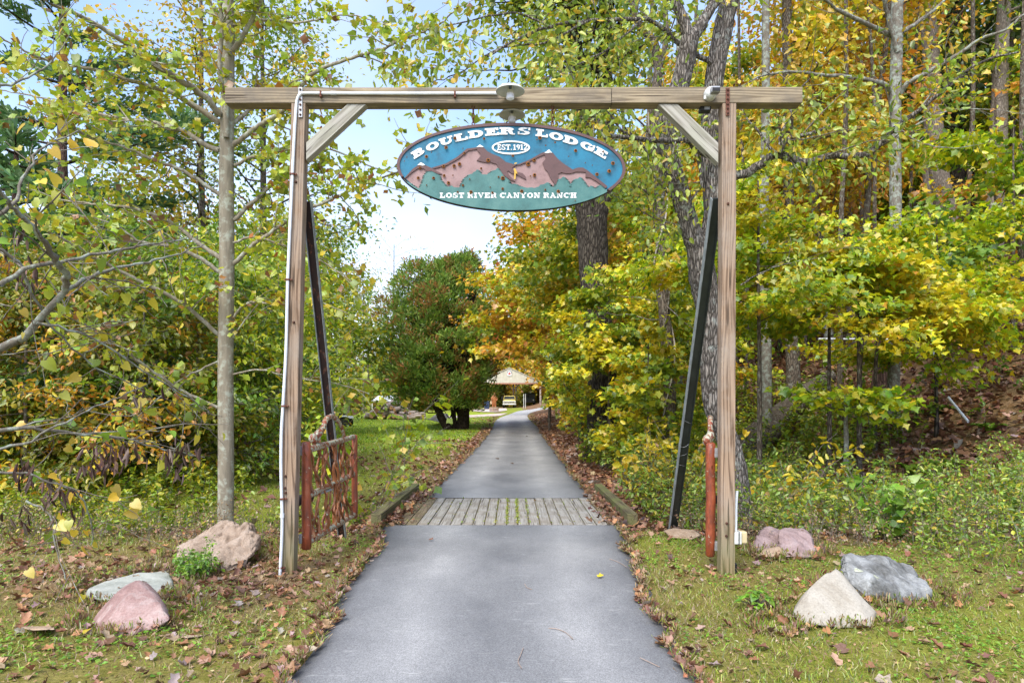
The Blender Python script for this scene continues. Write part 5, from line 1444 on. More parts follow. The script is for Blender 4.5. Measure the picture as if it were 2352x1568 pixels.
def L3(pts, y0, y1, yt=None):
    """pixel polyline -> world, its distance running from y0 to y1"""
    n = len(pts)
    return [W(px, py, y0 + (y1 - y0) * (i / (n - 1)) ** 1.2) for i, (px, py) in enumerate(pts)]
TY = 9.2
tz = float(gz(-3.77, TY))
trunk = [(-3.77, TY, tz - .35), (-3.775, TY, tz + .0), (-3.78, TY, tz + .25)] + [tuple(W(px, py, TY)) for px, py in ((519, 1000), (518, 850), (520, 700), (521, 560), (520, 420), (521, 330), (523, 200), (524, 90), (523, 0))] + [(-3.75, TY, 8.2), (-3.7, TY + .1, 9.6), (-3.72, TY, 11.2)]
tr_r = [.18, .125, .104, .100, .100, .097, .096, .094, .09, .086, .082, .078, .065, .045, .02]
TL = [
 (L3([(506, 262), (457, 211), (365, 155), (253, 75), (169, 32), (105, 0), (20, -60)], 9.1, 7.0), (.045, .01)),
 (L3([(505, 283), (440, 239), (387, 211), (299, 186), (225, 162), (141, 148), (70, 123), (0, 84)], 9.2, 7.8), (.04, .008)),
 (L3([(507, 345), (478, 337), (422, 302), (351, 281), (281, 274), (211, 257), (141, 239), (70, 218), (0, 207)], 9.2, 10.8), (.038, .008)),
 (L3([(506, 448), (422, 394), (351, 366), (281, 337), (211, 316), (123, 271), (40, 240)], 9.2, 8.2), (.026, .005)),
 (L3([(520, 316), (517, 228), (506, 169), (508, 70), (508, 0), (505, -80)], 9.1, 8.8), (.04, .02)),
 (L3([(506, 593), (450, 554), (387, 509), (299, 477), (211, 466), (141, 459), (60, 430)], 9.2, 10.0), (.032, .006)),
 (L3([(504, 625), (450, 589), (387, 565), (334, 560), (281, 530), (228, 505), (150, 490)], 9.2, 8.4), (.03, .006)),
 (L3([(504, 769), (457, 727), (408, 688), (337, 653), (260, 614), (211, 589), (158, 558), (105, 526), (46, 480), (0, 440)], 9.2, 7.4), (.03, .010)),
 (L3([(504, 937), (422, 899), (366, 864), (302, 814), (246, 776), (190, 741), (151, 702), (100, 620)], 9.2, 7.8), (.022, .006)),
 (L3([(504, 828), (450, 853), (397, 885), (351, 927), (295, 973), (246, 1010)], 9.2, 8.6), (.014, .004)),
 (L3([(535, 506), (587, 459), (633, 415), (663, 387), (720, 340)], 9.2, 10.3), (.03, .010)),
 (L3([(534, 607), (597, 551), (654, 512), (713, 478), (778, 450), (843, 420), (917, 394), (980, 350)], 9.2, 8.0), (.032, .007)),
 (L3([(534, 776), (562, 737), (605, 684)], 9.2, 9.0), (.014, .008)),
 (L3([(534, 733), (555, 705), (583, 693), (650, 698), (720, 690), (800, 720)], 9.2, 8.4), (.02, .005)),
 (L3([(533, 335), (574, 305), (604, 283), (648, 257), (690, 205), (717, 170), (781, 142), (846, 122), (884, 111), (923, 90), (975, 72), (1013, 54), (1052, 15)], 9.2, 7.6), (.036, .008)),
 (L3([(531, 287), (561, 263), (594, 237), (640, 200), (700, 180)], 9.2, 10.2), (.03, .008)),
 (L3([(539, 380), (583, 359), (626, 348), (665, 344), (760, 345), (860, 385), (950, 405)], 9.2, 8.9), (.024, .006)),
 (L3([(527, 130), (562, 77), (588, 28), (610, -20)], 9.2, 8.8), (.04, .02)),
 (L3([(513, 63), (499, 35), (481, 0), (440, -50)], 9.2, 9.5), (.03, .015)),
 (L3([(530, 560), (580, 545), (640, 560), (720, 590), (800, 640), (840, 700)], 9.2, 8.6), (.018, .004)),
 (L3([(534, 860), (600, 850), (680, 870), (770, 880), (850, 905)], 9.2, 8.8), (.014, .004)),
 (L3([(524, 60), (600, 45), (700, 50), (800, 35), (900, 60)], 9.2, 8.7), (.022, .005)),
]
traced_tree('tulip_tree', 'young tulip tree with grey trunk and long bare limbs just left of the gate', (-3.77, TY, tz), trunk, tr_r, TL, 'bark_tulip', 11, 'tulip', T_TULIP, 6000, .086, 300, twig_n=5.0, twig_len=.75, spread=.07, up=.55)

# redbud reaching in from the left edge, close to the camera
RBL = [
 (L3([(151, 667), (148, 628), (120, 582), (88, 537), (35, 480), (0, 440), (-60, 380)], 4.3, 3.4), (.022, .007)),
 (L3([(151, 667), (211, 632), (281, 614), (351, 600), (404, 586), (470, 560)], 4.3, 5.2), (.014, .004)),
 (L3([(0, 655), (70, 614), (151, 600), (246, 579), (351, 561), (430, 545)], 4.0, 4.8), (.016, .005)),
 (L3([(-30, 560), (40, 600), (80, 690), (130, 760), (200, 830), (330, 900)], 4.0, 4.8), (.012, .004)),
 (L3([(-40, 990), (60, 985), (150, 992), (260, 1000), (380, 1030), (470, 1050)], 4.2, 5.0), (.014, .004)),
 (L3([(-40, 1040), (70, 1010), (170, 960), (240, 925), (330, 890)], 4.2, 4.8), (.010, .003)),
 (L3([(60, 1150), (110, 1180), (130, 1260), (150, 1330)], 4.6, 4.4), (.008, .003)),
 (L3([(-20, 1085), (60, 1090), (150, 1120), (200, 1160), (210, 1250)], 4.3, 4.7), (.009, .003)),
 (L3([(-30, 500), (30, 470), (60, 400), (100, 340), (180, 300)], 3.7, 4.3), (.012, .004)),
 (L3([(-30, 200), (40, 190), (110, 150), (160, 80)], 4.2, 4.6), (.010, .003)),
 (L3([(84, 741), (200, 770), (330, 850), (450, 925), (495, 955)], 4.2, 5.4), (.008, .004)),
]
rb_tr = [(-6.0, 4.6, -.2), (-5.2, 4.5, .6)] + L3([(-360, 980), (0, 800), (53, 776), (84, 741), (116, 705), (151, 667)], 4.4, 4.3)
traced_tree('redbud_tree', 'redbud with lichened limbs and big yellow heart leaves reaching in at the left edge', (-6.0, 4.6, 0), rb_tr, [.09, .06, .045, .026, .024, .022, .020, .018], RBL, 'bark_lichen', 12, 'redbud', T_HEART, 190, .068, 150, k=12, twig_n=7, twig_len=.55, spread=.05, limb_k=6, twig_mat='twig', up=.25, droop=.9)
# seed pods hanging in the redbud
rs = RS(77)
V_, F_, C_ = [], [], []
pts = []
for (px, py, n_) in ((60, 1080, 22), (120, 1120, 26), (200, 1060, 18), (240, 1040, 24), (300, 1030, 14), (400, 1050, 18), (150, 1180, 10), (40, 1180, 8), (330, 900, 6), (420, 1020, 8), (30, 560, 14), (55, 620, 10)):
    for _ in range(n_): pts.append(W(px + rs.randn() * 22, py + rs.randn() * 18, 4.3 + rs.rand() * .6))
pts = A(pts)
D = rs.randn(len(pts), 3) * .25; D[:, 2] = -1
T_POD = (T_OVAL[0] * A((1, .42, 1)), T_OVAL[1])
V, F, C = place(T_POD, pts, D, unit(rs.randn(len(pts), 3) * A((1, 1, .1))), .075 + .03 * rs.rand(len(pts)), pick(rs, [(.10, .06, .045, 1), (.17, .115, .09, 1), (.07, .04, .03, 1)], len(pts)))
V = V
tag(ob('seed_pods', V, F, M['litter'], None, cols=C), 'brown redbud seed pods hanging in bunches from the low left branches', 'seed pods', kind='stuff')
# ------------------------------------------------------------------ right hand big trees
def base_of(px, Y):
    x = (px - CX) / FP * Y
    return (x, Y, float(gz(x, Y)))
# oak with two leaning stems right behind the right post
b = base_of(1700, 9.3)
oak_tr = [(b[0] + .02, 9.3, b[2] - .3), b] + L3([(1690, 1090), (1668, 1000), (1638, 930), (1632, 840), (1628, 726), (1614, 640), (1606, 570)], 9.3, 9.2)
oakD = L3([(1606, 575), (1590, 540), (1572, 478), (1556, 422), (1533, 352), (1533, 281), (1567, 176), (1585, 88)], 9.2, 9.0)
oakC = L3([(1609, 590), (1628, 540), (1637, 492), (1634, 400), (1630, 316), (1642, 176), (1662, 60), (1675, 0), (1690, -120), (1700, -260)], 9.2, 9.5)
OKL = [
 (L3([(1585, 92), (1570, 50), (1550, 0), (1530, -60), (1500, -160)], 9.0, 9.0), (.085, .04)),
 (L3([(1585, 92), (1610, 60), (1632, 20), (1646, -20), (1640, -130)], 9.0, 9.2), (.085, .045)),
 (L3([(1640, 360), (1602, 345), (1581, 323), (1546, 323), (1500, 322), (1462, 319), (1398, 313), (1363, 292), (1300, 292)], 9.1, 7.2), (.05, .014)),
 (L3([(1462, 319), (1430, 300), (1398, 262), (1380, 240)], 7.9, 7.4), (.018, .006)),
 (L3([(1363, 292), (1372, 270), (1345, 262), (1320, 245), (1290, 238)], 7.4, 7.2), (.022, .005)),
 (L3([(1660, 392), (1700, 402), (1745, 380), (1784, 355), (1851, 373), (1904, 359), (1992, 353), (2044, 306), (2072, 281), (2139, 232), (2203, 176), (2260, 140), (2340, 120)], 9.2, 8.0), (.065, .010)),
 (L3([(1790, 352), (1810, 320), (1850, 310), (1915, 288)], 8.9, 8.8), (.035, .020)),
 (L3([(1788, 352), (1796, 310), (1812, 270), (1835, 210), (1860, 180)], 8.9, 9.2), (.028, .006)),
 (L3([(1784, 358), (1740, 300), (1715, 272), (1700, 240)], 8.9, 9.1), (.02, .006)),
 (L3([(1550, 460), (1500, 400), (1480, 340), (1440, 300), (1380, 250), (1300, 232)], 9.1, 8.3), (.02, .005)),
 (L3([(1600, 345), (1606, 380), (1612, 420), (1590, 455), (1575, 470)], 9.1, 8.9), (.03, .008)),
 (L3([(1595, 560), (1560, 520), (1500, 500), (1440, 465), (1390, 440)], 9.2, 8.4), (.012, .004)),
 (L3([(1700, 655), (1760, 620), (1830, 600), (1900, 590)], 9.2, 8.8), (.010, .003)),
 (L3([(1640, 150), (1560, 100), (1500, 50), (1430, 45), (1350, 50), (1262, 62), (1194, 88), (1120, 130)], 9.3, 7.6), (.035, .010)),
 (L3([(1350, 50), (1250, 100), (1150, 110), (1050, 170), (980, 190)], 8.3, 7.4), (.016, .004)),
 (L3([(1262, 62), (1190, 30), (1120, 40), (1020, 60), (960, 100)], 8.0, 7.4), (.014, .004)),
 (L3([(1480, 40), (1400, 110), (1300, 160), (1220, 190)], 8.8, 7.9), (.016, .004)),
]
PAL['hang'] = [(.30, .40, .03, 5), (.46, .50, .04, 3), (.58, .42, .03, 1.6), (.15, .22, .03, 2)]
traced_tree('oak_tree', 'large furrowed oak with two leaning stems directly behind the right post', b, oak_tr, [.24, .18, .16, .14, .125, .13, .15, .175, .16],
            OKL, 'bark_oak', 21, 'hang', T_OVAL, 5600, .083, 260, k=24, twig_n=3.2, twig_len=.8, spread=.16, up=.05, droop=1.1, twig_mat='twig', limb_k=9, rough=.14,
            extra_trunks=((oakD, [.14, .13, .125, .12, .12, .12, .12, .115]), (oakC, [.13, .125, .12, .115, .12, .125, .125, .12, .11, .09])))

# vine-clad trunk further along
b = base_of(1538, 15)
t = thing('vine_clad_tree', b, 'slim grey trunk wound with bare vines between the big shaggy tree and the oak', 'tree')
P, R = smooth_path([(b[0], 15, b[2] - .3)] + L3([(1538, 1000), (1538, 878), (1530, 760), (1520, 650), (1519, 560), (1516, 459), (1508, 340), (1506, 240), (1512, 160)], 15, 15), [.15, .14, .13, .12, .135, .12, .115, .11, .10, .10], 5)
rs = RS(9)
ob('trunk', *tube(P, R, 16, .12, rs), M['bark_brown'], t, smooth=True)
for lp, lr in ((L3([(1512, 165), (1503, 100), (1470, 60), (1450, 0), (1430, -80)], 15, 14.6), (.10, .06)), (L3([(1512, 165), (1530, 90), (1528, 0), (1540, -100)], 15, 15.3), (.07, .04)), (L3([(1510, 340), (1480, 290), (1445, 262), (1400, 250)], 15, 14.3), (.03, .01)), (L3([(1516, 470), (1470, 430), (1430, 425), (1400, 400)], 15, 14), (.03, .01))):
    a_, b_ = smooth_path(lp, np.linspace(lr[0], lr[1], len(lp)), 4)
    ob('limb', *tube(a_, b_, 8, .1, rs), M['bark_brown'], t, smooth=True)
for ph in (0, 2.4):
    q = []
    for i, p in enumerate(P[4:40]):
        a = ph + i * .38
        q.append(p + A((math.cos(a), math.sin(a), 0)) * .155)
    ob('vine', *tube(A(q), .018, 5), M['twig_pale'] if ph else M['bark_brown'], t, smooth=True)
crv = [curve_from(rs, P[rs.randint(14, len(P))], rs.randn(3) + A((0, -.4, .3)), 1.4, 7, .2) for _ in range(26)]
ob('twigs', *tubes([(c, np.linspace(.014, .004, 7)) for c in crv], 4), M['twig'], t, kind='stuff')
pts, dr = along(rs, crv, 900, .2, .15)
V, F, C = leaves_at(rs, T_OVAL, pts, PAL['ygreen'], .12, .2, D=dr, droop=.5)
ob('crown', V, F, M['leaf'], t, cols=C, kind='stuff')

# big shaggy double trunk
b = base_of(1372, 18.5)
t = thing('shaggy_double_tree', b, 'massive dark shaggy trunk that forks in two behind the right end of the sign', 'tree')
P, R = smooth_path([(b[0], 18.5, b[2] - .3)] + L3([(1385, 980), (1382, 850), (1370, 700), (1362, 600), (1360, 500)], 18.5, 18.5), [.46, .42, .38, .37, .40, .40], 5)
ob('trunk', *tube(P, R, 22, .14, rs), M['bark_dark'], t, smooth=True)
for pts_, r_ in ((((1352, 520), (1340, 440), (1342, 330), (1335, 220), (1318, 100), (1310, 0), (1300, -120)), (.27, .26, .25, .24, .22, .2, .16)), (((1370, 520), (1385, 440), (1392, 330), (1388, 200), (1390, 90), (1392, 0), (1400, -120)), (.24, .24, .24, .22, .21, .18, .14))):
    a_, b_ = smooth_path(L3(pts_, 18.5, 18.7), r_, 5)
    ob('trunk', *tube(a_, b_, 16, .14, rs), M['bark_dark'], t, smooth=True)
crv = [curve_from(rs, W(1345 + rs.rand() * 60, rs.rand() * 330 - 150, 18.5), rs.randn(3) * A((1, 1, .2)) + A((-.5, -.3, .2)), 3.6, 8, .15) for _ in range(46)]
ob('limbs', *tubes([(c, np.linspace(.05, .01, 8)) for c in crv], 5), M['bark_dark'], t, kind='stuff')
pts, dr = along(rs, crv, 9000, .2, .38)
V, F, C = leaves_at(rs, T_SIMPLE, pts, PAL['ygreen'], .17, .4, D=dr, droop=.5)
ob('crown', V, F, M['leaf'], t, cols=C, kind='stuff')

# lichened tree on the slope
b = base_of(2050, 16); b = (b[0], 16, b[2])
SLL = [
 (L3([(2048, 81), (1992, 56), (1921, 21), (1897, 0), (1860, -40)], 16, 14.5), (.06, .02)),
 (L3([(2044, 207), (2023, 190), (1942, 176), (1886, 172), (1816, 165), (1745, 176), (1700, 200)], 16, 14.2), (.06, .012)),
 (L3([(2070, 214), (2086, 190), (2139, 162), (2203, 123), (2255, 88), (2308, 70), (2352, 32), (2420, -10)], 16, 14.4), (.06, .014)),
 (L3([(2072, 74), (2115, 46), (2167, 4), (2220, -60)], 16, 16.5), (.05, .02)),
 (L3([(2062, 120), (2040, 40), (2030, 0)], 15.9, 15.6), (.06, .04)),
 (L3([(2072, 300), (2120, 330), (2190, 340), (2260, 330)], 16, 15), (.02, .005)),
 (L3([(2060, 330), (2100, 290), (2180, 255), (2260, 250), (2352, 262)], 16, 14.6), (.02, .006)),
]
traced_tree('lichened_tree', 'tall slope tree with pale green lichen on its trunk right of the crossbeam end', b, [(b[0], 16, b[2] - .4), b] + L3([(2053, 992), (2053, 840), (2058, 620), (2057, 492), (2056, 246), (2060, 100), (2061, 0), (2070, -150)], 16, 16), [.24, .18, .15, .13, .13, .13, .125, .125, .125, .09],
            SLL, 'bark_lichen', 23, 'yellow', T_OVAL, 260, .13, 20, k=16, twig_n=3, twig_len=.9, spread=.1, up=.3, droop=.7, twig_mat='twig')

# tall pale poplars up the slope, dark one beside
def bare_trunk(name, label, pts, Y, radii, bk, group=None, k=14, seed=1, ncr=0, pal='amber', cr=3.0, hmin=.4, lsz=.2):
    rs = RS(seed)
    x = (pts[0][0] - CX) / FP * Y; z = float(gz(x, Y))
    t = thing(name, (x, Y, z), label, 'tree', group)
    P, R = smooth_path([(x, Y, z - .4)] + [tuple(W(px, py, Y)) for px, py in pts], [radii[0] * 1.15] + list(radii), 4)
    ob('trunk', *tube(P, R, k, .1, rs), M[bk], t, smooth=True)
    if ncr:
        crv = []
        for _ in range(14):
            j = int(len(P) * (hmin + (1 - hmin) * rs.rand())); j = min(j, len(P) - 1)
            a = rs.rand() * 6.28
            crv.append(curve_from(rs, P[j], (math.cos(a), math.sin(a), .3 + .5 * rs.rand()), cr * (.6 + .6 * rs.rand()), 7, .14))
        ob('limbs', *tubes([(c, np.linspace(.045, .01, 7)) for c in crv], 5), M[bk], t, kind='stuff')
        pp, dr = along(rs, crv, ncr, .15, cr * .13)
        V, F, C = leaves_at(rs, T_SIMPLE, pp, PAL[pal], lsz, .5, D=dr, droop=.4)
        ob('crown', V, F, M['leaf'], t, cols=C, kind='stuff')
    return t
bare_trunk('poplar_tree', 'tall pale poplar with a wide flared trunk up on the right slope', [(2185, 640), (2178, 527), (2155, 400), (2142, 246), (2138, 120), (2130, 0), (2125, -200)], 28, [.62, .42, .38, .33, .30, .28, .24], 'bark_tall', seed=3, ncr=1800, pal='orange', cr=4, hmin=.7)
bare_trunk('poplar_tree', 'pale poplar trunk with a slight lean near the right edge of the picture', [(2280, 610), (2281, 492), (2290, 350), (2295, 246), (2298, 160), (2302, 88), (2310, -40), (2320, -220)], 28, [.40, .36, .34, .30, .28, .25, .22, .18], 'bark_tall', seed=4, ncr=1500, pal='green', cr=3.5, hmin=.75)
bare_trunk('hemlock_tree', 'dark almost black trunk between the two pale poplars on the slope', [(2205, 600), (2200, 500), (2198, 350), (2196, 200), (2192, 50), (2190, -150)], 31, [.46, .42, .38, .36, .33, .28], 'bark_dark', seed=5, ncr=5500, pal='dkgreen', cr=5, hmin=.5, lsz=.3)
bare_trunk('poplar_tree', 'thin pale stem close against the left side of the flared poplar', [(2150, 640), (2140, 520), (2128, 420), (2120, 330)], 27, [.16, .14, .12, .08], 'bark_tall', seed=6)
bare_trunk('slope_tree', 'slim dark trunk on the slope beyond the end of the crossbeam', [(1822, 845), (1815, 700), (1812, 560), (1811, 400), (1810, 200), (1807, 0), (1805, -180)], 20, [.20, .17, .15, .14, .14, .13, .10], 'bark_brown', seed=7, ncr=5200, pal='amber', cr=3.4, hmin=.42)
bare_trunk('slope_tree', 'slim mottled trunk third from the right post on the slope', [(1905, 800), (1890, 620), (1868, 420), (1860, 200), (1855, 0), (1850, -180)], 24, [.16, .15, .14, .14, .13, .10], 'bark_lichen', seed=8, ncr=5200, pal='orange', cr=3.6, hmin=.4)
bare_trunk('slope_tree', 'grey leaning stem crossing behind the upper maple leaves', [(1985, 740), (1990, 500), (2005, 320), (2028, 160), (2045, 0), (2060, -160)], 22, [.11, .10, .09, .08, .07, .05], 'bark_brown', seed=9, ncr=4200, pal='amber', cr=2.8, hmin=.4)
bare_trunk('slope_tree', 'straight brown trunk left of the forked lichened sapling on the slope', [(1955, 830), (1950, 600), (1946, 400), (1945, 200), (1944, 0)], 25, [.18, .16, .15, .14, .13], 'bark_brown', seed=10, ncr=4200, pal='orange', cr=3.4, hmin=.45)
bare_trunk('slope_tree', 'dark trunk rising between the poplars and the cabin roof', [(2240, 640), (2238, 450), (2240, 250), (2244, 60), (2246, -150)], 36, [.22, .2, .18, .16, .12], 'bark_dark', seed=11, ncr=5200, pal='dkgreen', cr=5, hmin=.45, lsz=.3)
# hollow stump and the fallen trunk on the slope
x, y = W(2035, 0, 18)[0], 18.0
z = float(gz(x, y))
prof = [(.42, -.3), (.36, .1), (.30, .5), (.27, .95), (.30, 1.15)]
stp = thing('tree_stump', (x, y, z), 'broken brown stump with a jagged rim behind the lichened tree', 'stump')
V, F = [], []
kk = 22
rs = RS(41)
for i, (r, h) in enumerate(prof):
    for j in range(kk):
        a = 2 * math.pi * j / kk
        hh = h + (rs.rand() * .35 - .1 if i == len(prof) - 1 else 0)
        rr = r * (1 + .12 * math.sin(a * 5) + .05 * rs.randn())
        V.append((x + rr * math.cos(a), y + rr * math.sin(a), z + hh))
for i in range(len(prof) - 1):
    for j in range(kk): F.append((i * kk + j, i * kk + (j + 1) % kk, (i + 1) * kk + (j + 1) % kk, (i + 1) * kk + j))
n0 = len(V)
for j in range(kk):
    p = V[(len(prof) - 1) * kk + j]; V.append((x + (p[0] - x) * .75, y + (p[1] - y) * .75, p[2] - .05))
for j in range(kk): V.append((x + (V[n0 + j][0] - x) * .8, y + (V[n0 + j][1] - y) * .8, z + .3))
for j in range(kk):
    a_, b_ = (len(prof) - 1) * kk + j, (len(prof) - 1) * kk + (j + 1) % kk
    F.append((a_, b_, n0 + (j + 1) % kk, n0 + j)); F.append((n0 + j, n0 + (j + 1) % kk, n0 + kk + (j + 1) % kk, n0 + kk + j))
F.append(tuple(range(n0 + kk, n0 + 2 * kk)))
ob('shell', V, F, M['bark_pine'], stp, smooth=False)
fa, fb = W(1672, 850, 15.5), W(1905, 690, 21)
fa[2] = float(gz(fa[0], fa[1])) + .15; fb[2] = float(gz(fb[0], fb[1])) + .5
P, R = smooth_path([fa, fa * .66 + fb * .34 + A((0, 0, .05)), fa * .3 + fb * .7 + A((0, 0, .06)), fb], [.38, .34, .28, .2], 6)
tag(ob('fallen_log', *tube(P, R, 16, .1, rs), M['bark_brown'], None, org=P[8], smooth=True), 'mossy fallen trunk lying up the slope behind the right post', 'log')
for (pa, ya, pb, yb, lab) in (((1880, 778), 19, (2062, 779), 19, 'long grey pipe lying level across the leafy slope'), ((2322, 955), 13.5, (2372, 1010), 13, 'short grey pipe end on the slope below the lowest maple leaves'), ((2130, 770), 19, (2150, 825), 18, 'grey pipe end angled down between the stump and the maples')):
    a_, b_ = W(*pa, ya), W(*pb, yb)
    if pa[0] == 2322: a_, b_ = W(2178, 912, 14), W(2224, 968, 13.4)
    a_[2] = max(a_[2], float(gz(a_[0], a_[1])) + .05); b_[2] = max(b_[2], float(gz(b_[0], b_[1])) + .05)
    m_ = (a_ + b_) / 2; m_[2] = max(m_[2], float(gz(m_[0], m_[1])) + .05)
    tag(ob('water_pipe', *tube([a_, m_, b_], .025, 8), M['conduit'], None, org=m_, smooth=True), lab, 'pipe', 'grey pipes on the slope')

# ------------------------------------------------------------------ layered maples of the slope and roadside
def maple(px, Y, H, r0, seed, pal, label, name='maple_tree', **kw):
    x = (px - CX) / FP * Y
    kw.setdefault('T', T_MAPLE); kw.setdefault('clear', px < 1520)
    return leafy_tree(name, label, (x, Y), H, r0, seed, pal, **kw)
maple(1945, 11.6, 1.75, .06, 50, 'mapleg', 'small bright green maple spreading one low flat layer over the brush', nleaf=900, lsize=.11, crown=(.86, 1.0), spread=1.25, nlimb=16, flat=.16, bk='bark_lichen', up=.62, lift=.05, droop=0, wig=.1, az=None, cat='maple', taper=.5)
maple(1905, 13.4, 4.6, .06, 51, 'mapleg', 'layered yellow green maple in the middle of the slope', nleaf=7800, lsize=.10, crown=(.60, 1.0), spread=2.3, nlimb=13, twigs=6, flat=.13, bk='bark_brown', up=.62, lift=.12, droop=.03, cat='maple', cols2=('yellow', 1.2, .55))
maple(1975, 12.6, 4.4, .06, 52, 'yellow', 'layered golden maple whose sprays hang in front of the lichened trunk', nleaf=7000, lsize=.098, crown=(.62, 1.0), spread=2.1, nlimb=11, twigs=6, flat=.13, bk='bark_brown', up=.62, lift=.1, droop=.03, cat='maple', cols2=('mapleg', 1.2, .45))
maple(2150, 14.5, 4.6, .05, 53, 'yellow', 'golden maple with drooping sprays right of the lichened tree', nleaf=6400, lsize=.10, crown=(.42, .92), spread=2.1, nlimb=11, twigs=6, flat=.13, bk='bark_dark', up=.62, lift=.08, droop=.06, cat='maple', cols2=('mapleg', 1.2, .5))
maple(2330, 17, 5.5, .06, 54, 'green', 'deep green maple against the right edge of the picture', nleaf=6000, lsize=.15, crown=(.34, 1), spread=3.0, nlimb=15, twigs=6, flat=.14, up=.6, lift=.1, cat='maple', cols2=('mapleg', 1.0, .55))
maple(2290, 22, 7.5, .08, 55, 'mapleg', 'tall yellow green maple in front of the cabin on the hill', nleaf=2000, lsize=.17, crown=(.30, 1), spread=3.0, nlimb=15, twigs=6, flat=.14, up=.6, lift=.1, cat='maple', cols2=('orange', .8, .5))
maple(1745, 12.4, 5.6, .06, 56, 'mapleg', 'bright green maple just right of the right post', nleaf=7200, lsize=.098, crown=(.55, 1), spread=1.9, nlimb=12, twigs=6, flat=.14, up=.62, lift=.12, cat='maple', cols2=('yellow', 1.1, .5))
maple(1490, 21, 8.0, .08, 57, 'mapleg', 'green maple filling the gap behind the vine clad trunk', nleaf=8600, lsize=.13, crown=(.12, 1), spread=2.7, nlimb=34, flat=.25, up=.6, lift=.12, cat='maple', cols2=('orange', .9, .5))
maple(1455, 16.5, 4.6, .05, 58, 'ygreen', 'low green maple among the brush below the shaggy trunk', nleaf=6600, lsize=.105, crown=(.12, 1), spread=1.8, nlimb=26, flat=.25, up=.6, lift=.12, cat='maple', cols2=('yellow', 1.2, .55))
maple(1395, 23, 8.5, .08, 59, 'yellow', 'tall golden maple beside the drive, nearest the shaggy trunk', nleaf=11000, lsize=.14, crown=(.16, 1), spread=3.0, nlimb=34, flat=.28, up=.6, lift=.12, cat='maple', cols2=('ygreen', .7, .45))
maple(1335, 27, 8.2, .09, 60, 'amber', 'olive and amber maple leaning over the drive', nleaf=13000, lsize=.15, crown=(.1, 1), spread=3.1, nlimb=38, flat=.28, up=.6, lift=.12, cat='maple', cols2=('ygreen', .6, .5), lean=(-.02, 0))
maple(1300, 34, 11, .1, 61, 'yellow', 'golden roadside maple behind the olive one', nleaf=12000, lsize=.195, crown=(.16, 1), spread=4.0, nlimb=38, flat=.3, up=.6, lift=.12, cat='maple', cols2=('orange', .5, .5))
maple(1262, 45, 12.5, .1, 62, 'orange', 'bright orange roadside maple nearest the pavilion', nleaf=8000, lsize=.28, crown=(.2, 1), spread=4.6, nlimb=34, flat=.3, up=.6, lift=.12, cat='maple', cols2=('yellow', .4, .5), lean=(.04, 0))
maple(1296, 62, 10, .1, 63, 'redorange', 'red orange maple reaching over the bend in the drive', nleaf=2600, lsize=.30, crown=(.35, .8), spread=4.6, nlimb=16, flat=.2, up=.6, lift=.05, cat='maple', az=(3.2, 1.8))
maple(1262, 36, 9.5, .06, 64, 'ygreen', 'green maple with red tips in front of the cedar', nleaf=2800, lsize=.19, crown=(.48, 1.0), spread=3.6, nlimb=16, flat=.22, up=.6, lift=.05, cat='maple', cols2=('redorange', 1.0, .70), az=(3.2, 1.6), twigs=5)
maple(1400, 16.6, 4.5, .05, 65, 'ygreen', 'bushy green maple hiding the foot of the shaggy double tree', nleaf=7200, lsize=.105, crown=(.04, 1), spread=1.6, nlimb=24, flat=.3, up=.6, lift=.2, cat='maple', cols2=('yellow', 1.2, .55), clear=True)
maple(1490, 14.0, 2.8, .04, 66, 'yellow', 'low golden maple at the brush edge in front of the vine clad trunk', nleaf=2600, lsize=.12, crown=(.1, 1), spread=1.1, nlimb=16, flat=.3, up=.6, lift=.2, cat='maple', cols2=('ygreen', 1.2, .5))
rsx = RS(888)
for i, (px, Y) in enumerate(((1760, 17), (1850, 27), (1930, 18), (1985, 29), (2015, 21), (2090, 24), (2105, 33), (2230, 24), (2330, 30), (1715, 24), (1790, 31), (1480, 27), (1560, 24), (1585, 30), (1440, 31), (2345, 20), (2010, 15), (1975, 15.3))):
    w_ = .05 + .06 * rsx.rand(); tp = px + rsx.randn() * 14
    if Y < 16: w_ = .04; tp = px + 25
    bare_trunk('slender_tree', 'slender bare trunk among the maples on the wooded slope', [(px, 800), (px + rsx.randn() * 5, 550), (px + (tp - px) * .6 + rsx.randn() * 6, 250), (tp, 0), (tp + 6, -160)] if Y > 16 else [(px, 930), (px + 4, 800), (tp, 700)], Y, [w_ * 1.25, w_ * 1.1, w_, w_ * .85, w_ * .6] if Y > 16 else [.045, .04, .025], 'bark_brown' if i % 6 else 'bark_lichen', group='slender trunks on the wooded slope', seed=700 + i, k=8)
# fill along the roadside on the right and up the hill: sister trees copied from a few builds
def copy_tree(o, loc, label, rot=0, sc=1.0):
    c = o.copy(); col.objects.link(c)
    c.location = loc; c.rotation_euler = (0, 0, rot); c.scale = (sc, sc, sc)
    c['label'] = label
    for ch in o.children:
        d = ch.copy(); col.objects.link(d); d.parent = c
    return c
HG = 'autumn trees filling the wooded hill'
HL = 'thin trunked autumn tree among the many on the wooded hill behind the right post'
protos = []
for i, (pal, c2, H) in enumerate((('yellow', ('orange', .5, .6), 13), ('amber', ('yellow', .5, .4), 12), ('ygreen', ('yellow', .5, .5), 13), ('mapleg', ('amber', .5, .55), 12), ('green', ('mapleg', .5, .4), 11), ('orange', ('yellow', .5, .45), 14))):
    x0, y0 = ((9, 30), (15, 34), (9.3, 29), (20, 33), (24, 27), (7.5, 37))[i]
    protos.append(leafy_tree('hill_tree', HL, (x0, y0), H, .13, 70 + i, pal, nleaf=11000, lsize=.24, crown=(.24, 1), spread=3.4, nlimb=30, flat=.3, up=.55, lift=.15, cat='tree', group=HG, cols2=c2, bk='bark_brown', twigs=2))
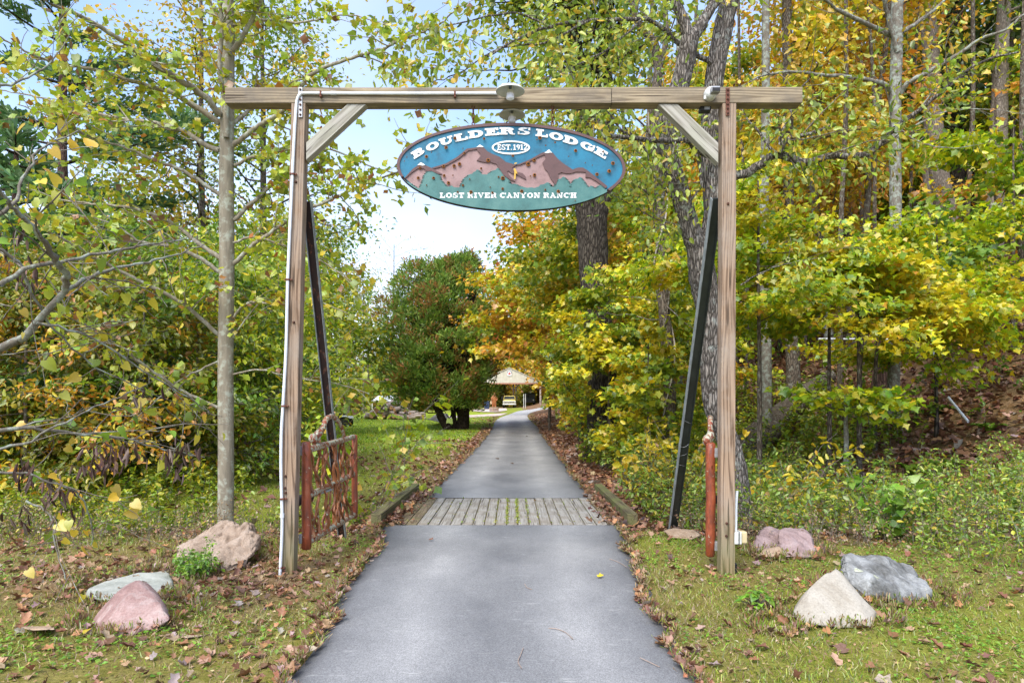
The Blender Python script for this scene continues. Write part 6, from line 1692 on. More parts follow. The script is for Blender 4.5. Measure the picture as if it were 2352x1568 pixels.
rs = RS(90)
spots = [(11, 36), (14, 40), (18, 38), (20.5, 38), (23, 41), (31, 31), (10, 44), (15, 47), (20, 45), (26, 43), (33, 40), (38, 34), (12, 53), (18, 54), (25, 52), (33, 50), (41, 45), (8, 50), (9.5, 61), (16, 63), (24, 62), (34, 60), (12, 72), (20, 72), (30, 72), (44, 58), (14, 84), (24, 86), (36, 84), (50, 72)]
for i, (x, y) in enumerate(spots):
    x += rs.randn() * .6; y += rs.randn() * .8
    copy_tree(protos[i % 6], (x, y, float(gz(x, y))), HL, rs.rand() * 6.28, .9 + .35 * rs.rand())
# far tops that close the view above them
HG2 = 'tall tree tops at the crest of the hill'
# ------------------------------------------------------------------ left woods
def lt(px, Y, H, r0, seed, pal, label, name='forest_tree', **kw):
    x = (px - CX) / FP * Y
    return leafy_tree(name, label, (x, Y), H, r0, seed, pal, **kw)
lt(455, 26, 17, .22, 101, 'olive', 'tall broad leaved tree with amber leaves standing behind the tulip tree', nleaf=5200, lsize=.19, crown=(.30, 1), spread=4.0, nlimb=30, bk='bark_brown', flat=.6, up=.4, cols2=('amber', .35, .5))
lt(600, 30, 19, .25, 102, 'green', 'tall green crowned tree rising above the left post', nleaf=5200, lsize=.19, crown=(.38, 1), spread=4.0, nlimb=30, bk='bark_brown', flat=.6, up=.4, cols2=('ygreen', .5, .45))
lt(330, 30, 11, .18, 103, 'ygreen', 'middle height yellow green tree behind the low limbs of the tulip tree', nleaf=4200, lsize=.2, crown=(.3, 1), spread=3.6, nlimb=24, bk='bark_brown', flat=.6, up=.4, cols2=('orange', .5, .6))
lt(700, 36, 9.5, .14, 104, 'ygreen', 'yellow green tree between the left post and the steel strut', nleaf=7000, lsize=.23, crown=(.1, 1), spread=3.6, nlimb=26, bk='bark_brown', flat=.6, up=.45, cols2=('yellow', .5, .6))
lt(760, 52, 13, .16, 105, 'green', 'sparse green tree standing against the pale sky left of the cedar', nleaf=3200, lsize=.24, crown=(.3, 1), spread=4.2, nlimb=24, bk='bark_brown', flat=.7, up=.4)
lt(590, 44, 12, .18, 106, 'ygreen', 'dense yellow green tree seen between the tulip trunk and the left post', nleaf=9000, lsize=.26, crown=(.08, 1), spread=4.6, nlimb=30, bk='bark_brown', flat=.6, up=.45, cols2=('green', .4, .5))
# bare topped grey trees by the orange bank
def bare_tree(px, Y, H, r0, seed, label, nleaf=300, pal='ygreen', lean=(0, 0), group=None):
    return lt(px, Y, H, r0, seed, pal, label, name='bare_tree', nleaf=nleaf, lsize=.2, crown=(.35, 1), spread=H * .28, nlimb=22, bk='twig', flat=.9, up=.3, lift=.9, twigs=6, lean=lean, group=group)
bare_tree(800, 62, 13, .17, 110, 'nearly leafless grey tree with a fan of fine branches left of the cedar', 380)
bare_tree(835, 74, 14, .15, 111, 'second nearly leafless tree, close against the left side of the cedar', 260)
bare_tree(735, 58, 15, .15, 112, 'leafless grey tree just right of the left post top', 300)
bare_tree(230, 34, 13, .12, 113, 'thin leafless tree in the upper left sky', 160)
bare_tree(395, 40, 12, .12, 114, 'thin bare tree in the pale gap left of the tulip trunk', 240)
bare_tree(40, 24, 9.5, .10, 115, 'thin bare tree at the far left edge', 120)

bare_tree(775, 66, 17, .16, 116, 'tall bare grey tree right of the steel strut against the white sky', 700, 'ygreen')
bare_tree(905, 80, 19, .17, 117, 'bare grey tree whose top shows above the left shoulder of the cedar', 500, 'amber')
bare_tree(700, 50, 16, .16, 118, 'bare grey tree half hidden behind the left post', 500, 'ygreen')
lt(845, 78, 12, .16, 119, 'ygreen', 'distant yellow green tree closing the gap left of the cedar', nleaf=5200, lsize=.30, crown=(.1, 1), spread=4.4, nlimb=26, bk='bark_brown', flat=.7, up=.4, cols2=('orange', .4, .6))
def pine(px, Y, H, r0, seed, label, nb=34, spread=4.2, crown=(.3, 1), nneedle=7000, gaps=.5):
    rs = RS(seed)
    x = (px - CX) / FP * Y; z = float(gz(x, Y))
    t = thing('pine_tree', (x, Y, z), label, 'pine')
    f = np.linspace(0, 1, 8)
    P = np.c_[x + f * .5 + rs.randn(8) * .06, np.full(8, Y), z - .3 + f * H]
    Ps, Rs = smooth_path(P, r0 * (1 - .7 * f), 4)
    ob('trunk', *tube(Ps, Rs, 12, .1, rs), M['bark_pine'], t, smooth=True)
    limbs, sub = [], []
    for i in range(nb):
        h = crown[0] + (crown[1] - crown[0]) * (i + rs.rand()) / nb; h = min(h, .98)
        p = Ps[int(h * (len(Ps) - 1))]
        a = rs.rand() * 6.28; L = spread * (1.1 - .75 * h) * (.6 + .6 * rs.rand())
        q = curve_from(rs, p, (math.cos(a), math.sin(a), .12 + .2 * rs.rand()), L, 7, .09, -.02, .02)
        limbs.append((q, np.linspace(.045, .01, 7)))
        for s in range(2, 7):
            for sd in (-1, 1):
                dd = q[s] - q[s - 1]; dd /= np.linalg.norm(dd)
                side = np.cross(dd, (0, 0, 1)) * sd
                sub.append(curve_from(rs, q[s], dd + side * .9 + A((0, 0, .1)), L * .2, 4, .1))
    ob('limbs', *tubes(limbs, 5), M['bark_dark'], t, kind='stuff')
    pts, dr = along(rs, [l for l, _ in limbs] + sub * 2, nneedle, .3, .07)
    D = dr + rs.randn(nneedle, 3) * .45 + A((0, 0, .35))
    V, F, C = place(T_NEEDLE, pts, D, unit(rs.randn(nneedle, 3)), .26 * (.6 + .8 * rs.rand(nneedle)), pick(rs, PAL['pine'], nneedle))
    ob('crown', V, F, M['needle'], t, cols=C, kind='stuff')
    return t
pine(118, 21, 17, .22, 120, 'tall pine with a reddish trunk in the upper left', 34, 4.6, (.42, 1), 9000)
pine(-10, 18, 9, .16, 121, 'dense blue green pine at the far left edge', 36, 3.2, (.15, 1), 8000)
pine(330, 40, 12, .2, 122, 'dark green pine showing through the tulip tree limbs', 36, 4.2, (.3, 1), 7000)
pine(105, 15, 6.5, .12, 123, 'young pine with soft green needles low in the left woods', 30, 2.4, (.12, 1), 7000)

# understory: bushy saplings of the left woods
ug = 'bushy saplings in the left woods'
ul = 'bushy olive and orange sapling in the tangle of the left woods'
U = []
for i, (px, Y, H, pal, c2, n_) in enumerate(((60, 12.5, 4.2, 'olive', ('orange', .9, .62), 9000), (190, 14, 4.6, 'olive', ('green', .9, .5), 9000), (330, 12.8, 4.0, 'olive', ('orange', 1.1, .68), 8500), (455, 13.5, 4.8, 'mapleg', ('green', .8, .45), 8000), (560, 15, 5.0, 'ygreen', ('mapleg', .8, .5), 7500), (640, 18, 5.4, 'ygreen', ('yellow', .8, .55), 6500))):
    labs = ('olive leaved sapling at the far left edge behind the redbud', 'olive sapling left of centre in the left woods', 'rust flecked dogwood sapling left of the tulip trunk', 'bright green sapling right behind the tulip trunk', 'yellow green sapling between the tulip trunk and the left post', 'yellow green sapling showing beside the steel strut')
    U.append(
             leafy_tree('sapling', labs[i], ((px - CX) / FP * Y, Y), H, .05, 130 + i, pal, nleaf=n_, lsize=.11, crown=(.06, 1), spread=1.9, nlimb=34, T=T_OVAL, bk='twig', flat=.4, up=.5, lift=.35, cols2=c2, cat='sapling', twigs=5))
rs = RS(140)
for (px, Y, k) in ((-40, 16, 0), (120, 17, 1), (260, 17.5, 2), (400, 18, 1), (510, 19, 3), (20, 20, 2), (180, 21, 3), (330, 22, 0), (460, 23, 4), (600, 24, 4), (-60, 25, 1), (90, 27, 4), (240, 28, 3), (380, 29, 5), (500, 31, 5), (630, 30, 5), (-120, 13, 2), (-170, 19, 0)):
    x = (px - CX) / FP * Y
    c = copy_tree(U[k], (x, Y, float(gz(x, Y))), ul, rs.rand() * 6, 1.0 + .012 * (Y - 12) + .15 * rs.rand())
    c['group'] = ug
# ------------------------------------------------------------------ the cedar on the lawn
cb = ground_at(1045, 985)
cy = cb[1]
t = thing('cedar_tree', tuple(cb), 'broad dark cedar with rusty tips standing on two trunks beside the drive', 'cedar')
rs = RS(150)
s = cy / FP
def cw(px, py, dy=0): return W(px, py, cy + dy)
for pts_, r_ in (([(1062, 996), (1064, 950), (1070, 850), (1085, 700), (1090, 640)], [.42, .34, .28, .18, .05]), ([(1034, 990), (1012, 955), (985, 880), (970, 760), (965, 660)], [.26, .22, .18, .12, .05]), ([(1046, 992), (1040, 930), (1030, 800), (1028, 700)], [.16, .14, .12, .05])):
    P, R = smooth_path([cw(*p, dy=-.3 if pts_[0][0] == 1034 else 0) for p in pts_], r_, 5)
    ob('trunk', *tube(P, R, 14, .14, rs), M['bark_cedar'], t, smooth=True)
outl = [(590, 1062, 1082), (612, 935, 1096), (660, 905, 1118), (700, 890, 1125), (760, 880, 1130), (820, 878, 1140), (870, 880, 1136), (900, 888, 1124), (930, 915, 1108), (950, 970, 1090)]
oy = [o[0] for o in outl]; ol = [o[1] for o in outl]; orr = [o[2] for o in outl]
Pn, Dn, ctr = [], [], []
n = 60000
ncl = 950
clp = []
while len(clp) < ncl:
    py = 592 + 350 * rs.rand()
    l_, r_ = np.interp(py, oy, ol), np.interp(py, oy, orr)
    if py < 600 and rs.rand() < .4: continue
    lobe = rs.rand() < .5
    if py < 690:      # two pointed tops with a notch between them
        k_ = (690 - py) / 98
        if lobe: r_ = r_ - (r_ - l_) * .52 * k_; l_ = l_ + 14 * k_; 
        else: l_ = l_ + (r_ - l_) * .58 * k_
        if lobe and py < 612: continue
    hw = (r_ - l_) / 2 * s; cx_ = ((l_ + r_) / 2 - CX) * s
    a = rs.rand() * 6.283; rr = .55 + .45 * rs.rand() ** .5 if rs.rand() < .8 else .5 * rs.rand() ** .5
    rr *= 1 + .13 * math.sin(a * 5 + py * .05) + .10 * rs.randn()
    z = 1.55 + (CY - py) * s
    if z < 1.9 and rr < .6: continue
    clp.append((cx_ + hw * rr * math.cos(a), cy + hw * .85 * rr * math.sin(a), z, rr * math.cos(a), rr * math.sin(a)))
clp = A(clp)
ci = rs.randint(0, ncl, n)
u = unit(rs.randn(n, 3)); u[:, 2] = np.abs(u[:, 2]) * 1.0 - .25
rad = (.34 + .28 * rs.rand(ncl))[ci]
pts = clp[ci, :3] + u * (rad * rs.rand(n) ** .4)[:, None] * A((1, 1, 1.25))
D = u * .8 + A((0, 0, .55)) + np.c_[clp[ci, 3], clp[ci, 4], np.zeros(n)] * .4 + rs.randn(n, 3) * .3
C = pick(rs, PAL['cedar'], n, .3)
nz = vnoise(pts[:, 0] * 2.2 + pts[:, 2] * .4, pts[:, 2] * 2.2 + pts[:, 1] * .8, 1.0, 7)
m = (nz > .56) & (rs.rand(n) < .6) | (rs.rand(n) < .01)
C[m] = pick(rs, PAL['cedar_br'], m.sum())
V, F, C = place(T_NEEDLE, pts, D, unit(rs.randn(n, 3)), .20 * (.6 + .8 * rs.rand(n)), C)
ob('crown', V, F, M['needle'], t, cols=C, kind='stuff')
lb = []
for i in range(0, ncl, 5):
    p1 = clp[i, :3]; p0 = A(((p1[0] + cb[0]) / 2, (p1[1] + cy) / 2, p1[2] - .5)); pb = A((cb[0] + (p1[0] - cb[0]) * .12, cy, max(1.2, p1[2] - 1.2)))
    lb.append(smooth_path([pb, p0, p1], [.05, .035, .015], 3))
ob('limbs', *tubes(lb, 5), M['bark_cedar'], t, kind='stuff')
# ------------------------------------------------------------------ brush, ferns, grass, leaf litter
def brush(name, label, cat, region, nst, h, pal, seed, T=T_OVAL, lsize=.05, lps=22, stem_r=.004, up=.55, straw=.15, wob=.14, kind='stuff', base_z=True, lo=.15, spread=.03):
    """stems with leaves over a region: function rs -> (x, y) or rejects with None"""
    rs = RS(seed)
    stems, hs = [], []
    tries = 0
    while len(stems) < nst and tries < nst * 12:
        tries += 1
        p = region(rs)
        if p is None: continue
        x, y = p[:2]; hh = h * (.45 + .75 * rs.rand()) * (p[2] if len(p) > 2 else 1)
        z = float(gz(x, y))
        q = curve_from(rs, (x, y, z - .05), (rs.randn() * .25, rs.randn() * .25, 1), hh, 6, wob, .05)
        stems.append(q)
        if rs.rand() < .6: stems.append(curve_from(rs, q[2], q[3] - q[2] + rs.randn(3) * .12, hh * .5, 5, .16, .05))
    t = thing(name, tuple(np.mean([s[0] for s in stems], 0)), label, cat) if kind != 'stuff' else None
    V, F = tubes([(s, np.linspace(stem_r, stem_r * .35, len(s))) for s in stems], 3)
    so = ob('stems' if t else name + '_stems', V, F, M['twig'], t, kind='stuff')
    n = len(stems) * lps
    pts, dr = along(rs, stems, n, lo, spread)
    V, F, C = leaves_at(rs, T, pts, PAL[pal], lsize, up, D=dr + rs.randn(n, 3) * 1.2, droop=.15)
    fo = ob('foliage' if t else name + '_leaves', V, F, M['leaf'], t, cols=C, kind='stuff')
    if t is None:
        fo.parent = so
        tag(so, label, cat, kind='stuff'); fo.name = 'foliage'; so.name = name
    return t or so

def reg(x0, x1, y0, y1, f=None):
    def g(rs):
        x, y = x0 + (x1 - x0) * rs.rand(), y0 + (y1 - y0) * rs.rand()
        if f and not f(x, y, rs): return None
        return x, y
    return g
brush('brush_thicket', 'tangled green and yellow brush along the foot of the slope right of the gate', 'brush', reg(2.5, 8.4, 7.6, 11.4, lambda x, y, r: y > 7.5 + .0 * x and x < y * .80 and (x - 2.2) + (y - 7.6) * .8 > .5), 760, .92, 'shrub', 200, lsize=.062, lps=20)
brush('brush_thicket', 'fine leaved brush filling the ground between the plank bridge and the right strut', 'brush', reg(1.9, 5.2, 10.0, 15.5, lambda x, y, r: x > 1.75 + .10 * (y - 10)), 520, .85, 'shrub', 201, lsize=.07, lps=22)
brush('brush_thicket', 'yellow green brush crowding the right side of the drive farther on', 'brush', reg(2.6, 8.5, 14, 32, lambda x, y, r: x > 2.75 + .02 * (y - 14)), 760, 1.35, 'ygreen', 202, lsize=.11, lps=26)
brush('brush_thicket', 'low leafy brush round the foot of the shaggy double tree', 'brush', reg(1.8, 4.2, 13.5, 18.3, lambda x, y, r: x > 2.35 - .13 * (y - 13.5)), 420, 1.15, 'ygreen', 212, lsize=.085, lps=24)
brush('brush_thicket', 'low brush along the inside of the far bend of the drive', 'brush', reg(2.2, 11, 32, 60, lambda x, y, r: x > .078 * y + .6), 420, 1.8, 'ygreen', 203, lsize=.20, lps=26)
brush('brush_thicket', 'leafy brush at the right edge of the picture beyond the grey boulder', 'brush', reg(4.2, 7.5, 5.9, 8.2, lambda x, y, r: x > 4.0 + (7.4 - y) * .4), 260, .62, 'shrub', 204, lsize=.05, lps=22)
brush('brush_thicket', 'dark green brush beneath the left woods behind the redbud', 'brush', reg(-12.5, -4.6, 9.6, 13.5, lambda x, y, r: -x < y * .82), 460, .62, 'ygreen', 205, lsize=.085, lps=20)
brush('brush_thicket', 'yellow green weeds round the foot of the tulip tree', 'brush', reg(-7.5, -2.1, 8.0, 10.6, lambda x, y, r: -x < y * .8 and abs(x + 3.77) > .25), 300, .55, 'ygreen', 206, lsize=.055, lps=16)
brush('brush_thicket', 'dense saplings and brush deep in the left woods', 'brush', reg(-24, -6.5, 13.5, 26, lambda x, y, r: -x < y * .82), 900, 2.0, 'olive', 207, lsize=.13, lps=22)
brush('brush_thicket', 'yellow green brush along the far left side of the lawn', 'brush', reg(-22, -9, 26, 52, lambda x, y, r: x < -9.5 - (y - 26) * .10), 560, 2.4, 'ygreen', 208, lsize=.20, lps=26)
brush('brush_thicket', 'low brush under the maples on the wooded slope', 'brush', reg(5, 24, 13, 30, lambda x, y, r: r.rand() < .5), 380, 1.1, 'green', 209, lsize=.11, lps=16)
brush('dry_stems', 'dry tan stalks standing among the brush on the right', 'dry stalks', reg(2.2, 7.2, 7.2, 9.4, lambda x, y, r: x < y * .8), 420, .55, 'straw', 210, T=T_SIMPLE, lsize=.03, lps=9, stem_r=.003)
brush('dry_stems', 'dry tan stalks standing in the weeds left of the tulip tree', 'dry stalks', reg(-6.8, -2.6, 7.3, 8.8, lambda x, y, r: -x < y * .78), 330, .5, 'straw', 211, T=T_SIMPLE, lsize=.03, lps=9, stem_r=.003)
# yellow spicebushes
def bush(label, c, rad, h, n, pal, seed, T=T_OVAL, lsize=.07, lps=26, cat='bush', name='bush', up=.4, wob=.2, spread=.03, stem_r=.005, fan_=.9):
    rs = RS(seed)
    z = float(gz(c[0], c[1]))
    t = thing(name, (c[0], c[1], z), label, cat)
    st = []
    for _ in range(n):
        a = rs.rand() * 6.28; e = fan_ * (.3 + .7 * rs.rand())
        q = curve_from(rs, (c[0] + rad * .15 * rs.randn(), c[1] + rad * .15 * rs.randn(), z - .04), (math.cos(a) * e, math.sin(a) * e, 1), h * (.6 + .5 * rs.rand()), 7, wob * .5, .04)
        st.append(q)
        for _ in range(3):
            k = rs.randint(2, 6)
            st.append(curve_from(rs, q[k], (q[k] - q[k - 1]) + rs.randn(3) * .12, h * .35, 5, wob * .6, .05))
    ob('stems', *tubes([(s_, np.linspace(stem_r, stem_r * .4, len(s_))) for s_ in st], 4), M['twig'], t, kind='stuff')
    m = len(st) * lps
    pts, dr = along(rs, st, m, .25, spread)
    V, F, C = leaves_at(rs, T, pts, PAL[pal], lsize, up, D=dr + rs.randn(m, 3) * .4, droop=.3)
    ob('foliage', V, F, M['leaf'], t, cols=C, kind='stuff')
    return t
bush('golden leaved bush between the right strut and the vine clad trunk', (2.75, 11.4), .6, 1.75, 10, 'spice', 220, lsize=.12, lps=7, up=.25, spread=.05)
bush('golden leaved bush right behind the right post and the oak', (3.6, 9.9), .7, 1.7, 9, 'spice', 221, lsize=.115, lps=6, up=.25, spread=.05)
bush('low golden sprig near the right kerb timber', (2.2, 11.9), .4, 1.0, 5, 'spice', 222, lsize=.11, lps=5, up=.3, spread=.04)
bush('thin leaved sapling rising behind the left gate', (-1.75, 9.3), .6, 1.6, 4, 'hang', 223, lsize=.085, lps=7, up=.55, spread=.05, T=T_TULIP)
bush('broad leaved sapling right of the steel strut with big pale green leaves', (-2.15, 10.4), .6, 2.1, 5, 'mapleg', 224, lsize=.16, lps=6, up=.7, spread=.07, T=T_TULIP)
bush('small rounded green bush growing against the pitted brown boulder', tuple(W(452, 1330, 6.15)[:2]), .18, .36, 26, 'clover', 225, T=T_SIMPLE, lsize=.035, lps=12, up=.6, spread=.015, stem_r=.003)
bush('round grey green leafy weed among the brush above the mauve rocks', tuple(W(2020, 1250, 8.2)[:2]), .3, 1.0, 8, 'clover', 226, T=T_HEART, lsize=.10, lps=6, up=.6, spread=.03)
bush('broad leaved green weed in front of the lichened sapling', tuple(W(1950, 1150, 9.4)[:2]), .3, 1.1, 9, 'shrub', 227, T=T_HEART, lsize=.10, lps=6, up=.6, spread=.03)
# low leafy plant left of the cream boulder
pc = ground_at(1737, 1400)
t = thing('leafy_plant', tuple(pc), 'low clump of bright green round leaves between the drive and the cream boulder', 'plant')
rs = RS(230)
n = 46
a = rs.rand(n) * 6.28; r = .13 * rs.rand(n) ** .6
tip = np.c_[pc[0] + r * np.cos(a), pc[1] + r * np.sin(a), pc[2] + .05 + .11 * (1 - r / .13) + .02 * rs.rand(n)]
ob('stems', *tubes([(A([pc + A((0, 0, -.01)), (pc + tp) / 2 + A((0, 0, .02)), tp]), [.003, .0025, .002]) for tp in tip], 3), M['twig'], t, kind='stuff')
lv = leaves_at(rs, T_HEART, tip, PAL['clover'], .05, .85, D=np.c_[np.cos(a), np.sin(a), np.zeros(n)] * 2)
V0, F0, C0 = lv
k = len(T_HEART[0])
for i in range(n):
    ob('leaf', V0[i * k:(i + 1) * k], T_HEART[1], M['leaf'], t, cols=C0[i * k:(i + 1) * k])
# ferns on the slope
def fern(c, L, seed, label):
    rs = RS(seed); c = A(c, float)
    t = thing('fern', tuple(c), label, 'fern', 'evergreen ferns on the leafy slope')
    for i in range(9):
        a = i * 6.283 / 9 + rs.rand() * .4
        q = curve_from(rs, c, (math.cos(a), math.sin(a), 1.0), L, 9, .03, .38)
        V, F = tube(q, np.linspace(.004, .001, 9), 3)
        n = 26
        k = np.linspace(.12, .98, n) * 8; ii = np.minimum(k.astype(int), 7); g = (k - ii)[:, None]
        p = q[ii] * (1 - g) + q[ii + 1] * g; d = unit(q[ii + 1] - q[ii])
        sd = unit(np.cross(d, (0, 0, 1.0)))
        s = L * .22 * np.sin(np.linspace(.5, 2.9, n))
        parts = []
        for sg in (-1, 1): parts.append(place(T_SIMPLE, p, sd * sg + d * .35, np.cross(d, sd) + 0 * d, s, pick(rs, PAL['green'][:2], n)))
        Vf, Ff, Cf = merge(parts)
        V3 = np.vstack([V]); 
        ob('frond', np.vstack([Vf]), Ff, M['leaf'], t, cols=Cf, kind='stuff')
for i, (px, py, Y, L, lab) in enumerate(((2105, 1000, 12.4, .5, 'dark green fern just right of the lichened trunk foot'), (2175, 1010, 12.4, .45, 'dark green fern on bare leaf litter, in the middle of the row of ferns'), (2270, 975, 13.5, .4, 'dark green fern farthest to the right on the leaf covered slope'), (1855, 915, 14, .4, 'fern behind the bright green maple layer on its left'), (2120, 1060, 11.5, .4, 'fern low on the slope above the brush'), (2155, 880, 15.5, .45, 'fern beside the short grey pipe end'))):
    x = (px - CX) / FP * Y
    fern((x, Y, float(gz(x, Y))), L, 240 + i, lab)

# ---- grass and clover near the camera
rs = RS(300)
def scatter(n, x0, x1, y0, y1, dens, rs, road_clear=.0):
    x = x0 + (x1 - x0) * rs.rand(n); y = y0 + (y1 - y0) * rs.rand(n) ** 1.25
    l_, r_ = road_edges(y)
    keep = ((x < l_ - road_clear) | (x > r_ + road_clear)) & (rs.rand(n) < dens(x, y)) & (np.abs(x) < y * .86 + .6)
    return x[keep], y[keep]
def blades(n, x0, x1, y0, y1, h, pal, seed, dens, wid=.006):
    rs = RS(seed)
    x, y = scatter(n, x0, x1, y0, y1, dens, rs, -.02)
    m = len(x); z = gz(x, y)
    P = np.c_[x, y, z - .004]
    d = np.c_[rs.randn(m) * .6, rs.randn(m) * .6, np.full(m, 1.0)]
    hh = h * (.4 + rs.rand(m))
    side = unit(np.c_[rs.randn(m), rs.randn(m) * .4, np.zeros(m)]) * wid * .5
    mid = P + d * hh[:, None] * .55; tip = P + (d + np.c_[rs.randn(m) * .5, rs.randn(m) * .5, -.25 * np.ones(m)]) * hh[:, None]
    V = np.stack([P - side, P + side, mid + side * .8, tip, mid - side * .8], 1).reshape(-1, 3)
    b = np.arange(m)[:, None] * 5
    F = np.concatenate([b + A([0, 1, 2]), b + A([0, 2, 4]), b + A([4, 2, 3])], 0)
    C = np.repeat(pick(rs, PAL[pal], m, .3), 5, axis=0)
    return V, F, C
gd = lambda x, y: np.clip(.25 + 1.15 * vnoise(x, y, 1.6, 21) - .75 * litter_mask(x, y), .04, 1)
V, F, C = merge([blades(90000, -7, 7.5, 3.2, 8.6, .05, 'grass', 301, gd), blades(42000, -7, 7.5, 3.2, 9.2, .06, 'straw', 302, lambda x, y: np.clip(vnoise(x, y, .8, 23) * 1.5 - .3, .1, 1), .005)])
tag(ob('short_grass', V, F, M['leaf'], cols=C), 'short mixed green and straw coloured grass on both verges', 'grass', kind='stuff')
V, F, C = blades(60000, -15, -1.3, 8.6, 24, .07, 'grass', 303, lambda x, y: np.clip(.9 - .6 * litter_mask(x, y) - .02 * (y - 8), .1, 1), .012)
tag(ob('lawn_grass', V, F, M['leaf'], cols=C), 'leaf strewn lawn grass left of the drive beyond the bridge', 'grass', kind='stuff')
V, F, C = blades(60000, -22, -1, 22, 62, .08, 'grass', 304, lambda x, y: lawn_mask(x, y) * .8, .03)
C = C * A((.9, 1.15, .7))
tag(ob('lawn_grass', V, F, M['leaf'], cols=C), 'bright green mown lawn grass round the cedar', 'grass', kind='stuff')
rs = RS(310)
x, y = scatter(62000, -6.5, 7, 3.3, 8.8, lambda x, y: np.clip((vnoise(x, y, 1.3, 31) - .38) * 2.3, 0, .8) * (1 - .55 * litter_mask(x, y)), rs)
P = np.c_[x, y, gz(x, y) + .008 + .02 * rs.rand(len(x))]
V, F, C = leaves_at(rs, T_SIMPLE, P, PAL['clover'], .032, .8)
tag(ob('clover', V, F, M['leaf'], cols=C), 'small green clover and weed leaves in the verges', 'ground cover', kind='stuff')
# moss and weeds in the bridge joints
rs = RS(311)
pl = A(PLANKS)
xj = pl[rs.choice(len(pl), 900, p=np.exp(-((pl + .02) / .18) ** 2) + .04 * np.ones(len(pl)) if False else (np.exp(-((pl - .02) / .17) ** 2) + .03) / (np.exp(-((pl - .02) / .17) ** 2) + .03).sum())]
P = np.c_[xj + rs.randn(900) * .012, 8.8 + 2.3 * rs.rand(900), .025 + .012 * rs.rand(900)]
V, F, C = leaves_at(rs, T_SIMPLE, P, [(.30, .40, .04, 3), (.42, .40, .05, 2)], .026, .6)
tag(ob('joint_weeds', V, F, M['leaf'], cols=C), 'tiny weeds growing in the joints between the middle bridge planks', 'weeds', kind='stuff')

# ---- fallen leaves
def litter(n, x0, x1, y0, y1, dens, seed, size, label, T=T_CURL, lift=.012, pal='litter'):
    rs = RS(seed)
    x, y = scatter(n, x0, x1, y0, y1, dens, rs, -.06)
    m = len(x)
    P = np.c_[x, y, gz(x, y) + lift * (.3 + 1.4 * rs.rand(m))]
    V, F, C = leaves_at(rs, T, P, PAL[pal], size, .72, sj=.5)
    return tag(ob('leaf_litter', V, F, M['litter'], cols=C), label, 'fallen leaves', kind='stuff')
lmk = lambda x, y: np.clip(litter_mask(x, y) ** 1.2, .03, 1)
litter(14000, -7, 7.5, 3.2, 9.2, lambda x, y: np.clip(litter_mask(x, y) ** 1.6, .06, 1), 320, .062, 'curled brown and grey leaves lying on the near verges')
litter(26000, -7, 7.5, 3.2, 8.8, lambda x, y: np.clip(.25 + vnoise(x, y, 1.2, 44) * 1.1 - .4, .05, 1), 319, .024, 'crumbs of old leaves and straw scattered in the grass', T=T_SIMPLE, pal='straw')
litter(20000, -9, 6, 8.5, 30, lambda x, y: lmk(x, y) * (np.abs(x) < 9), 321, .10, 'fallen leaves drifted along both sides of the drive', lift=.02)
litter(34000, 3, 26, 9, 32, lambda x, y: .95 + 0 * x, 322, .15, 'thick brown leaf litter covering the wooded slope', lift=.03)
litter(9000, -3.4, 5, 24, 60, lambda x, y: lmk(x, y), 323, .17, 'fallen leaves beside the far part of the drive', lift=.02, T=T_SIMPLE)
litter(9000, -24, -4, 9, 28, lambda x, y: lmk(x, y), 324, .14, 'fallen leaves under the left woods', lift=.02, T=T_SIMPLE)
rs = RS(326)
qq = []
for (x0, x1, y0, y1) in ROCKS[:9]:
    n = int(120 * (x1 - x0) + 30)
    a = rs.rand(n) * 6.283; k = .92 + .30 * rs.rand(n) ** 1.5
    qq.append(np.c_[(x0 + x1) / 2 + (x1 - x0) / 2 * k * np.cos(a), (y0 + y1) / 2 + (y1 - y0) / 2 * k * np.sin(a)])
qq = np.vstack(qq)
V, F, C = leaves_at(rs, T_CURL, np.c_[qq, gz(qq[:, 0], qq[:, 1]) + .012 + .03 * rs.rand(len(qq))], PAL['litter'], .05, .6, sj=.5)
Vg, Fg, Cg = [], [], []
m = 5200
i = rs.randint(0, len(qq), m)
P = np.c_[qq[i] + rs.randn(m, 2) * .025, np.zeros(m)]; P[:, 2] = gz(P[:, 0], P[:, 1])
g = place((T_NEEDLE[0] * A((1, .25, 1)), T_NEEDLE[1]), P, np.c_[rs.randn(m, 2) * .4, np.ones(m)], unit(rs.randn(m, 3)), .05 + .05 * rs.rand(m), pick(rs, PAL['grass'] + PAL['straw'], m))
tag(ob('leaf_litter', V, F, M['litter'], cols=C), 'leaves caught against the feet of the boulders', 'fallen leaves', kind='stuff')
tag(ob('short_grass', g[0], g[1], M['leaf'], cols=g[2]), 'grass tufts growing against the feet of the boulders', 'grass', kind='stuff')
rs = RS(327)
m = 620
sd = rs.rand(m) < .5
xx_ = np.where(sd, -1.62 + np.abs(rs.randn(m)) * .13, 1.44 - np.abs(rs.randn(m)) * .13); yy_ = 8.7 + 3.0 * rs.rand(m) ** 1.2
V, F, C = leaves_at(rs, T_CURL, np.c_[xx_, yy_, .035 + .05 * rs.rand(m) * np.where(np.abs(xx_) > 1.4, 1, .3)], PAL['litter'], .065, .6, sj=.5)
tag(ob('leaf_litter', V, F, M['litter'], cols=C), 'leaves drifted against the kerb timbers on the plank bridge', 'fallen leaves', kind='stuff')
rs = RS(328)
m = 5200
yy_ = np.where(rs.rand(m) < .5, 3.2 + 5.6 * rs.rand(m), 11.2 + 24 * rs.rand(m) ** 1.4)
le, re_ = road_edges(yy_)
sd = rs.rand(m) < .5
cr = (vnoise(yy_, sd * 3.0, 4.0, 61) - .35) * .16
xx_ = np.where(sd, le + cr + rs.randn(m) * .025, re_ - cr + rs.randn(m) * .025)
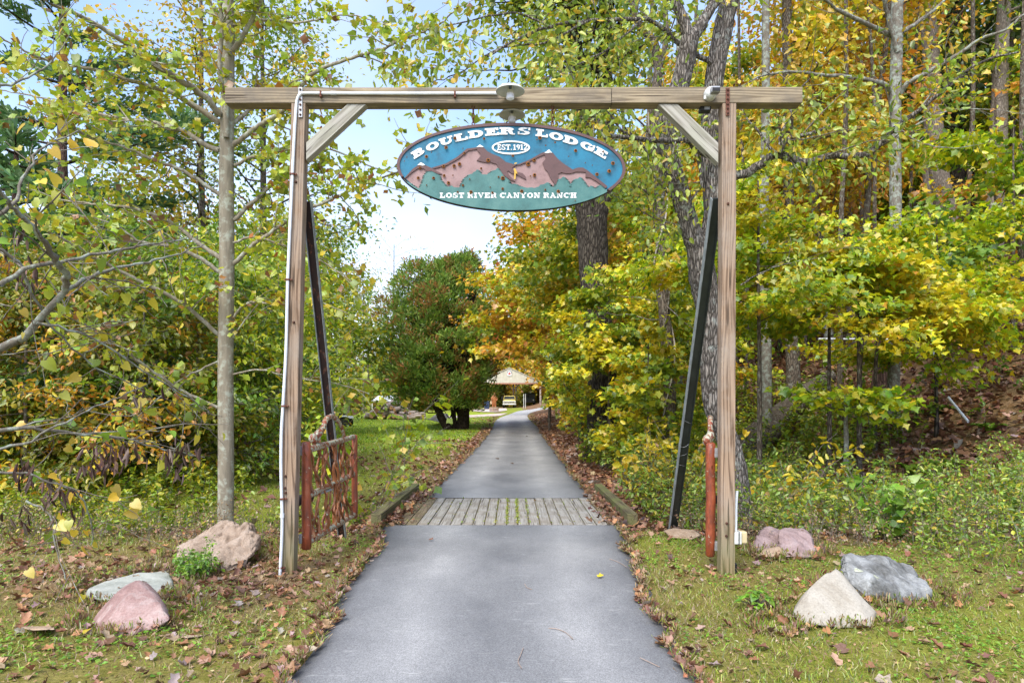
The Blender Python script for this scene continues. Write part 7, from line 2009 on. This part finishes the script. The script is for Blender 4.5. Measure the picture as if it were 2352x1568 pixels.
zz_ = np.maximum(gz(xx_, yy_), .022) + .006
g = place((T_NEEDLE[0] * A((1, .3, 1)), T_NEEDLE[1]), np.c_[xx_, yy_, zz_ - .006], np.c_[rs.randn(m, 2) * .7, np.ones(m)], unit(rs.randn(m, 3)), .035 + .04 * rs.rand(m), pick(rs, PAL['grass'] + PAL['straw'] + PAL['straw'], m))
tag(ob('short_grass', g[0], g[1], M['leaf'], cols=g[2]), 'grass and straw creeping over the edges of the asphalt', 'grass', kind='stuff')
k_ = rs.rand(m) < .30
V, F, C = leaves_at(rs, T_CURL, np.c_[xx_, yy_, zz_ + .008][k_], PAL['litter'], .055, .7, sj=.5)
tag(ob('leaf_litter', V, F, M['litter'], cols=C), 'small leaves caught along the edges of the asphalt', 'fallen leaves', kind='stuff')
# single leaves lying on the asphalt
rs = RS(330)
def road_leaf(px, py, s, c, label, z=.03):
    p = ground_at(px, py); p[2] = .034
    Vt = T_CURL[0].copy(); Vt[:, 2] *= .5
    D = A([[rs.randn(), rs.randn(), 0]]); 
    V, F, C = place((Vt, T_CURL[1]), A([p]), D, A([[rs.randn() * .1, -.25, 1.0]]), A([s]), A([c]))
    return tag(ob('fallen_leaf', V, F, M['litter'], None, org=p, cols=C), label, 'leaf')
road_leaf(858, 1282, .12, (.22, .08, .04), 'dark rusty leaf lying on the asphalt near the left edge by the gate')
road_leaf(985, 1246, .06, (.24, .11, .06), 'small brown leaf on the asphalt in front of the plank bridge')
road_leaf(1372, 1333, .06, (.62, .45, .04), 'bright yellow leaf lying on the right wheel track')
road_leaf(697, 1510, .085, (.45, .38, .28), 'pale crumpled leaf on the near left edge of the asphalt')
road_leaf(716, 1490 - 24, .05, (.60, .44, .06), 'small yellow leaf at the left edge of the asphalt near the camera')
road_leaf(878, 1215, .07, (.28, .15, .1), 'brown leaf at the left end of the plank bridge joint')
road_leaf(1232, 1155, .05, (.20, .12, .05), 'tiny brown leaf just beyond the plank bridge')
road_leaf(1146, 1057, .10, (.10, .06, .03), 'dark leaf far up the drive left of its middle')
road_leaf(1180, 1068, .09, (.12, .07, .04), 'dark leaf far up the drive right of the other dark one')
road_leaf(1210, 1003, .12, (.10, .07, .05), 'brown leaf far up the drive near the twig')
M['twigmat'] = simple('fallen_twig', [(.3, (.25, .18, .14)), (.7, (.42, .33, .27))], scale=20, rough=.9)
for pts_, lab in ((((1260, 1452), (1280, 1455), (1300, 1463), (1316, 1478)), 'thin curved twig lying on the near right half of the drive'), (((1198, 1545), (1190, 1530), (1196, 1515), (1202, 1498)), 'hooked twig on the drive near the camera'), (((1205, 1348), (1210, 1356), (1222, 1362)), 'short forked twig in the middle of the drive'),
                  (((1160, 998), (1172, 996), (1184, 999), (1192, 996)), 'dark bent twig far up the drive'), (((1515, 1543), (1490, 1530), (1470, 1522)), 'thin twig on the drive near the right front edge'), (((1400, 1290), (1420, 1298), (1440, 1310)), 'pine needle sized twig near the right edge of the drive')):
    P, R = smooth_path([ground_at(*p) * A((1, 1, 0)) + A((0, 0, .028)) for p in pts_], [.0028 if pts_[0][1] > 1100 else .012] * len(pts_), 4)
    tag(ob('twig', *tube(P, R, 5), M['twigmat'], None, org=P[0]), lab, 'twig')
# ------------------------------------------------------------------ things far up the drive
M['metal_wall'] = simple('cream_sheet_metal', [(.3, (.48, .46, .36)), (.7, (.60, .58, .48))], scale=2, rough=.5, bump=.05)
M['rusttrim'] = simple('copper_red_trim', [(.3, (.30, .13, .08)), (.7, (.38, .18, .12))], scale=4, rough=.6)
M['dark_timber'] = simple('dark_brown_timber', [(.3, (.035, .025, .018)), (.7, (.08, .055, .04))], scale=6, rough=.9)
M['yellow_paint'] = simple('dull_yellow_paint', [(.3, (.52, .42, .12)), (.7, (.62, .52, .18))], scale=3, rough=.35, bump=.02)
M['cream_paint'] = simple('cream_paint', [(.3, (.50, .47, .36)), (.7, (.6, .57, .45))], scale=3, rough=.35, bump=.02)
M['army'] = simple('dark_green_paint', [(.3, (.018, .035, .026)), (.7, (.035, .055, .04))], scale=3, rough=.4, bump=.02)
M['glass'] = simple('dark_window_glass', [(.3, (.02, .025, .03)), (.7, (.05, .06, .065))], scale=3, rough=.1, bump=0, spec=.8)
M['tyre'] = simple('tyre_rubber', [(.3, (.012, .012, .012)), (.7, (.03, .03, .03))], scale=9, rough=.8)
M['chrome'] = simple('dull_chrome', [(.3, (.5, .5, .5)), (.7, (.65, .65, .65))], scale=9, rough=.25, metal=.8, bump=0)
M['carved'] = simple('orange_brown_carved_wood', [(.3, (.22, .07, .025)), (.7, (.42, .16, .06))], scale=6, rough=.5, bump=.3)
M['carved_pale'] = simple('pale_carved_wood', [(.3, (.45, .30, .18)), (.7, (.6, .44, .3))], scale=6, rough=.6, bump=.3)
M['log_end'] = simple('cut_log_end', [(.3, (.42, .22, .10)), (.7, (.55, .33, .18))], scale=9, rough=.9)
M['log_bark'] = simple('grey_log_bark', [(.3, (.16, .125, .10)), (.5, (.33, .27, .23)), (.75, (.46, .40, .36))], scale=3, rough=.95, bump=.5)
M['sheet_white'] = simple('white_canopy_fabric', [(.3, (.68, .71, .76)), (.7, (.78, .81, .85))], scale=2, rough=.6, bump=.02)
M['red_wall'] = simple('reddish_cabin_boards', [(.3, (.12, .035, .02)), (.7, (.20, .065, .035))], scale=5, rough=.7)
M['roof_dark'] = simple('dark_metal_roof', [(.3, (.05, .055, .065)), (.7, (.10, .11, .13))], scale=5, rough=.35)

YP = 105.0
def q(px, py, Y=YP): return W(px, py, Y)
gp = float(gz(-.4, YP))
pv = thing('pavilion', (q(1170, 0)[0], YP, gp), 'open pavilion with a cream sheet metal gable at the end of the drive', 'pavilion')
zp, ze = q(0, 845)[2], q(0, 879)[2]
xc, hw = q(1170, 0)[0], 77 / 1600 * YP
# gable boards: ribbed metal panels, one by one
nb = 22
for i in range(nb):
    xa, xb_ = xc - hw + 2 * hw * i / nb, xc - hw + 2 * hw * (i + 1) / nb
    za = ze + (zp - ze) * (1 - abs(xa - xc) / hw) + .02; zb_ = ze + (zp - ze) * (1 - abs(xb_ - xc) / hw) + .02
    P_ = [(xa + .02, ze), (xb_ - .02, ze), (xb_ - .02, max(zb_, ze + .01)), (xa + .02, max(za, ze + .01))]
    V, F = prism(P_, YP - .02, YP + .03); ob('gable_panel', V, F, M['metal_wall'], pv)
ob('gable_backing', *prism([(xc - hw, ze), (xc + hw, ze), (xc, zp)], YP + .04, YP + .1), M['metal_wall'], pv)
ob('fascia', *box(xc - hw - .1, xc + hw + .1, YP - .06, YP + .12, ze - .2, ze - .003), M['rusttrim'], pv)
for sg in (-1, 1):
    Vr = A([(xc, YP - .15, zp + .03), (xc + sg * (hw + .35), YP - .15, ze - .12), (xc + sg * (hw + .35), YP + 14, ze - .12), (xc, YP + 14, zp + .03), (xc, YP - .15, zp + .11), (xc + sg * (hw + .35), YP - .15, ze - .04), (xc + sg * (hw + .35), YP + 14, ze - .04), (xc, YP + 14, zp + .11)])
    ob('roof_slope', Vr, [(0, 1, 2, 3), (7, 6, 5, 4), (0, 4, 5, 1), (1, 5, 6, 2), (2, 6, 7, 3), (3, 7, 4, 0)], M['metal_wall'], pv)
for x_, y_ in ((q(1179, 0)[0], YP + .3), (xc - hw + .3, YP + 1), (xc + hw - .3, YP + .4), (xc + hw - .3, YP + 7), (xc - hw + .3, YP + 7), (q(1179, 0)[0], YP + 13), (xc + hw - .3, YP + 13)):
    ob('post', *box(x_ - .1, x_ + .1, y_ - .1, y_ + .1, gp - .3, ze - .2), M['dark_timber'], pv)
px_ = q(1179, 0)[0]
for sg in (-1, 1): ob('knee_brace', *beam((px_, YP + .3, ze - 1.1), (px_ + sg * .95, YP + .3, ze - .2), .13, .13, side=(0, 1, 0)), M['dark_timber'], pv)
ex, ez = q(1170, 862)[0], q(0, 856.5)[2]
em = ob('emblem_board', *prism([(ex - .3, ez - .42), (ex + .3, ez - .42), (ex + .34, ez + .1), (ex + .22, ez + .38), (ex, ez + .46), (ex - .22, ez + .38), (ex - .34, ez + .1)], YP - .10, YP - .03), M['s_white'], pv)
M['emb_blue'] = simple('emblem_navy', [(.3, (.03, .05, .14)), (.7, (.05, .07, .18))], rough=.5, bump=0)
M['emb_red'] = simple('emblem_red', [(.3, (.45, .03, .03)), (.7, (.55, .05, .04))], rough=.5, bump=0)
V, F = [], []
for i in range(17):
    a = math.radians(-20 + 220 * i / 16)
    V += [(ex + .32 * math.cos(a), YP - .112, ez + .08 + .34 * math.sin(a)), (ex + .25 * math.cos(a), YP - .112, ez + .08 + .27 * math.sin(a))]
for i in range(16): F.append((2 * i, 2 * i + 2, 2 * i + 3, 2 * i + 1))
ob('emblem_ring', A(V), F, M['emb_blue'], em)
V, F = prism([(ex - .16, ez - .2), (ex + .16, ez - .2), (ex + .14, ez + .02), (ex + .05, ez + .02), (ex, ez + .28), (ex - .05, ez + .02), (ex - .14, ez + .02)], YP - .125, YP - .105)
ob('emblem_figure', V, F, M['emb_red'], em)

# yellow flatbed truck facing the camera
tx_, ty_ = q(1170, 0, 100)[0], 100.0
tzz = float(gz(tx_, ty_))
tk = thing('pickup_truck', (tx_, ty_, tzz), 'old yellow truck with a cream grille parked nose out under the pavilion', 'truck')
def tb(n, x0, x1, y0, y1, z0, z1, m, par=None, bev=.03): return ob(n, *box(tx_ + x0, tx_ + x1, ty_ + y0, ty_ + y1, tzz + z0, tzz + z1), M[m], par or tk, bevel=bev)
tb('body', -.93, .93, 0, 1.5, .55, 1.02, 'cream_paint', bev=.06)
hd = ob('hood', *prism([(tx_ - .92, tzz + 1.025), (tx_ + .92, tzz + 1.025), (tx_ + .80, tzz + 1.22), (tx_ - .80, tzz + 1.22)], ty_ + .05, ty_ + 1.5), M['yellow_paint'], tk, bevel=.04)
tb('grille', -.72, .72, -.04, 0.005, .72, .95, 'chrome', bev=.01)
for i in range(3): tb('grille_bar', -.7, .7, -.06, -.042, .745 + i * .07, .765 + i * .07, 'black', bev=0)
for sx in (-1, 1):
    ob('headlight', *lathe([(.001, -.05), (.09, -.04), (.1, .02)], (tx_ + sx * .80, ty_ - .03, tzz + .84), 14, 'y'), M['chrome'], tk)
    ob('mirror', *box(tx_ + sx * 1.08 - .09, tx_ + sx * 1.08 + .09, ty_ + 1.3, ty_ + 1.36, tzz + 1.25, tzz + 1.65), M['black'], tk)
    for yy in (.45, 4.3):
        w_ = ob('wheel', *lathe([(.001, -.12), (.36, -.12), (.40, -.08), (.40, .08), (.36, .12), (.001, .12)], (tx_ + sx * .82, ty_ + yy, tzz + .40), 20, 'x'), M['tyre'], tk)
        ob('rim', *lathe([(.001, -.13), (.2, -.13), (.2, .13), (.001, .13)], (tx_ + sx * .82, ty_ + yy, tzz + .40), 16, 'x'), M['chrome'], w_)
tb('bumper', -.98, .98, -.14, -.05, .42, .60, 'chrome', bev=.03)
tb('cab', -.85, .85, 1.52, 2.9, .6, 1.25, 'yellow_paint')
ob('windscreen', *prism([(tx_ - .80, tzz + 1.26), (tx_ + .80, tzz + 1.26), (tx_ + .72, tzz + 1.68), (tx_ - .72, tzz + 1.68)], ty_ + 1.56, ty_ + 2.8), M['glass'], tk)
tb('cab_roof', -.76, .76, 1.5, 2.9, 1.685, 1.78, 'yellow_paint')
for sx in (-1, 1): ob('windscreen_pillar', *beam((tx_ + sx * .84, ty_ + 1.53, tzz + 1.25), (tx_ + sx * .75, ty_ + 1.53, tzz + 1.7), .07, .07), M['yellow_paint'], tk)
tb('stake_bed', -1.05, 1.05, 3.0, 5.6, .85, 1.0, 'dark_timber')
for sx in (-1, 1): tb('stake_side', sx * 1.04 - .03, sx * 1.04 + .03, 3.0, 5.6, 1.005, 1.75, 'dark_timber')
# dark green army truck
ax_, ay_ = q(1216, 0, 108)[0], 108.0
azz = float(gz(ax_, ay_))
ak = thing('utility_truck', (ax_, ay_, azz), 'dark green canvas topped utility truck parked right of the yellow one', 'truck')
def ab(n, x0, x1, y0, y1, z0, z1, m, bev=.03): return ob(n, *box(ax_ + x0, ax_ + x1, ay_ + y0, ay_ + y1, azz + z0, azz + z1), M[m], ak, bevel=bev)
ab('body', -.9, .9, 0, 3.8, .5, 1.15, 'army', .05)
ab('canvas_top', -.88, .88, .9, 3.7, 1.75, 2.0, 'army', .08)
ab('windscreen', -.8, .8, .92, .98, 1.16, 1.74, 'glass', 0)
for sx in (-1, 1):
    ab('screen_post', sx * .84 - .035, sx * .84 + .035, .88, .95, 1.155, 1.745, 'army', 0)
    ab('side_curtain', sx * .87 - .02, sx * .87 + .02, 1.0, 3.6, 1.155, 1.745, 'black', 0)
    ob('headlight', *lathe([(.001, -.05), (.09, -.04), (.1, .02)], (ax_ + sx * .62, ay_ - .03, azz + .88), 12, 'y'), M['chrome'], ak)
    for yy in (.6, 3.1): ob('wheel', *lathe([(.001, -.13), (.38, -.13), (.42, -.08), (.42, .08), (.38, .13), (.001, .13)], (ax_ + sx * .78, ay_ + yy, azz + .42), 18, 'x'), M['tyre'], ak)
ab('bumper', -.9, .9, -.2, -.08, .5, .66, 'black')
ab('grille', -.4, .4, -.03, -.004, .68, 1.0, 'black', 0)
# utility posts by the bend
for px, py0, py1, Y, lab, r_ in ((1241.5, 888, 934, 95, 'grey round post standing at the far bend of the drive', .13), (1207, 905, 931, 92, 'thin white stake left of the grey post', .04), (1203, 905, 930, 93, 'thin white stake beside the army truck', .04), (1278, 915, 932, 88, 'short pale post at the right side of the far bend', .08)):
    p = q(px, py1, Y); zt = q(px, py0, Y)[2]; zg = float(gz(p[0], Y))
    tag(ob('post', *lathe([(r_, 0), (r_, zt - zg), (r_ * .6, zt - zg + .03)], (p[0], Y, zg), 10), M['log_bark'] if r_ > .1 else M['white'], None, org=(p[0], Y, zg)), lab, 'post')
# low dark shed behind the bend and blue bin
sh = thing('shed', (q(1258, 0, 118)[0], 118, float(gz(5, 118))), 'small weathered shed beyond the grey post at the far bend', 'shed')
p = q(1258, 0, 118); zg = float(gz(p[0], 118))
ob('wall', *box(p[0] - 1.3, p[0] + 1.6, 118, 120, zg, zg + 2.0), M['log_bark'], sh)
ob('roof', *box(p[0] - 1.5, p[0] + 1.8, 117.8, 120.2, zg + 2.003, zg + 2.15), M['dark_timber'], sh)
ob('opening', *box(p[0] - .6, p[0] + .3, 117.97, 117.995, zg + .05, zg + 1.7), M['black'], sh)
p = q(1118, 0, 90); zg = float(gz(p[0], 90))
bn = thing('wheelie_bin', (p[0], 90, zg), 'dark blue bin left of the carved bear', 'bin')
M['navy'] = simple('navy_plastic', [(.3, (.015, .025, .06)), (.7, (.03, .05, .10))], rough=.5)
ob('bin_body', *prism([(p[0] - .3, zg + .08), (p[0] + .3, zg + .08), (p[0] + .36, zg + 1.0), (p[0] - .36, zg + 1.0)], 89.7, 90.3), M['navy'], bn, bevel=.03)
ob('bin_lid', *box(p[0] - .39, p[0] + .39, 89.66, 90.34, zg + 1.005, zg + 1.1), M['navy'], bn, bevel=.02)
for sx in (-1, 1): ob('wheel', *lathe([(.001, -.04), (.1, -.04), (.1, .04), (.001, .04)], (p[0] + sx * .24, 90.34, zg + .1), 12, 'x'), M['tyre'], bn)

# carved bear on a stump of stone
def skin(name, joints, edges, mat, parent, sub=2):
    me = bpy.data.meshes.new(name)
    pl_ = wl(parent)
    me.from_pydata([tuple(Vector(j[0]) - pl_) for j in joints], edges, [])
    o = bpy.data.objects.new(name, me); o.parent = parent; col.objects.link(o)
    m = o.modifiers.new('skin', 'SKIN')
    for i, j in enumerate(joints):
        me.skin_vertices[0].data[i].radius = j[1] if isinstance(j[1], tuple) else (j[1], j[1])
    me.skin_vertices[0].data[0].use_root = True
    s_ = o.modifiers.new('sub', 'SUBSURF'); s_.levels = sub; s_.render_levels = sub
    me.materials.append(mat)
    return o
Yb = 78.0
bp_ = q(1135, 944.5, Yb); zg = float(gz(bp_[0], Yb)); bx = bp_[0]
cbz = q(0, 937, Yb)[2]
st = thing('stone_pedestal', (bx, Yb, zg), 'round reddish stone pedestal under the carved bear', 'pedestal')
rs = RS(400)
for row in range(4):
    hz = (cbz - zg + .1) / 4
    for i in range(9):
        a = (i + (row % 2) * .5) * 2 * math.pi / 9
        cxx, cyy = bx + .38 * math.cos(a), Yb + .38 * math.sin(a)
        z0 = zg - .05 + row * hz
        ob('stone', *beam((cxx - .15 * math.sin(a), cyy + .15 * math.cos(a), z0 + hz * .5), (cxx + .15 * math.sin(a), cyy - .15 * math.cos(a), z0 + hz * .5), .22 + .06 * rs.rand(), hz * .92), M['r_mauve'] if rs.rand() < .6 else M['r_tan'], st, bevel=.02)
ob('cap', *lathe([(.3, -.02), (.52, 0), (.50, .07), (.01, .08)], (bx, Yb, cbz + .04), 16), M['r_tan'], st)
bear = thing('carved_bear', (bx, Yb, cbz + .12), 'tall orange brown carved wooden bear standing upright on the stone pedestal', 'statue')
k = 1.0
def J(x, y, z): return (bx + x, Yb + y, cbz + .12 + z)
j = [(J(0, 0, .55), (.27, .24)), (J(0, 0, .85), (.25, .22)), (J(0, 0, 1.12), (.20, .17)), (J(0, -.01, 1.28), .14), (J(0, -.03, 1.44), .17), (J(0, -.14, 1.42), .08), (J(-.13, 0, .30), .13), (J(-.14, 0, .08), .12), (J(-.15, -.14, .04), .08), (J(.13, 0, .30), .13), (J(.14, 0, .08), .12), (J(.15, -.14, .04), .08),
     (J(-.25, -.02, 1.08), .09), (J(-.33, -.08, .85), .08), (J(-.25, -.2, .68), .07), (J(.25, -.02, 1.08), .09), (J(.33, -.08, .85), .08), (J(.25, -.2, .72), .07), (J(-.11, .0, 1.58), .05), (J(.11, .0, 1.58), .05)]
e = [(0, 1), (1, 2), (2, 3), (3, 4), (4, 5), (0, 6), (6, 7), (7, 8), (0, 9), (9, 10), (10, 11), (2, 12), (12, 13), (13, 14), (2, 15), (15, 16), (16, 17), (4, 18), (4, 19)]
skin('body', j, e, M['carved'], bear)
skin('cub', [(J(-.33, -.05, .28), .12), (J(-.34, -.05, .5), .13), (J(-.33, -.06, .70), .09), (J(-.33, -.08, .82), .10), (J(-.33, -.17, .81), .05)], [(0, 1), (1, 2), (2, 3), (3, 4)], M['carved_pale'], bear)
ob('muzzle', *lathe([(.01, -.26), (.05, -.24), (.07, -.16), (.07, -.1)], J(0, -.02, 1.41), 10, 'y'), M['carved_pale'], bear)
ob('nose', *lathe([(.001, -.285), (.03, -.275), (.03, -.25)], J(0, -.02, 1.43), 8, 'y'), M['black'], bear)
for sx in (-1, 1): ob('eye', *lathe([(.001, -.17), (.018, -.165), (.02, -.14)], J(sx * .07, -.03, 1.50), 8, 'y'), M['black'], bear)

# firewood heap: every log a part
def woodpile(label, c0, c1, Y, n, hmax, seed, rr=.15, ll=1.5):
    rs = RS(seed)
    x0, x1 = (c0 - CX) / FP * Y, (c1 - CX) / FP * Y
    zg = float(gz((x0 + x1) / 2, Y))
    t = thing('woodpile', ((x0 + x1) / 2, Y, zg), label, 'firewood')
    for i in range(n):
        f = rs.rand(); x = x0 + (x1 - x0) * f
        prof_ = hmax * (math.sin(math.pi * min(1, max(0, f * .95 + .02))) ** .7)
        z = zg + rr * .8 + prof_ * rs.rand() ** 1.3; y = Y + (rs.rand() - .5) * 1.6
        a = rs.randn() * .55 + (math.pi / 2 if rs.rand() < .3 else 0); L = ll * (.4 + .8 * rs.rand()); r = rr * (.55 + .7 * rs.rand())
        d = A((math.cos(a), math.sin(a), rs.randn() * .22)) * L / 2
        c = A((x, y, z))
        c[2] = max(c[2], zg + abs(d[2]) + r * .8)
        lg = ob('log', *tube(A([c - d, c + A((0, 0, rs.randn() * .03)), c + d]), [r, r * .97, r * .9], 9), M['log_bark'], t, org=c, smooth=True)
        dd = d / np.linalg.norm(d)
        for sg, rad in ((-1, r), (1, r * .9)):
            if rs.rand() < .8:
                ob('cut_end', *tube(A([c + d * sg - dd * sg * .012, c + d * sg + dd * sg * .004]), [rad * .97, rad * .93], 9), M['log_end'], lg)
                me_ = bpy.data.objects[lg.children[-1].name].data if lg.children else None
                Vc, Fc = tube(A([c + d * sg, c + d * sg + dd * sg * .006]), [rad * .95, .001], 9)
                ob('cut_face', Vc, Fc, M['log_end'], lg)
    return t
woodpile('big heap of split and round firewood on the lawn left of the cedar', 858, 945, 55, 95, 1.15, 410, .17, 1.6)
woodpile('row of cut log rounds on the grass behind the left gate', 705, 772, 48, 26, .55, 411, .2, .9)
woodpile('tail of scattered logs at the right end of the firewood heap', 925, 962, 54, 20, .45, 412, .16, 1.2)
# white canopy shed behind the heap
Yc = 66
p = q(868, 0, Yc); zg = float(gz(p[0], Yc))
cn = thing('canopy_shelter', (p[0], Yc, zg), 'white pitched canopy shelter behind the firewood heap', 'canopy')
za, zb2 = q(0, 908, Yc)[2], q(0, 921, Yc)[2]
xa, xb3 = q(852, 0, Yc)[0], q(900, 0, Yc)[0]
Vc = A([(xa, Yc, zb2), (xb3, Yc, zb2), (xb3 - .1, Yc + 1.6, za), (xa + .4, Yc + 1.6, za), (xa, Yc + 3.2, zb2), (xb3, Yc + 3.2, zb2)])
Vc2 = Vc + A((0, 0, -.06))
ob('roof_sheet', np.vstack([Vc, Vc2]), [(0, 1, 2, 3), (3, 2, 5, 4), (7, 6, 9, 8), (8, 9, 10, 11), (0, 6, 7, 1), (1, 7, 8, 2), (2, 8, 11, 5), (5, 11, 10, 4), (4, 10, 9, 3), (3, 9, 6, 0)], M['sheet_white'], cn)
for x_ in (xa + .1, (xa + xb3) / 2, xb3 - .1):
    for y_ in (Yc + .1, Yc + 3.1): ob('leg', *box(x_ - .04, x_ + .04, y_ - .04, y_ + .04, zg - .1, zb2 - .06), M['white'], cn)
# small white shelter right of it, half behind the cedar
# quad bike
qx, qy = q(776, 0, 43)[0], 43.0
zg = float(gz(qx, qy))
qb = thing('quad_bike', (qx, qy, zg), 'dark quad bike with pale fenders parked by the log rounds', 'quad bike')
for sx in (-1, 1):
    for sy in (-1, 1): ob('wheel', *lathe([(.001, -.1), (.24, -.1), (.28, -.06), (.28, .06), (.24, .1), (.001, .1)], (qx + sx * .58, qy + sy * .38, zg + .28), 16, 'y'), M['tyre'], qb)
ob('body', *prism([(qx - .75, zg + .38), (qx + .7, zg + .38), (qx + .8, zg + .6), (qx + .35, zg + .72), (qx + .1, zg + .66), (qx - .3, zg + .70), (qx - .5, zg + .82), (qx - .85, zg + .62)], qy - .16, qy + .16), M['black'], qb, bevel=.03)
for sx in (-1, 1): ob('fender', *prism([(qx + sx * .9, zg + .5), (qx + sx * .8, zg + .66), (qx + sx * .35, zg + .68), (qx + sx * .25, zg + .6), (qx + sx * .6, zg + .61)][::-1 if sx > 0 else 1], qy - .5, qy + .5), M['conduit'], qb, bevel=.02)
ob('seat', *prism([(qx - .1, zg + .7), (qx + .5, zg + .72), (qx + .5, zg + .84), (qx - .05, zg + .80)], qy - .14, qy + .14), M['black'], qb, bevel=.03)
ob('handlebar', *tube(A([(qx - .32, qy - .34, zg + .98), (qx - .42, qy, zg + .95), (qx - .32, qy + .34, zg + .98)]), .02, 6), M['black'], qb)
ob('rack', *box(qx - .85, qx - .45, qy - .3, qy + .3, zg + .84, zg + .87), M['steel'], qb)
# cabin on the hill at the right edge
Yh = 42.0
p = q(2352, 470, Yh)
zg = float(gz(p[0] + 3, Yh))
cbn = thing('hill_cabin', (p[0] + 2, Yh, zg), 'reddish wooden cabin with a dark metal roof up the hill at the right edge', 'cabin')
e0, e1 = q(2306, 497, Yh), q(2400, 432, Yh)
ob('roof', *beam((e0[0], Yh + 2, e0[2]), (e1[0] + 1.2, Yh + 2, e1[2] + .85), 7.0, .22, side=(0, 1, 0)), M['roof_dark'], cbn)
xw0, xw1 = e0[0] + .6, e1[0] + 3.2
nbd = 14
zlo = zg - 1.0
slope = (e1[2] - e0[2]) / (e1[0] - e0[0])
h0 = e0[2] + slope * .6 - .2
for i in range(nbd):
    z0 = zlo + (h0 - zlo) * i / nbd; z1 = zlo + (h0 - zlo) * (i + 1) / nbd - .02
    ob('board', *box(xw0, xw1, Yh - .9, Yh + 4, z0, z1), M['red_wall'], cbn)
V, F = prism([(xw0, h0 + .002), (xw1, h0 + .002), (xw1, h0 + slope * (xw1 - xw0) - .03), ], Yh - .9, Yh + 4)
ob('gable_wall', V, F, M['red_wall'], cbn)
ob('window', *box(xw0 + 1.3, xw0 + 2.3, Yh - .95, Yh - .905, h0 - 1.6, h0 - .5), M['glass'], cbn)

# ------------------------------------------------------------------ far woods that close the view
def far_wood(label, boxes, pal, seed, size, cols2=None, T=T_SIMPLE):
    rs = RS(seed); parts = []; tr = []
    for (x0, x1, y0, y1, h0, h1, n) in boxes:
        m = max(6, int(n / 900))
        cx_ = x0 + (x1 - x0) * rs.rand(m); cy_ = y0 + (y1 - y0) * rs.rand(m); hh = h0 + (h1 - h0) * rs.rand(m)
        zg_ = gz(cx_, cy_)
        k = rs.randint(0, m, n)
        v = rs.rand(n); a = rs.rand(n) * 6.283
        wd = hh[k] * .30 * np.sqrt(np.clip(np.sin(np.pi * np.clip(v * .9 + .12, 0, 1)), 0.02, 1)) * (.5 + .5 * rs.rand(n) ** .5)
        wd *= .8 + .35 * np.sin(a * 3 + v * 14 + k)
        P = np.c_[cx_[k] + wd * np.cos(a), cy_[k] + wd * np.sin(a), zg_[k] + hh[k] * v]
        V, F, C = leaves_at(rs, T, P, PAL[pal], size, .45)
        if cols2:
            mm = (np.sin(k * 12.9) * .5 + .5) < cols2[1]
            C = C.reshape(n, len(T[0]), 3); C[mm] = pick(rs, PAL[cols2[0]], mm.sum())[:, None, :]; C = C.reshape(-1, 3)
        parts.append((V, F, C))
        for i in range(m): tr.append((A([(cx_[i], cy_[i], zg_[i] - .5), (cx_[i] + rs.randn() * .3, cy_[i], zg_[i] + hh[i] * .5), (cx_[i] + rs.randn() * .6, cy_[i], zg_[i] + hh[i] * .95)]), [.2, .14, .05]))
    V, F, C = merge(parts)
    o = ob('far_wood', *tubes(tr, 5), M['bark_brown'], None, kind='stuff')
    tag(o, label, 'wood')
    ob('foliage', V, F, M['leaf'], o, cols=C, kind='stuff')
    return o
far_wood('orange tinged far wood behind the pavilion and the bend', [(-22, 40, 124, 150, 13, 19, 46000), (6, 40, 96, 125, 12, 18, 24000)], 'amber', 500, .8, ('orange', .45))
far_wood('yellow green far wood beyond the lawn on the left', [(-75, -24, 84, 112, 9, 13.5, 24000), (-30, -14, 95, 120, 6, 9, 9000)], 'ygreen', 501, .5, ('orange', .38))
far_wood('mixed wood behind the saplings at the far left', [(-62, -28, 45, 80, 8, 12, 22000)], 'olive', 502, .4, ('ygreen', .5))
far_wood('orange and gold wood covering the top of the hill on the right', [(24, 95, 66, 110, 15, 22, 34000), (40, 85, 36, 66, 13, 18, 20000)], 'amber', 503, .55, ('orange', .45))
far_wood('brushy bank under the pavilion trees', [(-20, 22, 116, 126, 3.5, 7.5, 22000), (-20, -9, 66, 90, 2.0, 3.6, 7000)], 'olive', 504, .4, ('yellow', .3))
